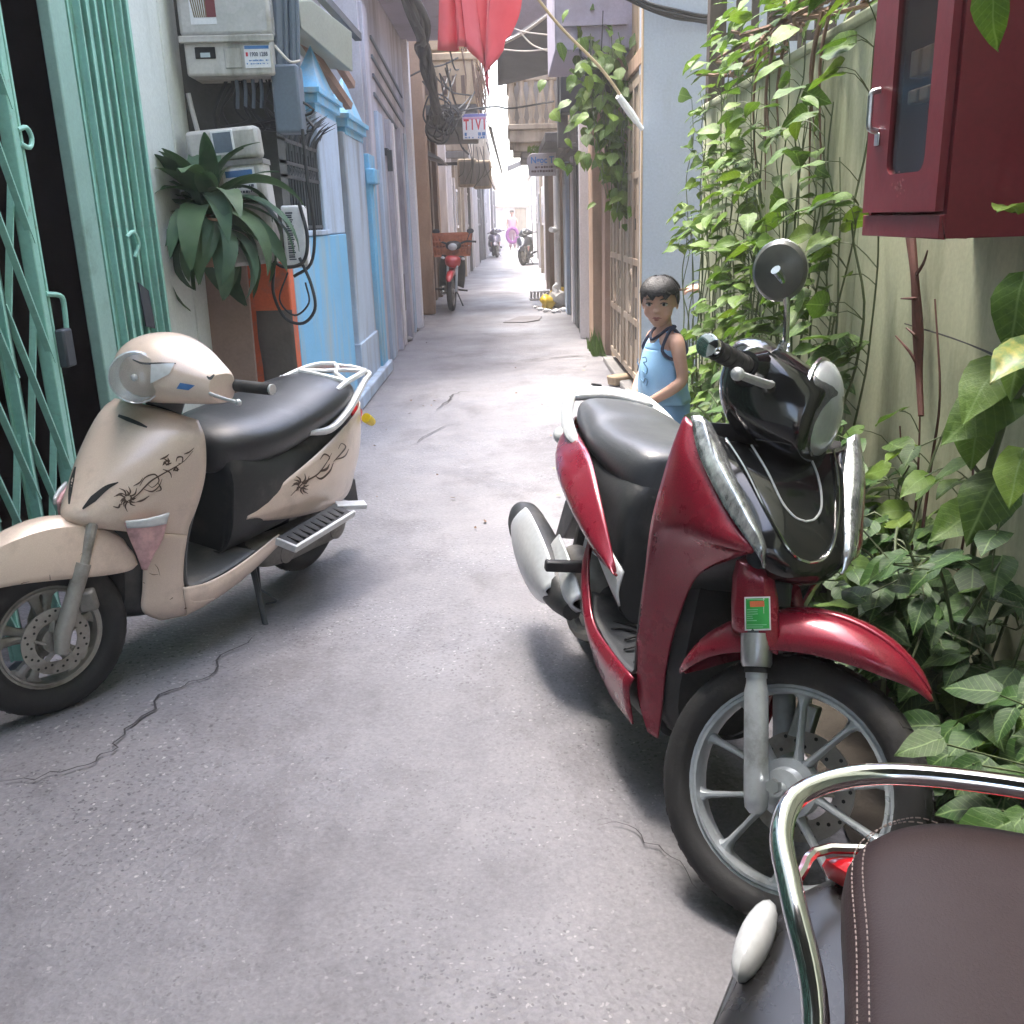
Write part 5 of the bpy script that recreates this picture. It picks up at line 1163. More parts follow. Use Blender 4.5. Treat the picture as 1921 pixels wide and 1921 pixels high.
    m = MB(); m.prism([(-0.14, .05, .34), (-0.30, .05, .30), (-0.34, .05, .18), (-0.20, .05, .24)], (0, -0.1, 0)); m.build('mud_flap', MT['plastic'], rt, bevel=0.006)
    m = MB(); M = Matrix.Translation((-0.262, 0.115, .575)) @ Matrix.Rotation(radians(60), 4, 'Y'); m.lathe([(0, -0.035), (0.016, -0.035), (0.020, 0.0), (0.020, 0.02), (0, 0.022)], seg=12, M=M); m.build('yellow_cap', MT['yellow'], rt)
    # rack
    m = MB()
    for s in (1, -1):
        m.tube([(0.22, s * .170, .635), (0.10, s * .178, .625), (-0.02, s * .168, .662), (-0.12, s * .145, .705), (-0.21, s * .118, .738), (-0.29, s * .09, .748), (-0.325, s * .03, .75)], [0.012, 0.018, 0.019, 0.018, 0.015, 0.012, 0.011], 10, 4, flat=0.75)
        m.tube([(-0.02, s * .12, .735), (-0.10, s * .11, .752), (-0.20, s * .10, .762), (-0.29, s * .07, .758)], 0.011, 8, 4)
        m.tube([(-0.10, s * .11, .752), (-0.19, 0, .760), (-0.29, s * .07, .758)], 0.009, 8, 3)
    m.tube([(-0.10, -.11, .752), (-0.085, 0, .758), (-0.10, .11, .752)], 0.011, 8, 4); m.tube([(-0.325, -.03, .75), (-0.325, .03, .75)], 0.011, 8)
    m.tube([(-0.02, -.12, .735), (-0.02, -.155, .69), (0.06, -.165, .66)], 0.014, 8, 3); m.build('rear_rack', MT['whiterack'], rt)
    # engine, footrest, stand
    m = MB(); m.loft([(0.47, .11, .245, .03, .03, .03, 2.4), (0.42, .12, .235, .055, .06, .05, 2.6), (0.30, .125, .225, .055, .06, .06, 2.6), (0.12, .13, .225, .05, .065, .065, 2.6), (0.0, .13, .225, .05, .07, .07, 2.4), (-0.07, .13, .225, .03, .04, .04, 2.2)], 4)
    M = Matrix.Translation((0.02, .165, .225)); m.lathe([(0.055, -0.02), (0.05, 0.018), (0.02, 0.026), (0, 0.026)], axis='y', seg=20, M=M)
    M = Matrix.Translation((0.33, .165, .225)); m.lathe([(0.045, -0.02), (0.042, 0.016), (0, 0.02)], axis='y', seg=20, M=M); m.build('engine', MT['engine'], rt)
    m = MB(); m.beam((0.43, .245, .305), (0.10, .255, .335), 0.085, 0.016, (0, 0.25, 1)); m.build('footrest', MT['plastic'], rt, bevel=0.004)
    m = MB(); m.beam((0.44, .285, .300), (0.10, .298, .332), 0.012, 0.026, (0, 0.25, 1)); m.beam((0.435, .205, .308), (0.435, .290, .300), 0.012, 0.026); m.beam((0.10, .22, .342), (0.02, .296, .342), 0.05, 0.018); m.build('footrest_trim', MT['whiterack'], rt, bevel=0.003)
    m = MB()
    for i in range(9): m.beam((0.40 - i * 0.033, .225, .318 + i * 0.003), (0.40 - i * 0.033, .275, .313 + i * 0.003), 0.010, 0.008)
    m.build('footrest_tread', MT['rubber'], rt)
    m = MB(); m.tube([(0.43, .10, .20), (0.44, .125, .15), (0.475, .185, .055), (0.49, .215, .012), (0.485, .245, .008)], [0.014, 0.011, 0.010, 0.010, 0.009], 8, 4); m.tube([(0.45, .14, .12), (0.42, .19, .085), (0.40, .185, .06), (0.43, .165, .055)], 0.004, 6, 4); m.tube([(0.41, .11, .19), (0.455, .16, .09)], 0.006, 8); m.build('side_stand', MT['iron'], rt)
    # corner lamps
    for s in (1, -1):
        dx = .022
        m = MB(); m.surf(side([[(1.000 + dx, .122, .535), (0.955 + dx, .158, .538), (0.902 + dx, .186, .545)], [(0.992 + dx, .127, .495), (0.955 + dx, .154, .485), (0.915 + dx, .176, .475)], [(0.972 + dx, .133, .44), (0.955 + dx, .147, .432), (0.935 + dx, .160, .425)], [(0.955 + dx, .137, .385), (0.950 + dx, .142, .382), (0.945 + dx, .148, .38)]], s), 4, 4)
        m.build('corner_lamp', MT['lensstripe'], rt, solid=0.008, soff=1)
        m = MB(); m.surf(side([[(1.005 + dx, .130, .545), (0.960 + dx, .165, .548), (0.905 + dx, .193, .556)], [(1.002 + dx, .132, .525), (0.960 + dx, .164, .523), (0.912 + dx, .188, .525)]], s), 3, 4); m.build('corner_lamp_cap', MT['lensmilk'], rt, solid=0.008, soff=1)
    # handlebar cover
    m = MB(); rings = []
    K = [(-.212, .690, .874, .050, .034, .036, .044, 2.6), (-.198, .694, .876, .062, .044, .046, .052, 2.7), (-.155, .710, .886, .088, .066, .066, .064, 2.6), (-.105, .735, .900, .114, .098, .088, .078, 2.4), (-.055, .752, .908, .132, .120, .103, .088, 2.3), (0, .758, .910, .138, .130, .109, .092, 2.3)]
    K = K + [(-q[0],) + q[1:] for q in K[::-1][1:]]
    for y, cx, cz, rf, rb, ru, rd, e in cr(np.array(K), 5):
        ring = []
        for k in range(36):
            a_ = 2 * pi * k / 36; ca, sa = cos(a_), sin(a_); X = (rf if ca > 0 else rb) * math.copysign(abs(ca) ** (2 / e), ca); Z = (ru if sa > 0 else rd) * math.copysign(abs(sa) ** (2 / e), sa)
            ring.append((cx + X + .10 * (-Z if Z > 0 else 0) * 1.0, y, cz + Z))
        rings.append(ring)
    m.rings(rings, False, True); m.xf(S); head = m.build('handlebar_cover', MT['cream'], rt, bevel=0.006)
    m = MB(); m.loft([(0.62, 0, .90, .09, .05, .06, 2.6), (0.70, 0, .88, .13, .05, .07, 2.6), (0.78, 0, .87, .10, .04, .05, 2.6)], 3); m.xf(S); m.build('dashboard', MT['plastic'], rt)
    m = MB(); m.tube([(0.775, 0, .80), (0.74, 0, .87)], 0.06, 14); m.xf(S); m.build('steering_neck', MT['plastic'], rt)
    for s in (1, -1):
        m = MB(); m.tube([(0.70, s * .12, .875), (0.665, s * .18, .872), (0.645, s * .222, .872)], 0.012, 8, 2); m.tube([(0.652, s * .214, .872), (0.618, s * .330, .868)], [0.0175, 0.0175], 14); m.xf(S)
        g_ = m.build('handle_grip', MT['rubber'], rt)
        m = MB(); m.tube([(0.618, s * .325, .868), (0.615, s * .338, .8675)], 0.015, 12); m.xf(S); m.build('bar_end', MT['silver'], g_)
        m = MB(); m.tube([(0.715, s * .165, .862), (0.735, s * .21, .858), (0.735, s * .285, .850), (0.728, s * .33, .845)], [0.010, 0.008, 0.007, 0.008], 8, 4, flat=0.7); m.ball((0.728, s * .333, .845), 0.010, 8, 6); m.xf(S); m.build('brake_lever', MT['silver'], rt)
    for o in tails + [shield, head]: pass
    bpy.context.view_layer.update()
    H = [bvh_world(head)]; SH = [bvh_world(shield)]; T = [bvh_world(tails[0])]
    # head lamp: round bowl with side lamp, on the cover as the photograph shows it
    lamp_c = S @ Vector((0.862, -0.035, 0.905))
    nrm = (S.to_3x3() @ Vector((0.93, -0.12, 0.18))).normalized()
    hp_, hn_ = on_surface(H, 254, 708); inv_ = rt.matrix_world.inverted(); lc = inv_ @ hp_; vd = (inv_ @ CO - lc).normalized(); nn_ = (inv_.to_3x3() @ hn_).normalized()
    nrm = (nn_ * .32 + vd * .68).normalized(); M = Matrix.Translation(lc - nrm * .052) @ nrm.to_track_quat('Z', 'Y').to_matrix().to_4x4() @ Matrix.Diagonal((.90, .90, .9, 1))
    m = MB(); m.lathe([(0.0, 0.012), (0.03, 0.016), (0.058, 0.03), (0.076, 0.052), (0.082, 0.050), (0.082, 0.0)], seg=32, cap=False, M=M); hl = m.build('headlight', MT['reflector'], rt)
    m = MB(); m.lathe([(0.080, 0.048), (0.074, 0.062), (0.055, 0.069), (0.03, 0.073), (0.0, 0.074)], seg=32, cap=False, M=M); m.build('lens', MT['lens'], hl)
    m = MB(); m.ball((0, 0, 0), 0.014, 10, 8, (1, 1, 1.4), M=M.to_3x3().to_4x4()); m.xf(Matrix.Translation(M @ Vector((0, 0, 0.045)))); m.build('bulb', MT['lensmilk'], hl)
    patch(H, [(284, 684), (328, 682), (318, 702), (283, 719)], 'side_lamp', MT['lensmilk'], rt, off=0.004)
    decal(H, [([(250, 676), (268, 682), (300, 682), (330, 682)], [2, 4, 4, 2])], 'lamp_brow', MT['plastic'], rt)
    patch(H, [(338, 718), (366, 723), (354, 732), (331, 729)], 'blue_sticker', MT['inkblue'], rt, 4)
    decal(H, [([(388, 706), (394, 710), (402, 703)], [2, 6, 3])], 'cover_slot', MT['plastic'], rt)
    decal(SH, [([(222, 780), (240, 787), (260, 795), (276, 802)], [5, 8, 7, 3])], 'shield_slot', MT['plastic'], rt)
    decal(SH, [([(155, 955), (175, 936), (200, 915), (222, 905)], [3, 13, 9, 2])], 'air_vent', MT['dark'], rt)
    decal(SH, [([(142, 876), (136, 900), (132, 925), (130, 946)], [3, 8, 7, 3])], 'air_vent', MT['dark'], rt)
    decal([bvh_world(o) for o in rt.children if o.name.startswith('fender')], [([(93, 1078), (94, 1090), (93, 1103)], [1, 2.4, 1]), ([(35, 1098), (42, 1094), (55, 1091)], [.5, 1.5, .5]), ([(150, 1040), (165, 1034)], [.5, 1.2])], 'scratch', MT['stembrown'], rt)
    LG = [bvh_world(legs[0])]
    decal(LG, [([(280, 1075), (288, 1078), (297, 1077)], [.6, 1.6, .6]), ([(262, 1090), (272, 1094)], [.6, 1.2]), ([(318, 1125), (324, 1121)], [.6, 1.8]), ([(345, 1142), (350, 1140)], [1, 2.4]), ([(290, 1058), (296, 1066), (300, 1080)], [.5, 1.4, .5])], 'scratch', MT['stembrown'], rt)
    ink = pm('brown_decal', (0.085, 0.05, 0.035), 0.5)
    r = random.Random(4)
    def flower(cx, cy, R, n=11):
        L = []
        for k in range(n):
            a = 2 * pi * k / n + r.uniform(-.2, .2); q = R * r.uniform(0.6, 1.15)
            L.append(([(cx + R * .2 * cos(a), cy + R * .2 * sin(a)), (cx + q * .6 * cos(a + .3), cy + q * .6 * sin(a + .3)), (cx + q * cos(a), cy + q * sin(a))], [2.5, 3.4, 0.8]))
        L.append(([(cx + R * .3 * cos(t), cy + R * .3 * sin(t)) for t in np.linspace(0, 6, 9)], 1.6)); return L
    def curl(pts, w=(1, 3, 2, 0.8)): return [(pts, list(w))]
    L = flower(240, 935, 24, 13) + flower(313, 868, 9, 8) + flower(330, 880, 7, 7)
    L += curl([(225, 948), (255, 930), (280, 905), (300, 892), (325, 878), (345, 865), (362, 846)]) + curl([(262, 912), (272, 896), (290, 890), (298, 902), (286, 914), (276, 908)]) + curl([(270, 918), (285, 922), (298, 912), (304, 898)])
    L += curl([(330, 866), (333, 858), (342, 858), (341, 868), (334, 870)]) + curl([(345, 852), (355, 848), (364, 840)]) + curl([(296, 905), (302, 918), (292, 922)]) + curl([(250, 912), (262, 905), (268, 896)]) + curl([(305, 880), (318, 886), (322, 896)])
    L += curl([(218, 930), (228, 926), (238, 930)], (3, 4, 2, 1)) + curl([(225, 945), (222, 952), (212, 950)], (2, 4, 3, 1)) + curl([(255, 942), (268, 938), (280, 930)], (1, 4, 3, 1)) + curl([(300, 862), (310, 858), (317, 852)], (1, 4, 3, 1))
    decal(SH, L, 'floral_decal', ink, rt)
    L = flower(565, 910, 20, 13) + curl([(545, 930), (570, 905), (595, 890), (612, 868), (622, 850)]) + curl([(590, 892), (602, 898), (618, 884), (625, 868)], (1, 4, 3, 1)) + curl([(600, 862), (608, 852), (618, 858), (612, 868)]) + curl([(625, 866), (640, 850), (648, 838), (640, 832), (634, 842)]) + curl([(600, 884), (612, 880), (618, 870)], (3, 5, 4, 1)) + curl([(630, 862), (646, 856), (654, 842)])
    decal(T, L, 'floral_decal', ink, rt)
    return rt
champ = champagne()

# ------------------------------------------------------------------ the dark red scooter
def darkred():
    rt = bike_root('parked_scooter', 'dark red scooter with black front and grey seat, parked close to the climbing plants', 'scooter', (0.223, 2.81), 280.0, 10)
    h = Vector((0.44 - 0.223, 1.56 - 2.81)); ang = math.degrees(atan2(h.y, h.x)); w0 = rt.matrix_world.copy()
    S = steer_m((1.225, 0, 0.27), 26, 44); I = Matrix.Identity(4)
    wheel(rt, (1.26, 0, 0.252), S, 0.252, 0.088, 0.050, 0.056, (5, 0.0125, 0.30), {'rim': MT['alloy']}, disc=(0.062, 0.105))
    wheel(rt, (0, 0, 0.235), I, 0.235, 0.105, 0.06, 0.06, (5, 0.02, 0.3), {'rim': MT['alloy']})
    c = (1.26, 0, 0.252)
    m = MB(); arch(m, c, S, [(60, .312, .008, .005), (66, .320, .030, .02), (76, .330, .060, .05), (92, .336, .082, .075), (110, .336, .090, .082), (128, .334, .090, .078), (144, .328, .076, .055), (156, .318, .046, .03), (163, .312, .014, .01)], 11, 5); fen = m.build('fender', MT['red'], rt, solid=0.004)
    m = MB(); arch(m, c, S, [(62, .318, .004, .002), (72, .334, .022, .008), (88, .345, .034, .010), (106, .345, .036, .010), (118, .340, .020, .008)], 7, 5); m.build('fender_ridge', MT['red'], rt, solid=0.006)
    boss = []
    for s in (1, -1):
        m = MB(); G = []
        for z, w, d in ((.478, .048, .004), (.488, .052, .016), (.53, .053, .026), (.575, .050, .029), (.605, .042, .024), (.62, .022, .008)):
            zz = z - 0.005; x0 = 1.238 - (zz - .205) * 0.488
            G.append([tuple(S @ Vector((x0 + w * t, s * (0.078 + d * (1 - abs(t) ** 4) + 0.004), zz))) for t in (-1, -.92, -.6, 0, .6, .92, 1)])
        m.grid(G); boss.append(m.build('fork_cover', MT['red'], rt, solid=0.03))
        m = MB(); ax = Vector((-sin(radians(26)), 0, cos(radians(26)))); lo = Vector((1.262, s * 0.083, 0.205)); 
        P = lambda t: S @ (lo + Vector((-0.02, 0, 0)) + ax * t)
        m.tube([P(-0.01), P(0.0), P(0.02), P(0.21), P(0.225), P(0.235)], [0.012, 0.0205, 0.0225, 0.0225, 0.019, 0.0185], 18); m.tube([P(0.235), P(0.275)], 0.020, 18); fk = m.build('fork_leg', MT['alloy'], rt)
        m = MB(); m.tube([P(0.245), P(0.258)], 0.0225, 16); m.build('seal', MT['rubber'], fk)
        m = MB(); m.tube([P(0.256), P(0.263), P(0.318)], [0.026, 0.029, 0.029], 18); m.build('collar', MT['steel'], fk)
        m = MB(); m.tube([P(0.31), P(0.50)], 0.02, 12); m.build('upper_tube', MT['iron'], fk)
        m = MB(); m.lathe([(0, -0.012), (0.013, -0.012), (0.015, 0.0), (0.012, 0.012), (0, 0.012)], axis='y', seg=6, M=S @ Matrix.Translation((1.26, s * 0.105, 0.262))); m.build('axle_nut', MT['steel'], fk)
    m = MB(); m.beam(S @ Vector((1.215, .085, .33)), S @ Vector((1.205, .085, .40)), 0.04, 0.05); m.tube([S @ Vector((1.20, .085, .40)), S @ Vector((1.18, .09, .45)), S @ Vector((1.16, .07, .55))], 0.008, 8, 3); m.build('brake_caliper', MT['steel'], rt, bevel=0.008)
    # apron side panels
    aps = []
    for s in (1, -1):
        m = MB()
        m.surf(side([[(.895, .192, .872), (.905, .190, .876), (.918, .184, .872), (.928, .178, .868)], [(.905, .208, .81), (.95, .205, .808), (.985, .178, .80), (1.005, .156, .792)], [(.898, .214, .73), (.97, .208, .728), (1.05, .165, .722), (1.088, .126, .715)],
                     [(.885, .214, .66), (.96, .208, .665), (1.075, .158, .672), (1.140, .104, .676)], [(.872, .208, .60), (.935, .196, .61), (1.03, .155, .638), (1.10, .108, .650)], [(.862, .198, .52), (.905, .184, .525), (.95, .155, .545), (.985, .132, .565)],
                     [(.852, .188, .43), (.885, .174, .43), (.91, .152, .435), (.93, .132, .44)], [(.850, .178, .33), (.878, .165, .33), (.898, .147, .33), (.915, .130, .33)], [(.862, .160, .23), (.882, .150, .225), (.902, .136, .222), (.918, .122, .22)], [(.90, .138, .165), (.905, .132, .162), (.912, .125, .16), (.918, .118, .158)]], s), 5, 5)
        aps.append(m.build('apron_panel', MT['red'], rt, solid=0.006))
    # black shield between them, chrome edged
    sh = [[(.948, 0, .838), (.948, .07, .842), (.942, .13, .852), (.930, .176, .866)], [(1.030, 0, .808), (1.028, .06, .808), (1.020, .11, .804), (1.004, .152, .795)], [(1.098, 0, .758), (1.096, .05, .757), (1.090, .09, .745), (1.084, .122, .722)],
          [(1.145, 0, .705), (1.144, .04, .704), (1.140, .075, .695), (1.133, .100, .682)], [(1.165, 0, .660), (1.163, .03, .659), (1.155, .055, .656), (1.142, .080, .652)], [(1.158, 0, .626), (1.156, .025, .626), (1.148, .045, .627), (1.136, .062, .628)], [(1.115, 0, .606), (1.114, .022, .606), (1.110, .04, .607), (1.10, .052, .608)]]
    rows = [[(x, -y, z) for x, y, z in r[::-1]][:-1] + r for r in sh]
    m = MB(); m.surf(rows, 5, 4); shield = m.build('front_shield', MT['gloss'], rt, solid=0.006)
    for s in (1, -1):
        m = MB(); m.surf(side([[(.925, .188, .882), (.940, .170, .886), (.945, .150, .874)], [(.985, .182, .818), (1.006, .152, .826), (1.000, .118, .812)], [(1.070, .146, .738), (1.088, .116, .750), (1.080, .088, .738)], [(1.132, .112, .690), (1.142, .094, .698), (1.138, .080, .692)], [(1.150, .092, .664), (1.152, .086, .666), (1.150, .080, .664)], [(1.154, .082, .648), (1.154, .080, .648), (1.153, .078, .648)]], s), 5, 4)
        m.build('clear_lamp_strip', MT['striplens'], rt, solid=0.008)
    m = MB()
    for s in (1, -1):
        m.tube([(x + 0.008, y * s, z + 0.006) for x, y, z in ((.948, .118, .844), (1.020, .100, .803), (1.088, .078, .746), (1.138, .052, .697), (1.156, .028, .672), (1.160, .0, .664))], 0.0028, 6, 6)
    m.build('chrome_line', MT['chrome'], rt)
    m = MB()
    for s in (1, -1): m.tube([(x + 0.006, y * s, z + 0.006) for x, y, z in ((.952, .062, .836), (1.03, .054, .799), (1.085, .042, .758), (1.108, .022, .736), (1.114, .0, .730))], 0.0024, 6, 6)
    m.build('grille_line', MT['silver'], rt)
    # dark inner body above the wheel
    m = MB(); m.loft([(.905, 0, .60, .17, .20, .10, 4), (1.00, 0, .64, .14, .10, .08, 3.5), (1.08, 0, .655, .08, .03, .05, 3), (1.12, 0, .645, .03, .01, .02, 3)], 3); m.build('nose_lining', MT['plastic'], rt)
    m = MB(); m.loft([(.935, 0, .40, .10, .22, .22, 4), (.905, 0, .40, .128, .25, .24, 4), (.87, 0, .40, .150, .25, .22, 4), (.845, 0, .40, .150, .24, .16, 4)], 3); m.build('wheel_arch', MT['plastic'], rt)
    m = MB(); m.tube([(1.03, 0, .62), (1.07, 0, .54)], 0.035, 14); m.build('steering_stem', MT['iron'], rt)
    # inner leg shield, floor
    m = MB(); m.surf([[(.875, -.18, .855), (.84, -.1, .86), (.83, 0, .86), (.84, .1, .86), (.875, .18, .855)], [(.88, -.205, .70), (.83, -.1, .70), (.81, 0, .70), (.83, .1, .70), (.88, .205, .70)], [(.86, -.195, .52), (.82, -.1, .50), (.81, 0, .50), (.82, .1, .50), (.86, .195, .52)],
                      [(.848, -.182, .36), (.82, -.1, .34), (.815, 0, .34), (.82, .1, .34), (.848, .182, .36)], [(.84, -.175, .275), (.80, -.1, .262), (.79, 0, .262), (.80, .1, .262), (.84, .175, .275)], [(.66, -.178, .262), (.66, -.1, .255), (.66, 0, .255), (.66, .1, .255), (.66, .178, .262)], [(.50, -.175, .275), (.50, -.1, .268), (.50, 0, .268), (.50, .1, .268), (.50, .175, .275)],
                      [(.42, -.165, .31), (.42, -.1, .30), (.42, 0, .30), (.42, .1, .30), (.42, .165, .31)]], 4, 4); m.build('floor', MT['mat'], rt, solid=0.004)
    m = MB(); rr_ = random.Random(2)
    for i in range(6):
        y0 = -0.145 + 0.02 * (i % 2); x = 0.76 - i * 0.045
        m.tube([(x + 0.02 * sin(k * 1.1 + i), y0 + 0.032 * k, 0.268 + 0.001 * k) for k in range(4)], 0.006, 5, 4, flat=0.5)
        m.tube([(x + 0.02 * sin(k * 1.1 + i), -y0 - 0.032 * k, 0.268 + 0.001 * k) for k in range(4)], 0.006, 5, 4, flat=0.5)
    m.build('floor_tread', MT['rubber'], rt)
    for s in (1, -1):
        m = MB(); m.surf(side([[(.86, .180, .275), (.86, .186, .24), (.87, .165, .165)], [(.70, .184, .268), (.70, .192, .225), (.70, .168, .155)], [(.55, .186, .275), (.55, .198, .245), (.55, .172, .180)], [(.45, .182, .33), (.45, .198, .30), (.45, .175, .235)], [(.36, .170, .40), (.36, .186, .37), (.36, .165, .30)], [(.30, .15, .44), (.30, .16, .43), (.30, .15, .40)]], s), 4, 4); m.build('floor_side', MT['red'], rt, solid=0.005)
    m = MB(); m.loft([(.90, 0, .19, .11, .05, .04, 3.5), (.75, 0, .19, .14, .06, .05, 3.5), (.50, 0, .20, .14, .06, .07, 3.5), (.35, 0, .26, .12, .06, .1, 3)], 3); m.build('underbody', MT['plastic'], rt)
    m = MB(); m.loft([(.535, 0, .30, .10, .02, .03, 3), (.53, 0, .42, .135, .14, .15, 3.4), (.49, 0, .50, .155, .16, .22, 3.2), (.30, 0, .52, .165, .14, .16, 3), (.0, 0, .55, .15, .11, .14, 3), (-.20, 0, .59, .11, .08, .09, 3), (-.28, 0, .61, .05, .04, .04, 3)], 4, 28); m.build('seat_base', MT['plastic'], rt)
    m = MB(); m.loft([(.525, 0, .665, .03, .03, .05, 2.4), (.505, 0, .665, .112, .055, .075, 2.8), (.43, 0, .665, .142, .068, .085, 2.9), (.28, 0, .668, .158, .062, .075, 3.0), (.14, 0, .672, .158, .062, .07, 3.0), (.07, 0, .680, .152, .068, .07, 3.0), (-.04, 0, .688, .142, .066, .07, 3.0), (-.16, 0, .694, .122, .054, .06, 2.8), (-.235, 0, .698, .085, .035, .05, 2.6), (-.25, 0, .698, .02, .01, .02, 2)], 5, 36); m.build('seat', MT['vinylgrey'], rt)
    for s in (1, -1):
        m = MB(); m.surf(side([[(.600, .168, .420), (.598, .176, .425), (.590, .166, .432)], [(.47, .186, .430), (.46, .222, .490), (.45, .186, .555)], [(.30, .188, .455), (.28, .242, .545), (.27, .184, .640)], [(.10, .178, .490), (.08, .228, .575), (.07, .168, .660)], [(-.10, .150, .540), (-.11, .182, .60), (-.11, .145, .665)], [(-.24, .105, .585), (-.25, .115, .625), (-.25, .10, .665)], [(-.31, .04, .61), (-.32, .045, .63), (-.32, .04, .65)]], s), 5, 5)
        m.build('tail_panel', MT['red'], rt, solid=0.006)
        m = MB(); m.surf(side([[(.605, .150, .345), (.60, .158, .38), (.592, .150, .432)], [(.54, .168, .385), (.52, .178, .42), (.505, .172, .470)], [(.42, .172, .425), (.40, .182, .46), (.38, .176, .505)], [(.28, .165, .47), (.27, .17, .485), (.26, .165, .50)]], s), 4, 4); m.build('pale_side_trim', MT['whiterack'], rt, solid=0.005)
        m = MB(); m.tube([(.08, s * .166, .640), (.04, s * .180, .650), (-.06, s * .176, .678), (-.16, s * .156, .712), (-.25, s * .120, .742), (-.305, s * .07, .752)], [0.008, 0.018, 0.020, 0.021, 0.019, 0.014], 10, 4, flat=0.7); m.build('grab_handle', MT['silver'], rt)
    m = MB(); m.surf([[(-.195, -.140, .738), (-.215, 0, .752), (-.195, .140, .738)], [(-.285, -.110, .760), (-.285, 0, .768), (-.285, .110, .760)], [(-.335, -.065, .752), (-.345, 0, .760), (-.335, .065, .752)]], 4, 4); m.build('rack_plate', MT['silver'], rt, solid=0.018)
    m = MB(); m.box(-.305, -.285, -.05, -.02, .764, .772); m.build('rack_slot', MT['dark'], rt)
    m = MB(); m.loft([(-.27, 0, .60, .10, .05, .05, 3), (-.35, 0, .605, .085, .035, .035, 3), (-.365, 0, .605, .06, .02, .02, 3)], 3); m.build('tail_light', MT['lensred'], rt)
    for s in (1, -1):
        m = MB(); m.ball((-.24, s * .145, .60), 0.03, 10, 8, (1.6, 0.7, 0.9)); m.build('turn_signal', MT['lensmilk'], rt)
    m = MB(); m.prism([(-.16, .06, .42), (-.36, .06, .36), (-.42, .06, .20), (-.30, .06, .24)], (0, -0.12, 0)); m.build('mud_flap', MT['plastic'], rt, bevel=0.006)
    # silencer on the right
    m = MB(); m.loft([(.34, -.185, .22, .025, .025, .025, 2.2), (.25, -.200, .245, .05, .055, .055, 2.3), (.12, -.215, .275, .058, .066, .066, 2.4), (-.10, -.22, .295, .058, .068, .068, 2.4), (-.25, -.22, .305, .052, .06, .06, 2.4), (-.29, -.22, .308, .03, .035, .035, 2.2)], 4); m.build('silencer', MT['plastic'], rt)
    m = MB()
    rows = []
    for x, z, hh, yo in ((.275, .25, .02, -.252), (.22, .258, .066, -.268), (.10, .275, .095, -.284), (-.05, .292, .095, -.287), (-.15, .302, .072, -.280), (-.205, .306, .03, -.27)):
        rows.append([(x, yo + 0.035 * abs(t) ** 2.2, z + hh * t) for t in (-1, -.75, -.4, 0, .4, .75, 1)])
    m.surf(rows, 4, 3); m.build('heat_shield', MT['silver'], rt, solid=0.004)
    m = MB(); rows = []
    for x, z, hh, yo in ((.36, .25, .02, -.195), (.31, .26, .055, -.212), (.22, .275, .08, -.222), (.12, .29, .085, -.225)):
        rows.append([(x, yo + 0.03 * abs(t) ** 2.2, z + hh * t) for t in (-1, -.75, -.4, 0, .4, .75, 1)])
    m.surf(rows, 4, 3); m.build('silencer_guard', MT['silver'], rt, solid=0.005)
    m = MB(); m.loft([(.38, -.06, .22, .05, .06, .05, 2.6), (.20, -.08, .23, .07, .08, .07, 2.6), (.0, -.1, .24, .05, .07, .07, 2.4)], 3); m.tube([(.42, -.12, .19), (.36, -.16, .17), (.30, -.18, .21)], 0.018, 8, 3); m.build('engine', MT['engine'], rt)
    m = MB(); m.beam((.30, -.15, .34), (.30, -.27, .335), 0.03, 0.03); m.build('footrest', MT['plastic'], rt, bevel=0.005)
    m = MB(); m.tube([(.45, .11, .16), (.47, .16, .08), (.48, .20, .01), (.475, .23, .006)], [0.013, 0.010, 0.010, 0.009], 8, 4); m.build('side_stand', MT['iron'], rt)
    # handlebar head
    m = MB(); m.loft([(.785, 0, .975, .05, .03, .04, 2.6), (.81, 0, .972, .100, .055, .09, 2.6), (.86, 0, .962, .126, .072, .125, 2.7), (.93, 0, .945, .122, .072, .120, 2.7), (.985, 0, .928, .102, .072, .105, 2.6), (1.015, 0, .92, .080, .062, .09, 2.4), (1.02, 0, .918, .03, .02, .03, 2.2)], 5, 32); m.xf(S); head = m.build('handlebar_cover', MT['gloss'], rt)
    m = MB(); G = []
    for k in range(5):
        t = k / 4; G.append([tuple(S @ Vector((1.005 + 0.028 * (1 - (abs(a) ** 2)) * (1 - 0.9 * t), (0.088 - 0.055 * t * 0) * a * (1 - 0.0 * t), .908 + 0.062 * b_))) for a, b_ in ((-1, 0),)])
    m = MB(); M = S @ Matrix.Translation((.992, 0, .942)) @ Matrix.Rotation(radians(76), 4, 'Y')
    m.ball((0, 0, 0), 1.0, 20, 12, (0.098, 0.090, 0.040), M=M.to_3x3().to_4x4()); m.xf(Matrix.Translation(M.translation)); hl = m.build('headlight', MT['lens'], rt)
    m = MB(); M2 = S @ Matrix.Translation((.991, 0, .942)) @ Matrix.Rotation(radians(76), 4, 'Y'); m.ball((0, 0, 0), 1.0, 20, 12, (0.092, 0.084, 0.036), M=M2.to_3x3().to_4x4()); m.xf(Matrix.Translation(M2.translation)); m.build('reflector', MT['reflector'], hl)
    m = MB(); m.tube([M @ Vector((0.099 * cos(t), 0.091 * sin(t), -0.004)) for t in np.linspace(0, 2 * pi, 25)[:-1]], 0.0055, 6, closed=True); m.build('bezel', MT['chrome'], hl)
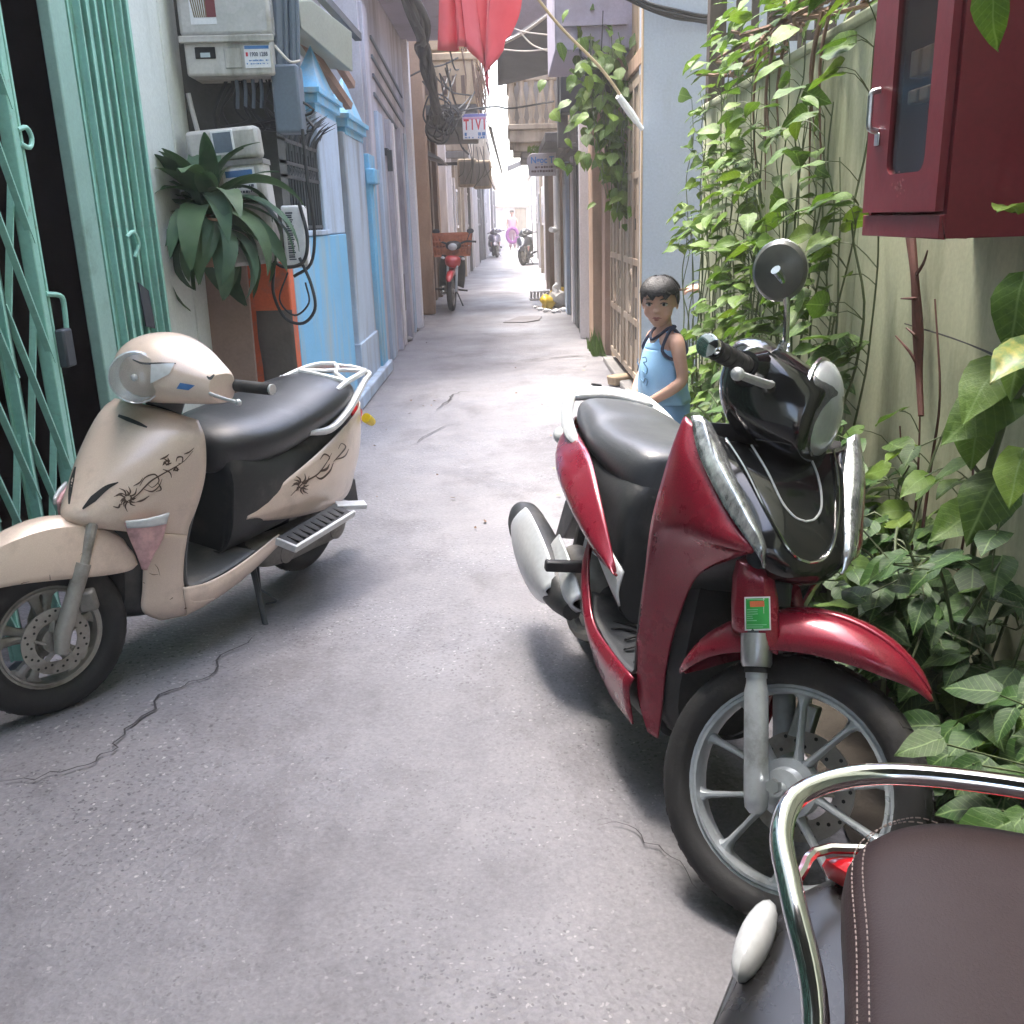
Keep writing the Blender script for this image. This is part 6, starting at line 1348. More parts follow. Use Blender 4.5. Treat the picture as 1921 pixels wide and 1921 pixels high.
    for s in (1, -1):
        m = MB(); m.tube([(.87, s * .06, .965), (.875, s * .11, .955), (.878, s * .155, .95)], [0.058, 0.046, 0.029], 14, 4); m.xf(S); m.build('switch_housing', MT['gloss'], rt)
        m = MB(); m.tube([(.878, s * .145, .952), (.876, s * .30, .936)], 0.0185, 16); m.xf(S)
        for k in range(5): m.tube([S @ Vector((.8775, s * (.165 + .03 * k), .950 - .0031 * k)), S @ Vector((.8774, s * (.171 + .03 * k), .9494 - .0031 * k))], 0.0198, 16)
        g_ = m.build('handle_grip', MT['rubber'], rt)
        m = MB(); m.tube([S @ Vector((.876, s * .298, .9362)), S @ Vector((.876, s * .31, .935)), S @ Vector((.8758, s * .322, .934)), S @ Vector((.8758, s * .325, .9337))], [0.0185, 0.0215, 0.0215, 0.016], 18); m.build('bar_end', MT['chrome'], g_)
        m = MB(); m.tube([(.91, s * .10, .942), (.935, s * .14, .932), (.93, s * .20, .922), (.918, s * .245, .915)], [0.012, 0.011, 0.010, 0.009], 8, 4, flat=0.7); m.ball((.918, s * .247, .915), 0.013, 10, 8); m.xf(S); m.build('brake_lever', MT['silver'], rt)
    bpy.context.view_layer.update()
    B = [bvh_world(boss[1])]
    st = patch(B, [(1397, 1120), (1444, 1119), (1446, 1182), (1398, 1183)], 'inspection_sticker', MT['paper'], rt, 4, 0.0015)
    if st:
        patch(B, [(1400, 1123), (1441, 1122), (1443, 1179), (1401, 1180)], 'print', MT['inkgreen'], st, 4, 0.0021)
        patch(B, [(1407, 1128), (1434, 1127), (1435, 1138), (1408, 1139)], 'print', MT['inkorange'], st, 3, 0.0026)
        decal(B, [([(1402.5, y), (1402.5 + w, y - 0.3)], 1.5) for y, w in ((1125, 32), (1144, 20), (1148, 19), (1152, 20), (1156, 10), (1160, 11), (1164, 18), (1172, 35), (1176, 30))], 'print', pm('pale_green_print', (0.25, 0.62, 0.35), 0.5), st, 0.0027)
    return rt
dred = darkred()
# mirror of the dark red scooter
def red_mirror():
    inv = dred.matrix_world.inverted(); W = lambda v: inv @ v
    a, b, c, d, e = at_y(1462, 672, 1.93), at_y(1474, 640, 1.92), at_y(1476, 570, 1.90), at_y(1470, 530, 1.89), at_y(1455, 506, 1.875)
    m = MB(); m.tube([W(a), W(b)], [0.016, 0.010], 10); m.tube([W(b), W(c), W(d), W(e)], [0.0065, 0.0065, 0.0075, 0.010], 10, 4); st = m.build('mirror_stem', MT['chrome'], dred)
    c0 = at_y(1462, 509, 1.90); n = Vector((-0.40, -0.88, -0.05)).normalized(); M = Matrix.Translation(c0) @ n.to_track_quat('Z', 'Y').to_matrix().to_4x4() @ Matrix.Diagonal((1.0, 1.12, 1, 1))
    m = MB(); m.lathe([(0.050, -0.012), (0.052, -0.006), (0.046, 0.006), (0.028, 0.014), (0.0, 0.017)], seg=28, M=inv @ M); m.build('mirror_shell', pm('olive_tinted_shell', (0.10, 0.105, 0.09), 0.28, var=0.1), st)
    m = MB(); m.tube([inv @ M @ Vector((0.051 * cos(t), 0.051 * sin(t), -0.009)) for t in np.linspace(0, 2 * pi, 33)[:-1]], 0.0025, 6, closed=True); m.build('mirror_rim', MT['chrome'], st)
    m = MB(); m.lathe([(0.049, 0), (0, 0)], c=(0, 0, -0.0125), seg=28, cap=False, M=inv @ M); m.build('mirror_glass', MT['chrome'], st)
red_mirror()

# ------------------------------------------------------------------ brown seated scooter, very near
def brownseat():
    hd = -112.0
    rt = bike_root('parked_scooter', 'nearest scooter with brown stitched seat and chrome grab rail, cut off by the picture edge', 'scooter', (0.341, 0.494), hd, 0)
    # local: +x towards the viewer's side, rear end at x about -0.25
    m = MB(); m.loft([(-.250, 0, .735, .04, .012, .03, 2.4), (-.228, 0, .735, .098, .035, .05, 3), (-.16, 0, .735, .140, .045, .055, 3.2), (-.03, 0, .735, .132, .045, .06, 3.3), (.15, 0, .73, .122, .045, .06, 3.2), (.4, 0, .715, .11, .045, .06, 3), (.55, 0, .69, .10, .04, .06, 2.8), (.6, 0, .68, .03, .02, .03, 2.4)], 5, 36)
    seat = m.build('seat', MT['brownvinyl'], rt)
    # piping and stitches
    def edge(k, f, dz):
        out = []
        secs = cr(np.array([(-.243, .05, .014), (-.228, .098, .035), (-.16, .140, .045), (-.03, .132, .045), (.15, .122, .045), (.4, .11, .045)]), 6)
        return [(x + 0.0, w * f * k, .735 + hu * dz - max(0, x - .03) * 0.03) for x, w, hu in secs]
    for f, dz, nm in ((0.955, 0.70, 'a'), (0.90, 0.86, 'b')):
        m = MB()
        for k in (1, -1):
            P = edge(k, f, dz); acc = 0
            for a, b in zip(P[:-1], P[1:]):
                a, b = Vector(a), Vector(b); L = (b - a).length; n = max(1, int(L / 0.0052))
                for i in range(n):
                    p = a + (b - a) * ((i + 0.15) / n); q = a + (b - a) * ((i + 0.75) / n); m.tube([p + Vector((0, 0, 0.0018)), q + Vector((0, 0, 0.0018))], 0.00065, 5)
        m.build('stitching', MT['thread'], seat, smooth=0)
    m = MB()
    for k in range(26):
        t = -1 + 2 * k / 25; p = Vector((.085 - 0.02 * t * t, t * .118, .7822 - 0.012 * abs(t) ** 5)); q = Vector((.085 - 0.02 * (t + .05) ** 2, (t + .05) * .118, .7822 - 0.012 * abs(t + .05) ** 5)); m.tube([p, q], 0.00065, 5)
    m.build('stitching', MT['thread'], seat, smooth=0)
    m = MB(); m.loft([(-.245, 0, .62, .06, .05, .05, 2.6), (-.21, 0, .62, .115, .085, .07, 3), (-.05, 0, .61, .13, .085, .10, 3), (.25, 0, .60, .12, .085, .12, 3), (.5, 0, .58, .12, .09, .15, 3), (.58, 0, .5, .05, .05, .1, 3)], 4, 28); m.build('seat_base', pm('dark_brown_plastic', (0.035, 0.022, 0.016), 0.5, var=0.2), rt)
    m = MB(); m.loft([(-.44, 0, .54, .06, .02, .03, 2.4), (-.41, 0, .53, .17, .04, .07, 2.6), (-.30, 0, .51, .228, .06, .12, 2.6), (-.05, 0, .48, .272, .09, .16, 2.6), (.25, 0, .46, .26, .12, .18, 2.6), (.5, 0, .40, .17, .12, .15, 2.8), (.7, 0, .3, .15, .08, .1, 3), (.95, 0, .27, .15, .05, .06, 3.5)], 4, 28); m.build('body', MT['gloss2'], rt)
    # chrome rail
    m = MB(); m.tube([(.22, -.142, .62), (.11, -.144, .68), (.0, -.150, .738), (-.07, -.176, .778), (-.13, -.192, .795), (-.185, -.178, .802), (-.228, -.115, .806), (-.240, 0, .808), (-.228, .115, .806), (-.185, .178, .802), (-.13, .192, .795), (-.07, .176, .778), (.0, .150, .738), (.11, .144, .68), (.22, .142, .62)], 0.0097, 14, 6); m.build('grab_rail', MT['chrome'], rt)
    for s in (1, -1):
        m = MB(); m.tube([(.22, s * .142, .62), (.25, s * .135, .58), (.25, s * .125, .54)], 0.010, 10, 3); m.build('rail_foot', MT['chrome'], rt)
        m = MB(); M = Matrix.Translation((-.288, s * .226, .545)) @ Matrix.Rotation(radians(8 * s), 4, 'Z'); m.ball((0, 0, 0), 1, 16, 12, (.062, .018, .026), M=M.to_3x3().to_4x4()); m.xf(Matrix.Translation(M.translation)); m.build('turn_signal', MT['lensmilk'], rt)
        m = MB(); m.tube([(-.33, s * .238, .50), (-.1, s * .262, .47), (.3, s * .25, .44)], 0.004, 6, 4); m.build('trim_line', MT['chrome'], rt)
    m = MB(); m.loft([(-.34, 0, .59, .10, .015, .02, 2.4), (-.385, 0, .58, .165, .028, .03, 2.8), (-.41, 0, .57, .15, .02, .03, 2.8), (-.42, 0, .565, .06, .01, .015, 2.2)], 4); tl = m.build('tail_light', MT['lensred'], rt)
    m = MB(); m.tube([(-.33, -.19, .60), (-.39, -.16, .605), (-.41, 0, .605), (-.39, .16, .605), (-.33, .19, .60)], 0.006, 8, 4); m.build('tail_light_trim', MT['chrome'], tl)
    I = Matrix.Identity(4)
    wheel(rt, (0, 0, .24), I, .24, .10, .06, .06, (5, .022, 0), {'rim': MT['alloy']}); wheel(rt, (1.28, 0, .24), I, .24, .09, .06, .06, (5, .022, 0), {'rim': MT['alloy']}, disc=(.06, .1))
    m = MB(); rows = [[(.98, .14, .26), (1.0, 0, .27), (.98, -.14, .26)], [(.97, .17, .45), (1.01, 0, .46), (.97, -.17, .45)], [(.95, .19, .65), (1.03, 0, .66), (.95, -.19, .65)], [(.92, .17, .82), (1.0, 0, .84), (.92, -.17, .82)]]; m.surf(rows, 4, 4); m.build('front_shield', MT['gloss'], rt, solid=0.02)
    m = MB(); m.loft([(.86, 0, .96, .05, .03, .04, 2.6), (.92, 0, .96, .13, .05, .07, 2.6), (1.0, 0, .93, .10, .05, .07, 2.6), (1.04, 0, .92, .03, .02, .03, 2.4)], 4); m.build('handlebar_cover', MT['gloss'], rt)
    m = MB(); m.tube([(1.02, 0, .85), (1.22, 0, .30)], 0.03, 10); m.build('fork_leg', MT['iron'], rt)
    for s in (1, -1):
        m = MB(); m.tube([(.91, s * .1, .97), (.87, s * .32, .98)], 0.017, 12); m.build('handle_grip', MT['rubber'], rt)
    return rt
brown = brownseat()
# ================================================================== PEOPLE
def skin_mat(name, col):
    t = NT(name); v = t.coords(); c = col
    t.link(t.ramp(t.noise(v, 9, 5), [(0.3, tuple(x * 0.88 for x in c)), (0.7, tuple(x * 1.08 for x in c))]), t.b.inputs['Base Color'])
    t.b.inputs['Roughness'].default_value = 0.55; t.b.inputs['Subsurface Weight'].default_value = 0.12; t.b.inputs['Subsurface Radius'].default_value = (0.012, 0.005, 0.003); t.b.inputs['Subsurface Scale'].default_value = 0.4
    return t.m
MT['skin'] = skin_mat('warm_skin', (0.54, 0.315, 0.235))
MT['hair'] = pm('black_hair', (0.010, 0.009, 0.010), 0.55, var=0.3, vscale=30, bump=0.4, bscale=120)
MT['eye'] = pm('eye_white', (0.42, 0.39, 0.37), 0.3); MT['iris'] = pm('dark_iris', (0.012, 0.008, 0.007), 0.15); MT['lip'] = pm('lip', (0.33, 0.115, 0.10), 0.5)
MT['singlet'] = pm('light_blue_jersey', (0.29, 0.52, 0.78), 0.8, var=0.06, bump=0.10, bscale=220); MT['navy'] = pm('navy_trim', (0.018, 0.025, 0.055), 0.8); MT['shorts'] = pm('light_blue_shorts', (0.24, 0.43, 0.70), 0.8, var=0.06, bump=0.10, bscale=220)
def limb(m, pts, seg=12, n=4): m.tube([p[:3] for p in pts], [p[3] for p in pts], seg, n); return m
def hand(m, wrist, dirv, palm_n, thumb_side, L=0.10, curl=0.5):
    """palm and five separate bent fingers; dirv towards the fingertips, palm_n out of the palm"""
    w = Vector(wrist); d = Vector(dirv).normalized(); n = Vector(palm_n); n = (n - d * n.dot(d)).normalized(); s = d.cross(n).normalized() * thumb_side
    pw = L * 0.42; k = L * 0.5
    m.rings([[w + d * t * k + s * a * pw * wd + n * b * L * th for a, b in ((-.5, -.5), (0, -.62), (.5, -.5), (.56, 0), (.5, .5), (0, .55), (-.5, .5), (-.56, 0))] for t, wd, th in ((-.15, .62, .20), (.1, .78, .21), (.5, 1.0, .20), (1.0, 1.0, .16))], False, True)
    for i, ln in enumerate((.44, .50, .47, .37)):
        o = w + d * k * 0.98 + s * pw * (.36 - .245 * i); f = d; p = [o]; r = L * .060
        for j, seg in enumerate((.45, .32, .23)):
            a = curl * (0.5 + 0.5 * j); f = (f * cos(a) + n * sin(a)).normalized(); p.append(p[-1] + f * ln * L * seg)
        m.tube(p, [r, r * .95, r * .85, r * .6], 8, 2)
    o = w + d * k * 0.28 + s * pw * .48; f = (d * .6 + s * .75 + n * .25).normalized(); p1 = o + f * L * .22; f2 = (d * .9 + s * .15 + n * .45).normalized(); p2 = p1 + f2 * L * .18; m.tube([o, p1, p2], [L * .085, L * .072, L * .05], 8, 3)
    return m
def head_mesh(m, c, M, k=1.0):
    """skull, jaw, nose, ears, lips: M turns the head, +x is where the face looks"""
    T = Matrix.Translation(c) @ M.to_4x4() @ Matrix.Diagonal((k, k, k, 1))
    def B(p, r, sc=(1, 1, 1), sg=18, rg=14): q = MB(); q.ball((0, 0, 0), 1, sg, rg, tuple(r * s for s in sc)); q.xf(Matrix.Translation(p)); q.xf(T); m.merge(q)
    B((-.008, 0, .022), .098, (.98, .80, .86)); B((.018, 0, -.022), .072, (.92, .88, 1.05)); B((.034, 0, -.062), .046, (.95, .95, .80)); B((.052, 0, -.084), .022, (1, 1.15, .8))
    B((.044, .038, -.030), .034, (.9, .8, .9)); B((.044, -.038, -.030), .034, (.9, .8, .9)); B((.062, 0, .032), .030, (.7, 1.6, .8))
    B((.088, 0, -.022), .0125, (.95, 1.15, .85)); B((.082, 0, -.004), .010, (.8, .9, 1.5)); B((.083, .009, -.026), .0075); B((.083, -.009, -.026), .0075)
    B((.078, 0, -.051), .012, (.75, 1.7, .55)); B((.077, 0, -.0605), .0115, (.75, 1.5, .6))
    for s in (1, -1): B((-.012, s * .078, -.008), .024, (.7, .28, 1.1), 10, 8); B((.070, s * .034, .026), .013, (.6, 1.5, .5), 10, 8)
    return T
def face_parts(T, root, hairfn):
    for s in (1, -1):
        m = MB(); q = MB(); q.ball((0, 0, 0), .0125, 12, 8, (.8, 1.25, .72)); q.xf(Matrix.Translation((.073, s * .034, .006))); q.xf(T); m.merge(q); e = m.build('eye', MT['eye'], root)
        m = MB(); q = MB(); q.ball((0, 0, 0), .0066, 10, 8, (.5, 1, 1)); q.xf(Matrix.Translation((.0815, s * .0335, .0062))); q.xf(T); m.merge(q); m.build('iris', MT['iris'], e)
        m = MB(); m.tube([T @ Vector(p) for p in ((.0835, s * .0165, .0095), (.0845, s * .030, .0148), (.080, s * .044, .0125), (.073, s * .051, .0075))], [.0014, .0024, .0024, .001], 6, 3); m.build('eyelid', MT['hair'], root)
        m = MB(); m.tube([T @ Vector(p) for p in ((.084, s * .016, .026), (.084, s * .032, .032), (.076, s * .050, .028))], [.0022, .0032, .001], 6, 3, flat=.8); m.build('eyebrow', MT['hair'], root)
    m = MB()
    m.tube([T @ Vector(p) for p in ((.0755, -.022, -.0565), (.0845, -.008, -.0525), (.086, 0, -.0540), (.0845, .008, -.0525), (.0755, .022, -.0565))], [.001, .0042, .0040, .0042, .001], 8, 3); m.tube([T @ Vector(p) for p in ((.075, -.018, -.0575), (.084, 0, -.0625), (.075, .018, -.0575))], [.001, .0048, .001], 8, 4); m.build('lips', MT['lip'], root)
    m = hairfn(MB()); m.xf(T); return m.build('hair', MT['hair'], root)
def finish_body(m, root, mat, vox=0.005):
    o = m.build('body', mat, root); r = o.modifiers.new('fuse', 'REMESH'); r.mode = 'VOXEL'; r.voxel_size = vox; r.use_smooth_shade = True
    s = o.modifiers.new('soften', 'SMOOTH'); s.factor = 0.5; s.iterations = 4; return o
def bowl_hair(m, seed=1, low=-0.012, front=0.036):
    """cap of hair with a fringe: shell plus many short locks"""
    r = random.Random(seed); G = []
    for i in range(15):
        th = pi * 0.62 * i / 14; row = []
        for k in range(40):
            a = 2 * pi * k / 40; x, y, z = .108 * sin(th) * cos(a), .090 * sin(th) * sin(a), .096 * cos(th)
            f = max(0, cos(a)); lim = front + .010 * sin(a * 9) + .007 * sin(a * 23 + 1) if f > 0.30 else (low - (.035 if cos(a) < -.2 else .0) + .012 * max(0, (0.55 - abs(cos(a)))) + .004 * sin(a * 11))
            zz = max(z + .022, lim); wob = 1 + .02 * noise.noise(Vector((x * 40, y * 40, z * 25)))
            row.append(((x - .008) * wob, y * wob, zz))
        G.append(row)
    m.grid(G, closed_u=True)
    for k in range(260):
        a = r.uniform(-1.15, 1.15) if k < 130 else r.uniform(0, 6.28); th0 = r.uniform(.25, .8)
        P = []
        for t in np.linspace(0, 1, 5):
            th = th0 + t * (1.32 - th0) * r.uniform(.92, 1.03); P.append((.112 * sin(th) * cos(a + .1 * t) - .008, .095 * sin(th) * sin(a + .1 * t), .100 * cos(th) + .022))
        m.tube(P, [.002, .005, .005, .004, .0006], 5, 2)
    return m

# ---- the small boy
def boy():
    A = radians(-163); rt = thing('person', 'small boy in a light blue sleeveless top and shorts, hands clasped, looking at the viewer', 'person', (0.69, 4.37, 0), A)
    m = MB()
    m.loft([(0, 0, .40, .062, .05, .05, 2.2, 0)] * 1 + [], 1) if False else None
    # trunk as a vertical stack of rings
    def ring(z, wx, wy, x=0, n=20, y=0): return [Vector((x + wx * cos(2 * pi * k / n), y + wy * sin(2 * pi * k / n), z)) for k in range(n)]
    tr = [(.44, .070, .100, .0), (.50, .078, .105, .0), (.56, .078, .098, .012), (.64, .078, .098, .016), (.72, .074, .106, .010), (.775, .064, .112, .004), (.805, .050, .085, .0), (.825, .036, .045, .004), (.86, .036, .036, .012), (.90, .036, .036, .02)]
    R = cr(np.array(tr), 4); m.rings([ring(z, a, b, x) for z, a, b, x in R])
    for s in (1, -1):
        limb(m, [(.0, s * .055, .47, .068), (.005, s * .056, .36, .060), (.012, s * .056, .27, .045), (-.005, s * .056, .20, .046), (.0, s * .056, .10, .033), (.002, s * .056, .045, .030)], 14)
        limb(m, [(-.03, s * .056, .03, .026), (.0, s * .057, .028, .030), (.06, s * .062, .020, .026), (.115, s * .068, .016, .016)], 10)
    # arms: both hands joined in front of the thighs
    limb(m, [(.0, .098, .785, .034), (.004, .128, .765, .036), (.0, .150, .70, .031), (-.006, .166, .615, .027), (.03, .156, .575, .027), (.085, .112, .53, .0235), (.135, .058, .49, .0185), (.150, .036, .478, .019)], 12)
    limb(m, [(.0, -.098, .785, .034), (.004, -.128, .765, .036), (.01, -.145, .70, .031), (.03, -.152, .62, .027), (.065, -.135, .58, .026), (.11, -.085, .54, .0225), (.150, -.032, .505, .0185), (.160, -.018, .497, .018)], 12)
    hand(m, (.152, .034, .476), (.35, -.75, -.55), (-.6, -.1, -.5), -1, .105, .55)
    hand(m, (.160, -.018, .497), (.25, .55, -.75), (-.7, .3, .1), 1, .105, .5)
    hm = (Matrix.Rotation(radians(54), 3, 'Z') @ Matrix.Rotation(radians(6), 3, 'Y'))
    T = head_mesh(m, (.032, 0, .940), hm, 1.0)
    finish_body(m, rt, MT['skin'], .0045)
    face_parts(T, rt, lambda q: bowl_hair(q, 3, front=.040))
    rt.scale = (.97, .97, .985)
    # sleeveless top
    m = MB(); G = []
    st = [(.490, .116, .146, .006, 0), (.56, .110, .138, .014, 0), (.64, .102, .126, .018, 0), (.70, .092, .117, .014, 0), (.735, .084, .109, .010, 1)]
    for z, a, b, x, _ in cr(np.array(st, float), 4):
        G.append([(x + (a + .009 * sin(k * 1.05 + z * 22) * (1 - (z - .49) / .26)) * cos(2 * pi * k / 36), (b + .008 * sin(k * 1.05 + z * 19) * (1 - (z - .49) / .26)) * sin(2 * pi * k / 36), z) for k in range(36)])
    m.grid(G, closed_u=True)
    # front and back bibs rising to shoulder straps
    for sx in (1, -1):
        rows = []
        for t in np.linspace(0, 1, 10):
            z = .732 + .092 * t; w = .1005 - .022 * t - .012 * sin(pi * t); aa = .084 * (1 - t ** 1.8) + .016 * t; cx = .010 * (1 - t) + .002 * t
            neck = .0 if t < .35 else .046 * ((t - .35) / .65) ** .6
            rows.append([(cx + sx * aa * sqrt(max(0, 1 - (u * .93) ** 2)), u * w, z - neck * (1 - min(1, abs(u) / .55) ** 3)) for u in np.linspace(-1, 1, 15)])
        m.grid(rows)
    top = m.build('singlet', MT['singlet'], rt, solid=0.004)
    m = MB()
    for s in (1, -1):
        m.tube([(.066, s * .104, .735), (.050, s * .092, .775), (.022, s * .080, .815), (.004, s * .078, .828), (-.016, s * .080, .815), (-.046, s * .092, .775), (-.058, s * .106, .735), (-.03, s * .120, .705), (.006, s * .124, .695), (.04, s * .119, .705)], .0075, 8, 3, closed=True)
    m.tube([(.018, .060, .828), (.056, .040, .795), (.070, 0, .778), (.056, -.040, .795), (.018, -.060, .828), (-.02, -.050, .832), (-.04, 0, .83), (-.02, .050, .832)], .0075, 8, 3, closed=True); m.build('trim', MT['navy'], top)
    m = MB()
    G = []
    for y0, z0, pts in ((0, 0, [(.02, .70), (.045, .705), (.05, .685), (.03, .68), (.055, .655), (.05, .63), (.02, .64)]), (0, 0, [(.005, .60), (.03, .59), (.045, .61), (.06, .60), (.05, .575)]), (0, 0, [(-.03, .69), (-.045, .67), (-.02, .66), (-.04, .635)])):
        m.tube([(.014 + .113 * sqrt(max(0, 1 - (y / .138) ** 2)), y, z) for y, z in pts], .0028, 5, 3)
    m.build('print', pm('blue_grey_print', (0.10, 0.22, 0.36), .7), top)
    # shorts
    m = MB()
    for s in (1, -1):
        G = []
        for z, a, b, yc in cr(np.array([(.53, .088, .060, .060), (.48, .094, .066, .060), (.42, .096, .070, .062), (.36, .098, .072, .064), (.315, .100, .073, .066)]), 4):
            G.append([((a + .004 * sin(k * 2.1 + z * 30)) * cos(2 * pi * k / 28), s * yc + (b + .004 * sin(k * 1.7 + z * 22)) * sin(2 * pi * k / 28), z) for k in range(28)])
        m.grid(G, closed_u=True)
    m.build('shorts', MT['shorts'], rt, solid=0.004)
    m = MB(); 
    for s in (1, -1): m.tube([((.101) * cos(2 * pi * k / 28), s * .066 + .074 * sin(2 * pi * k / 28), .318) for k in range(28)], .004, 6, closed=True)
    m.build('shorts_hem', MT['navy'], rt)
    m = MB(); w = Vector((.132, .060, .493)); d = Vector((.55, -.75, -.5)).normalized(); u = d.orthogonal().normalized(); v = d.cross(u); m.tube([w + (u * cos(t) + v * sin(t)) * .0215 for t in np.linspace(0, 2 * pi, 17)[:-1]], .0035, 6, closed=True); m.build('bracelet', pm('orange_bracelet', (0.80, 0.35, 0.16), 0.5), rt)
    for s in (1, -1):
        m = MB(); m.loft([(-.05, s * .057, .012, .032, .006, .012, 2.6), (.03, s * .060, .012, .036, .006, .012, 2.6), (.13, s * .068, .012, .030, .006, .012, 2.4)], 3); m.build('sandal', MT['navy'], rt)
boy()

# ---- person behind the plants, only a forearm, sleeve and dark trousers showing
def hidden_person():
    rt = thing('person', 'person half hidden behind the climbing plants, reaching out a hand with a dark stick', 'person', (1.47, 6.15, 0), radians(180))
    m = MB()
    def ring(z, wx, wy, x=0, n=20): return [Vector((x + wx * cos(2 * pi * k / n), wy * sin(2 * pi * k / n), z)) for k in range(n)]
    m.rings([ring(z, a, b, x) for z, a, b, x in cr(np.array([(.74, .10, .15, 0), (.84, .11, .16, 0), (.95, .10, .135, 0), (1.08, .10, .145, .005), (1.2, .095, .165, 0), (1.27, .07, .13, -.01), (1.31, .05, .06, -.01), (1.38, .048, .048, 0)]), 4)])
    for s in (1, -1): limb(m, [(0, s * .085, .80, .088), (.005, s * .088, .62, .074), (.01, s * .088, .45, .054), (-.01, s * .088, .33, .052), (0, s * .088, .10, .038), (-.03, s * .088, .05, .034)], 14); limb(m, [(-.05, s * .088, .035, .032), (.08, s * .095, .03, .036), (.17, s * .1, .022, .02)], 10)
    limb(m, [(0, .155, 1.24, .05), (.02, .185, 1.1, .043), (.06, .20, .97, .036), (.14, .19, .90, .034), (.24, .165, .865, .027), (.285, .155, .86, .023)], 14)
    limb(m, [(0, -.155, 1.24, .05), (0, -.19, 1.05, .042), (.03, -.2, .95, .036), (.08, -.19, .82, .03), (.09, -.18, .74, .024)], 14)
    hand(m, (.285, .155, .86), (.9, -.2, .05), (0, -.35, -.9), -1, .165, .75); hand(m, (.09, -.18, .74), (.2, 0, -1), (0, 1, 0), 1, .165, .4)
    T = head_mesh(m, (.02, 0, 1.47), Matrix.Rotation(0.2, 3, 'Z'), 1.12); finish_body(m, rt, MT['skin'], .007); face_parts(T, rt, lambda q: bowl_hair(q, 5, low=-.09, front=.05))
    m = MB(); m.grid([[(x + a * cos(2 * pi * k / 28), b * sin(2 * pi * k / 28), z) for k in range(28)] for z, a, b, x in cr(np.array([(.78, .125, .172, 0), (.95, .117, .152, 0), (1.1, .115, .158, .005), (1.2, .108, .178, 0), (1.275, .075, .135, -.01), (1.3, .06, .075, -.01)]), 4)], closed_u=True)
    for s in (1, -1): m.tube([(0, s * .15, 1.235), (.01, s * .185, 1.12), (.045, s * .205, .985)], [.062, .056, .052], 14, 4, cap=False)
    m.build('shirt', pm('teal_shirt', (0.02, 0.13, 0.13), 0.8), rt, solid=0.004)
    m = MB()
    for s in (1, -1): m.tube([(0, s * .085, .82), (.005, s * .088, .62), (.008, s * .088, .44), (0, s * .088, .08)], [.105, .09, .072, .062], 16, 5, cap=False)
    m.build('trousers', MT['dark'], rt, solid=0.004)
    m = MB(); m.tube([(.52, .12, .85), (.40, .135, .86), (.33, .14, .875), (.2, .10, 1.0)], [.004, .009, .009, .006], 6, 2); o = m.build('stick', MT['brown']); o.parent = None
    o.matrix_world = Matrix.Translation((1.47, 6.15, 0)) @ Matrix.Rotation(pi, 4, 'Z'); tag(o, 'short dark stick held in the hand reaching out of the plants', 'stick')
hidden_person()

# ---- far person with a purple ring
def far_person():
    rt = thing('person', 'distant person in pale pink clothes far down the alley, standing behind a purple ring', 'person', (0.13, 45, 0), radians(-90))
    m = MB()
    def ring(z, wx, wy, x=0, n=14): return [Vector((x + wx * cos(2 * pi * k / n), wy * sin(2 * pi * k / n), z)) for k in range(n)]
    m.rings([ring(z, a, b) for z, a, b in cr(np.array([(.8, .11, .17), (1.0, .10, .14), (1.2, .11, .17), (1.33, .09, .17), (1.4, .05, .06), (1.48, .05, .05)]), 3)])
    for s in (1, -1): limb(m, [(0, s * .09, .85, .09), (0, s * .095, .45, .06), (0, s * .1, .08, .04)], 10); limb(m, [(0, s * .17, 1.34, .05), (.03, s * .23, 1.1, .04), (.14, s * .2, .92, .033)], 10); limb(m, [(-.04, s * .1, .04, .03), (.14, s * .11, .03, .03)], 8); hand(m, (.14, s * .2, .92), (.4, -.4 * s, -.8), (0, -s, 0), s, .17, .5)
    T = head_mesh(m, (.02, 0, 1.58), Matrix.Identity(3), 1.1); finish_body(m, rt, MT['skin'], .014)
    q = bowl_hair(MB(), 9, low=-.06); q.xf(T); q.build('hair', MT['hair'], rt)
    m = MB(); m.grid([[(a * cos(2 * pi * k / 20), b * sin(2 * pi * k / 20), z) for k in range(20)] for z, a, b in ((.75, .15, .2), (1.0, .125, .165), (1.2, .13, .19), (1.35, .1, .19), (1.42, .06, .08))], closed_u=True); m.build('shirt', pm('pale_pink_shirt', (0.62, 0.42, 0.50), 0.8), rt, solid=.006)
    m = MB()
    for s in (1, -1): m.tube([(0, s * .09, .86), (0, s * .095, .5), (0, s * .1, .12)], [.105, .085, .07], 12, 3, cap=False)
    m.build('trousers', pm('pink_trousers', (0.55, 0.34, 0.44), 0.8), rt, solid=.006)
    m = MB(); m.tube([(.13 + .24 * cos(t), 44.7, .62 + .31 * sin(t)) for t in np.linspace(0, 2 * pi, 25)[:-1]], .075, 10, closed=True)
    tag(m.build('ring', pm('purple_foam', (0.33, 0.07, 0.33), 0.7)), 'purple ring standing on the ground in front of the distant person', 'ring')
far_person()
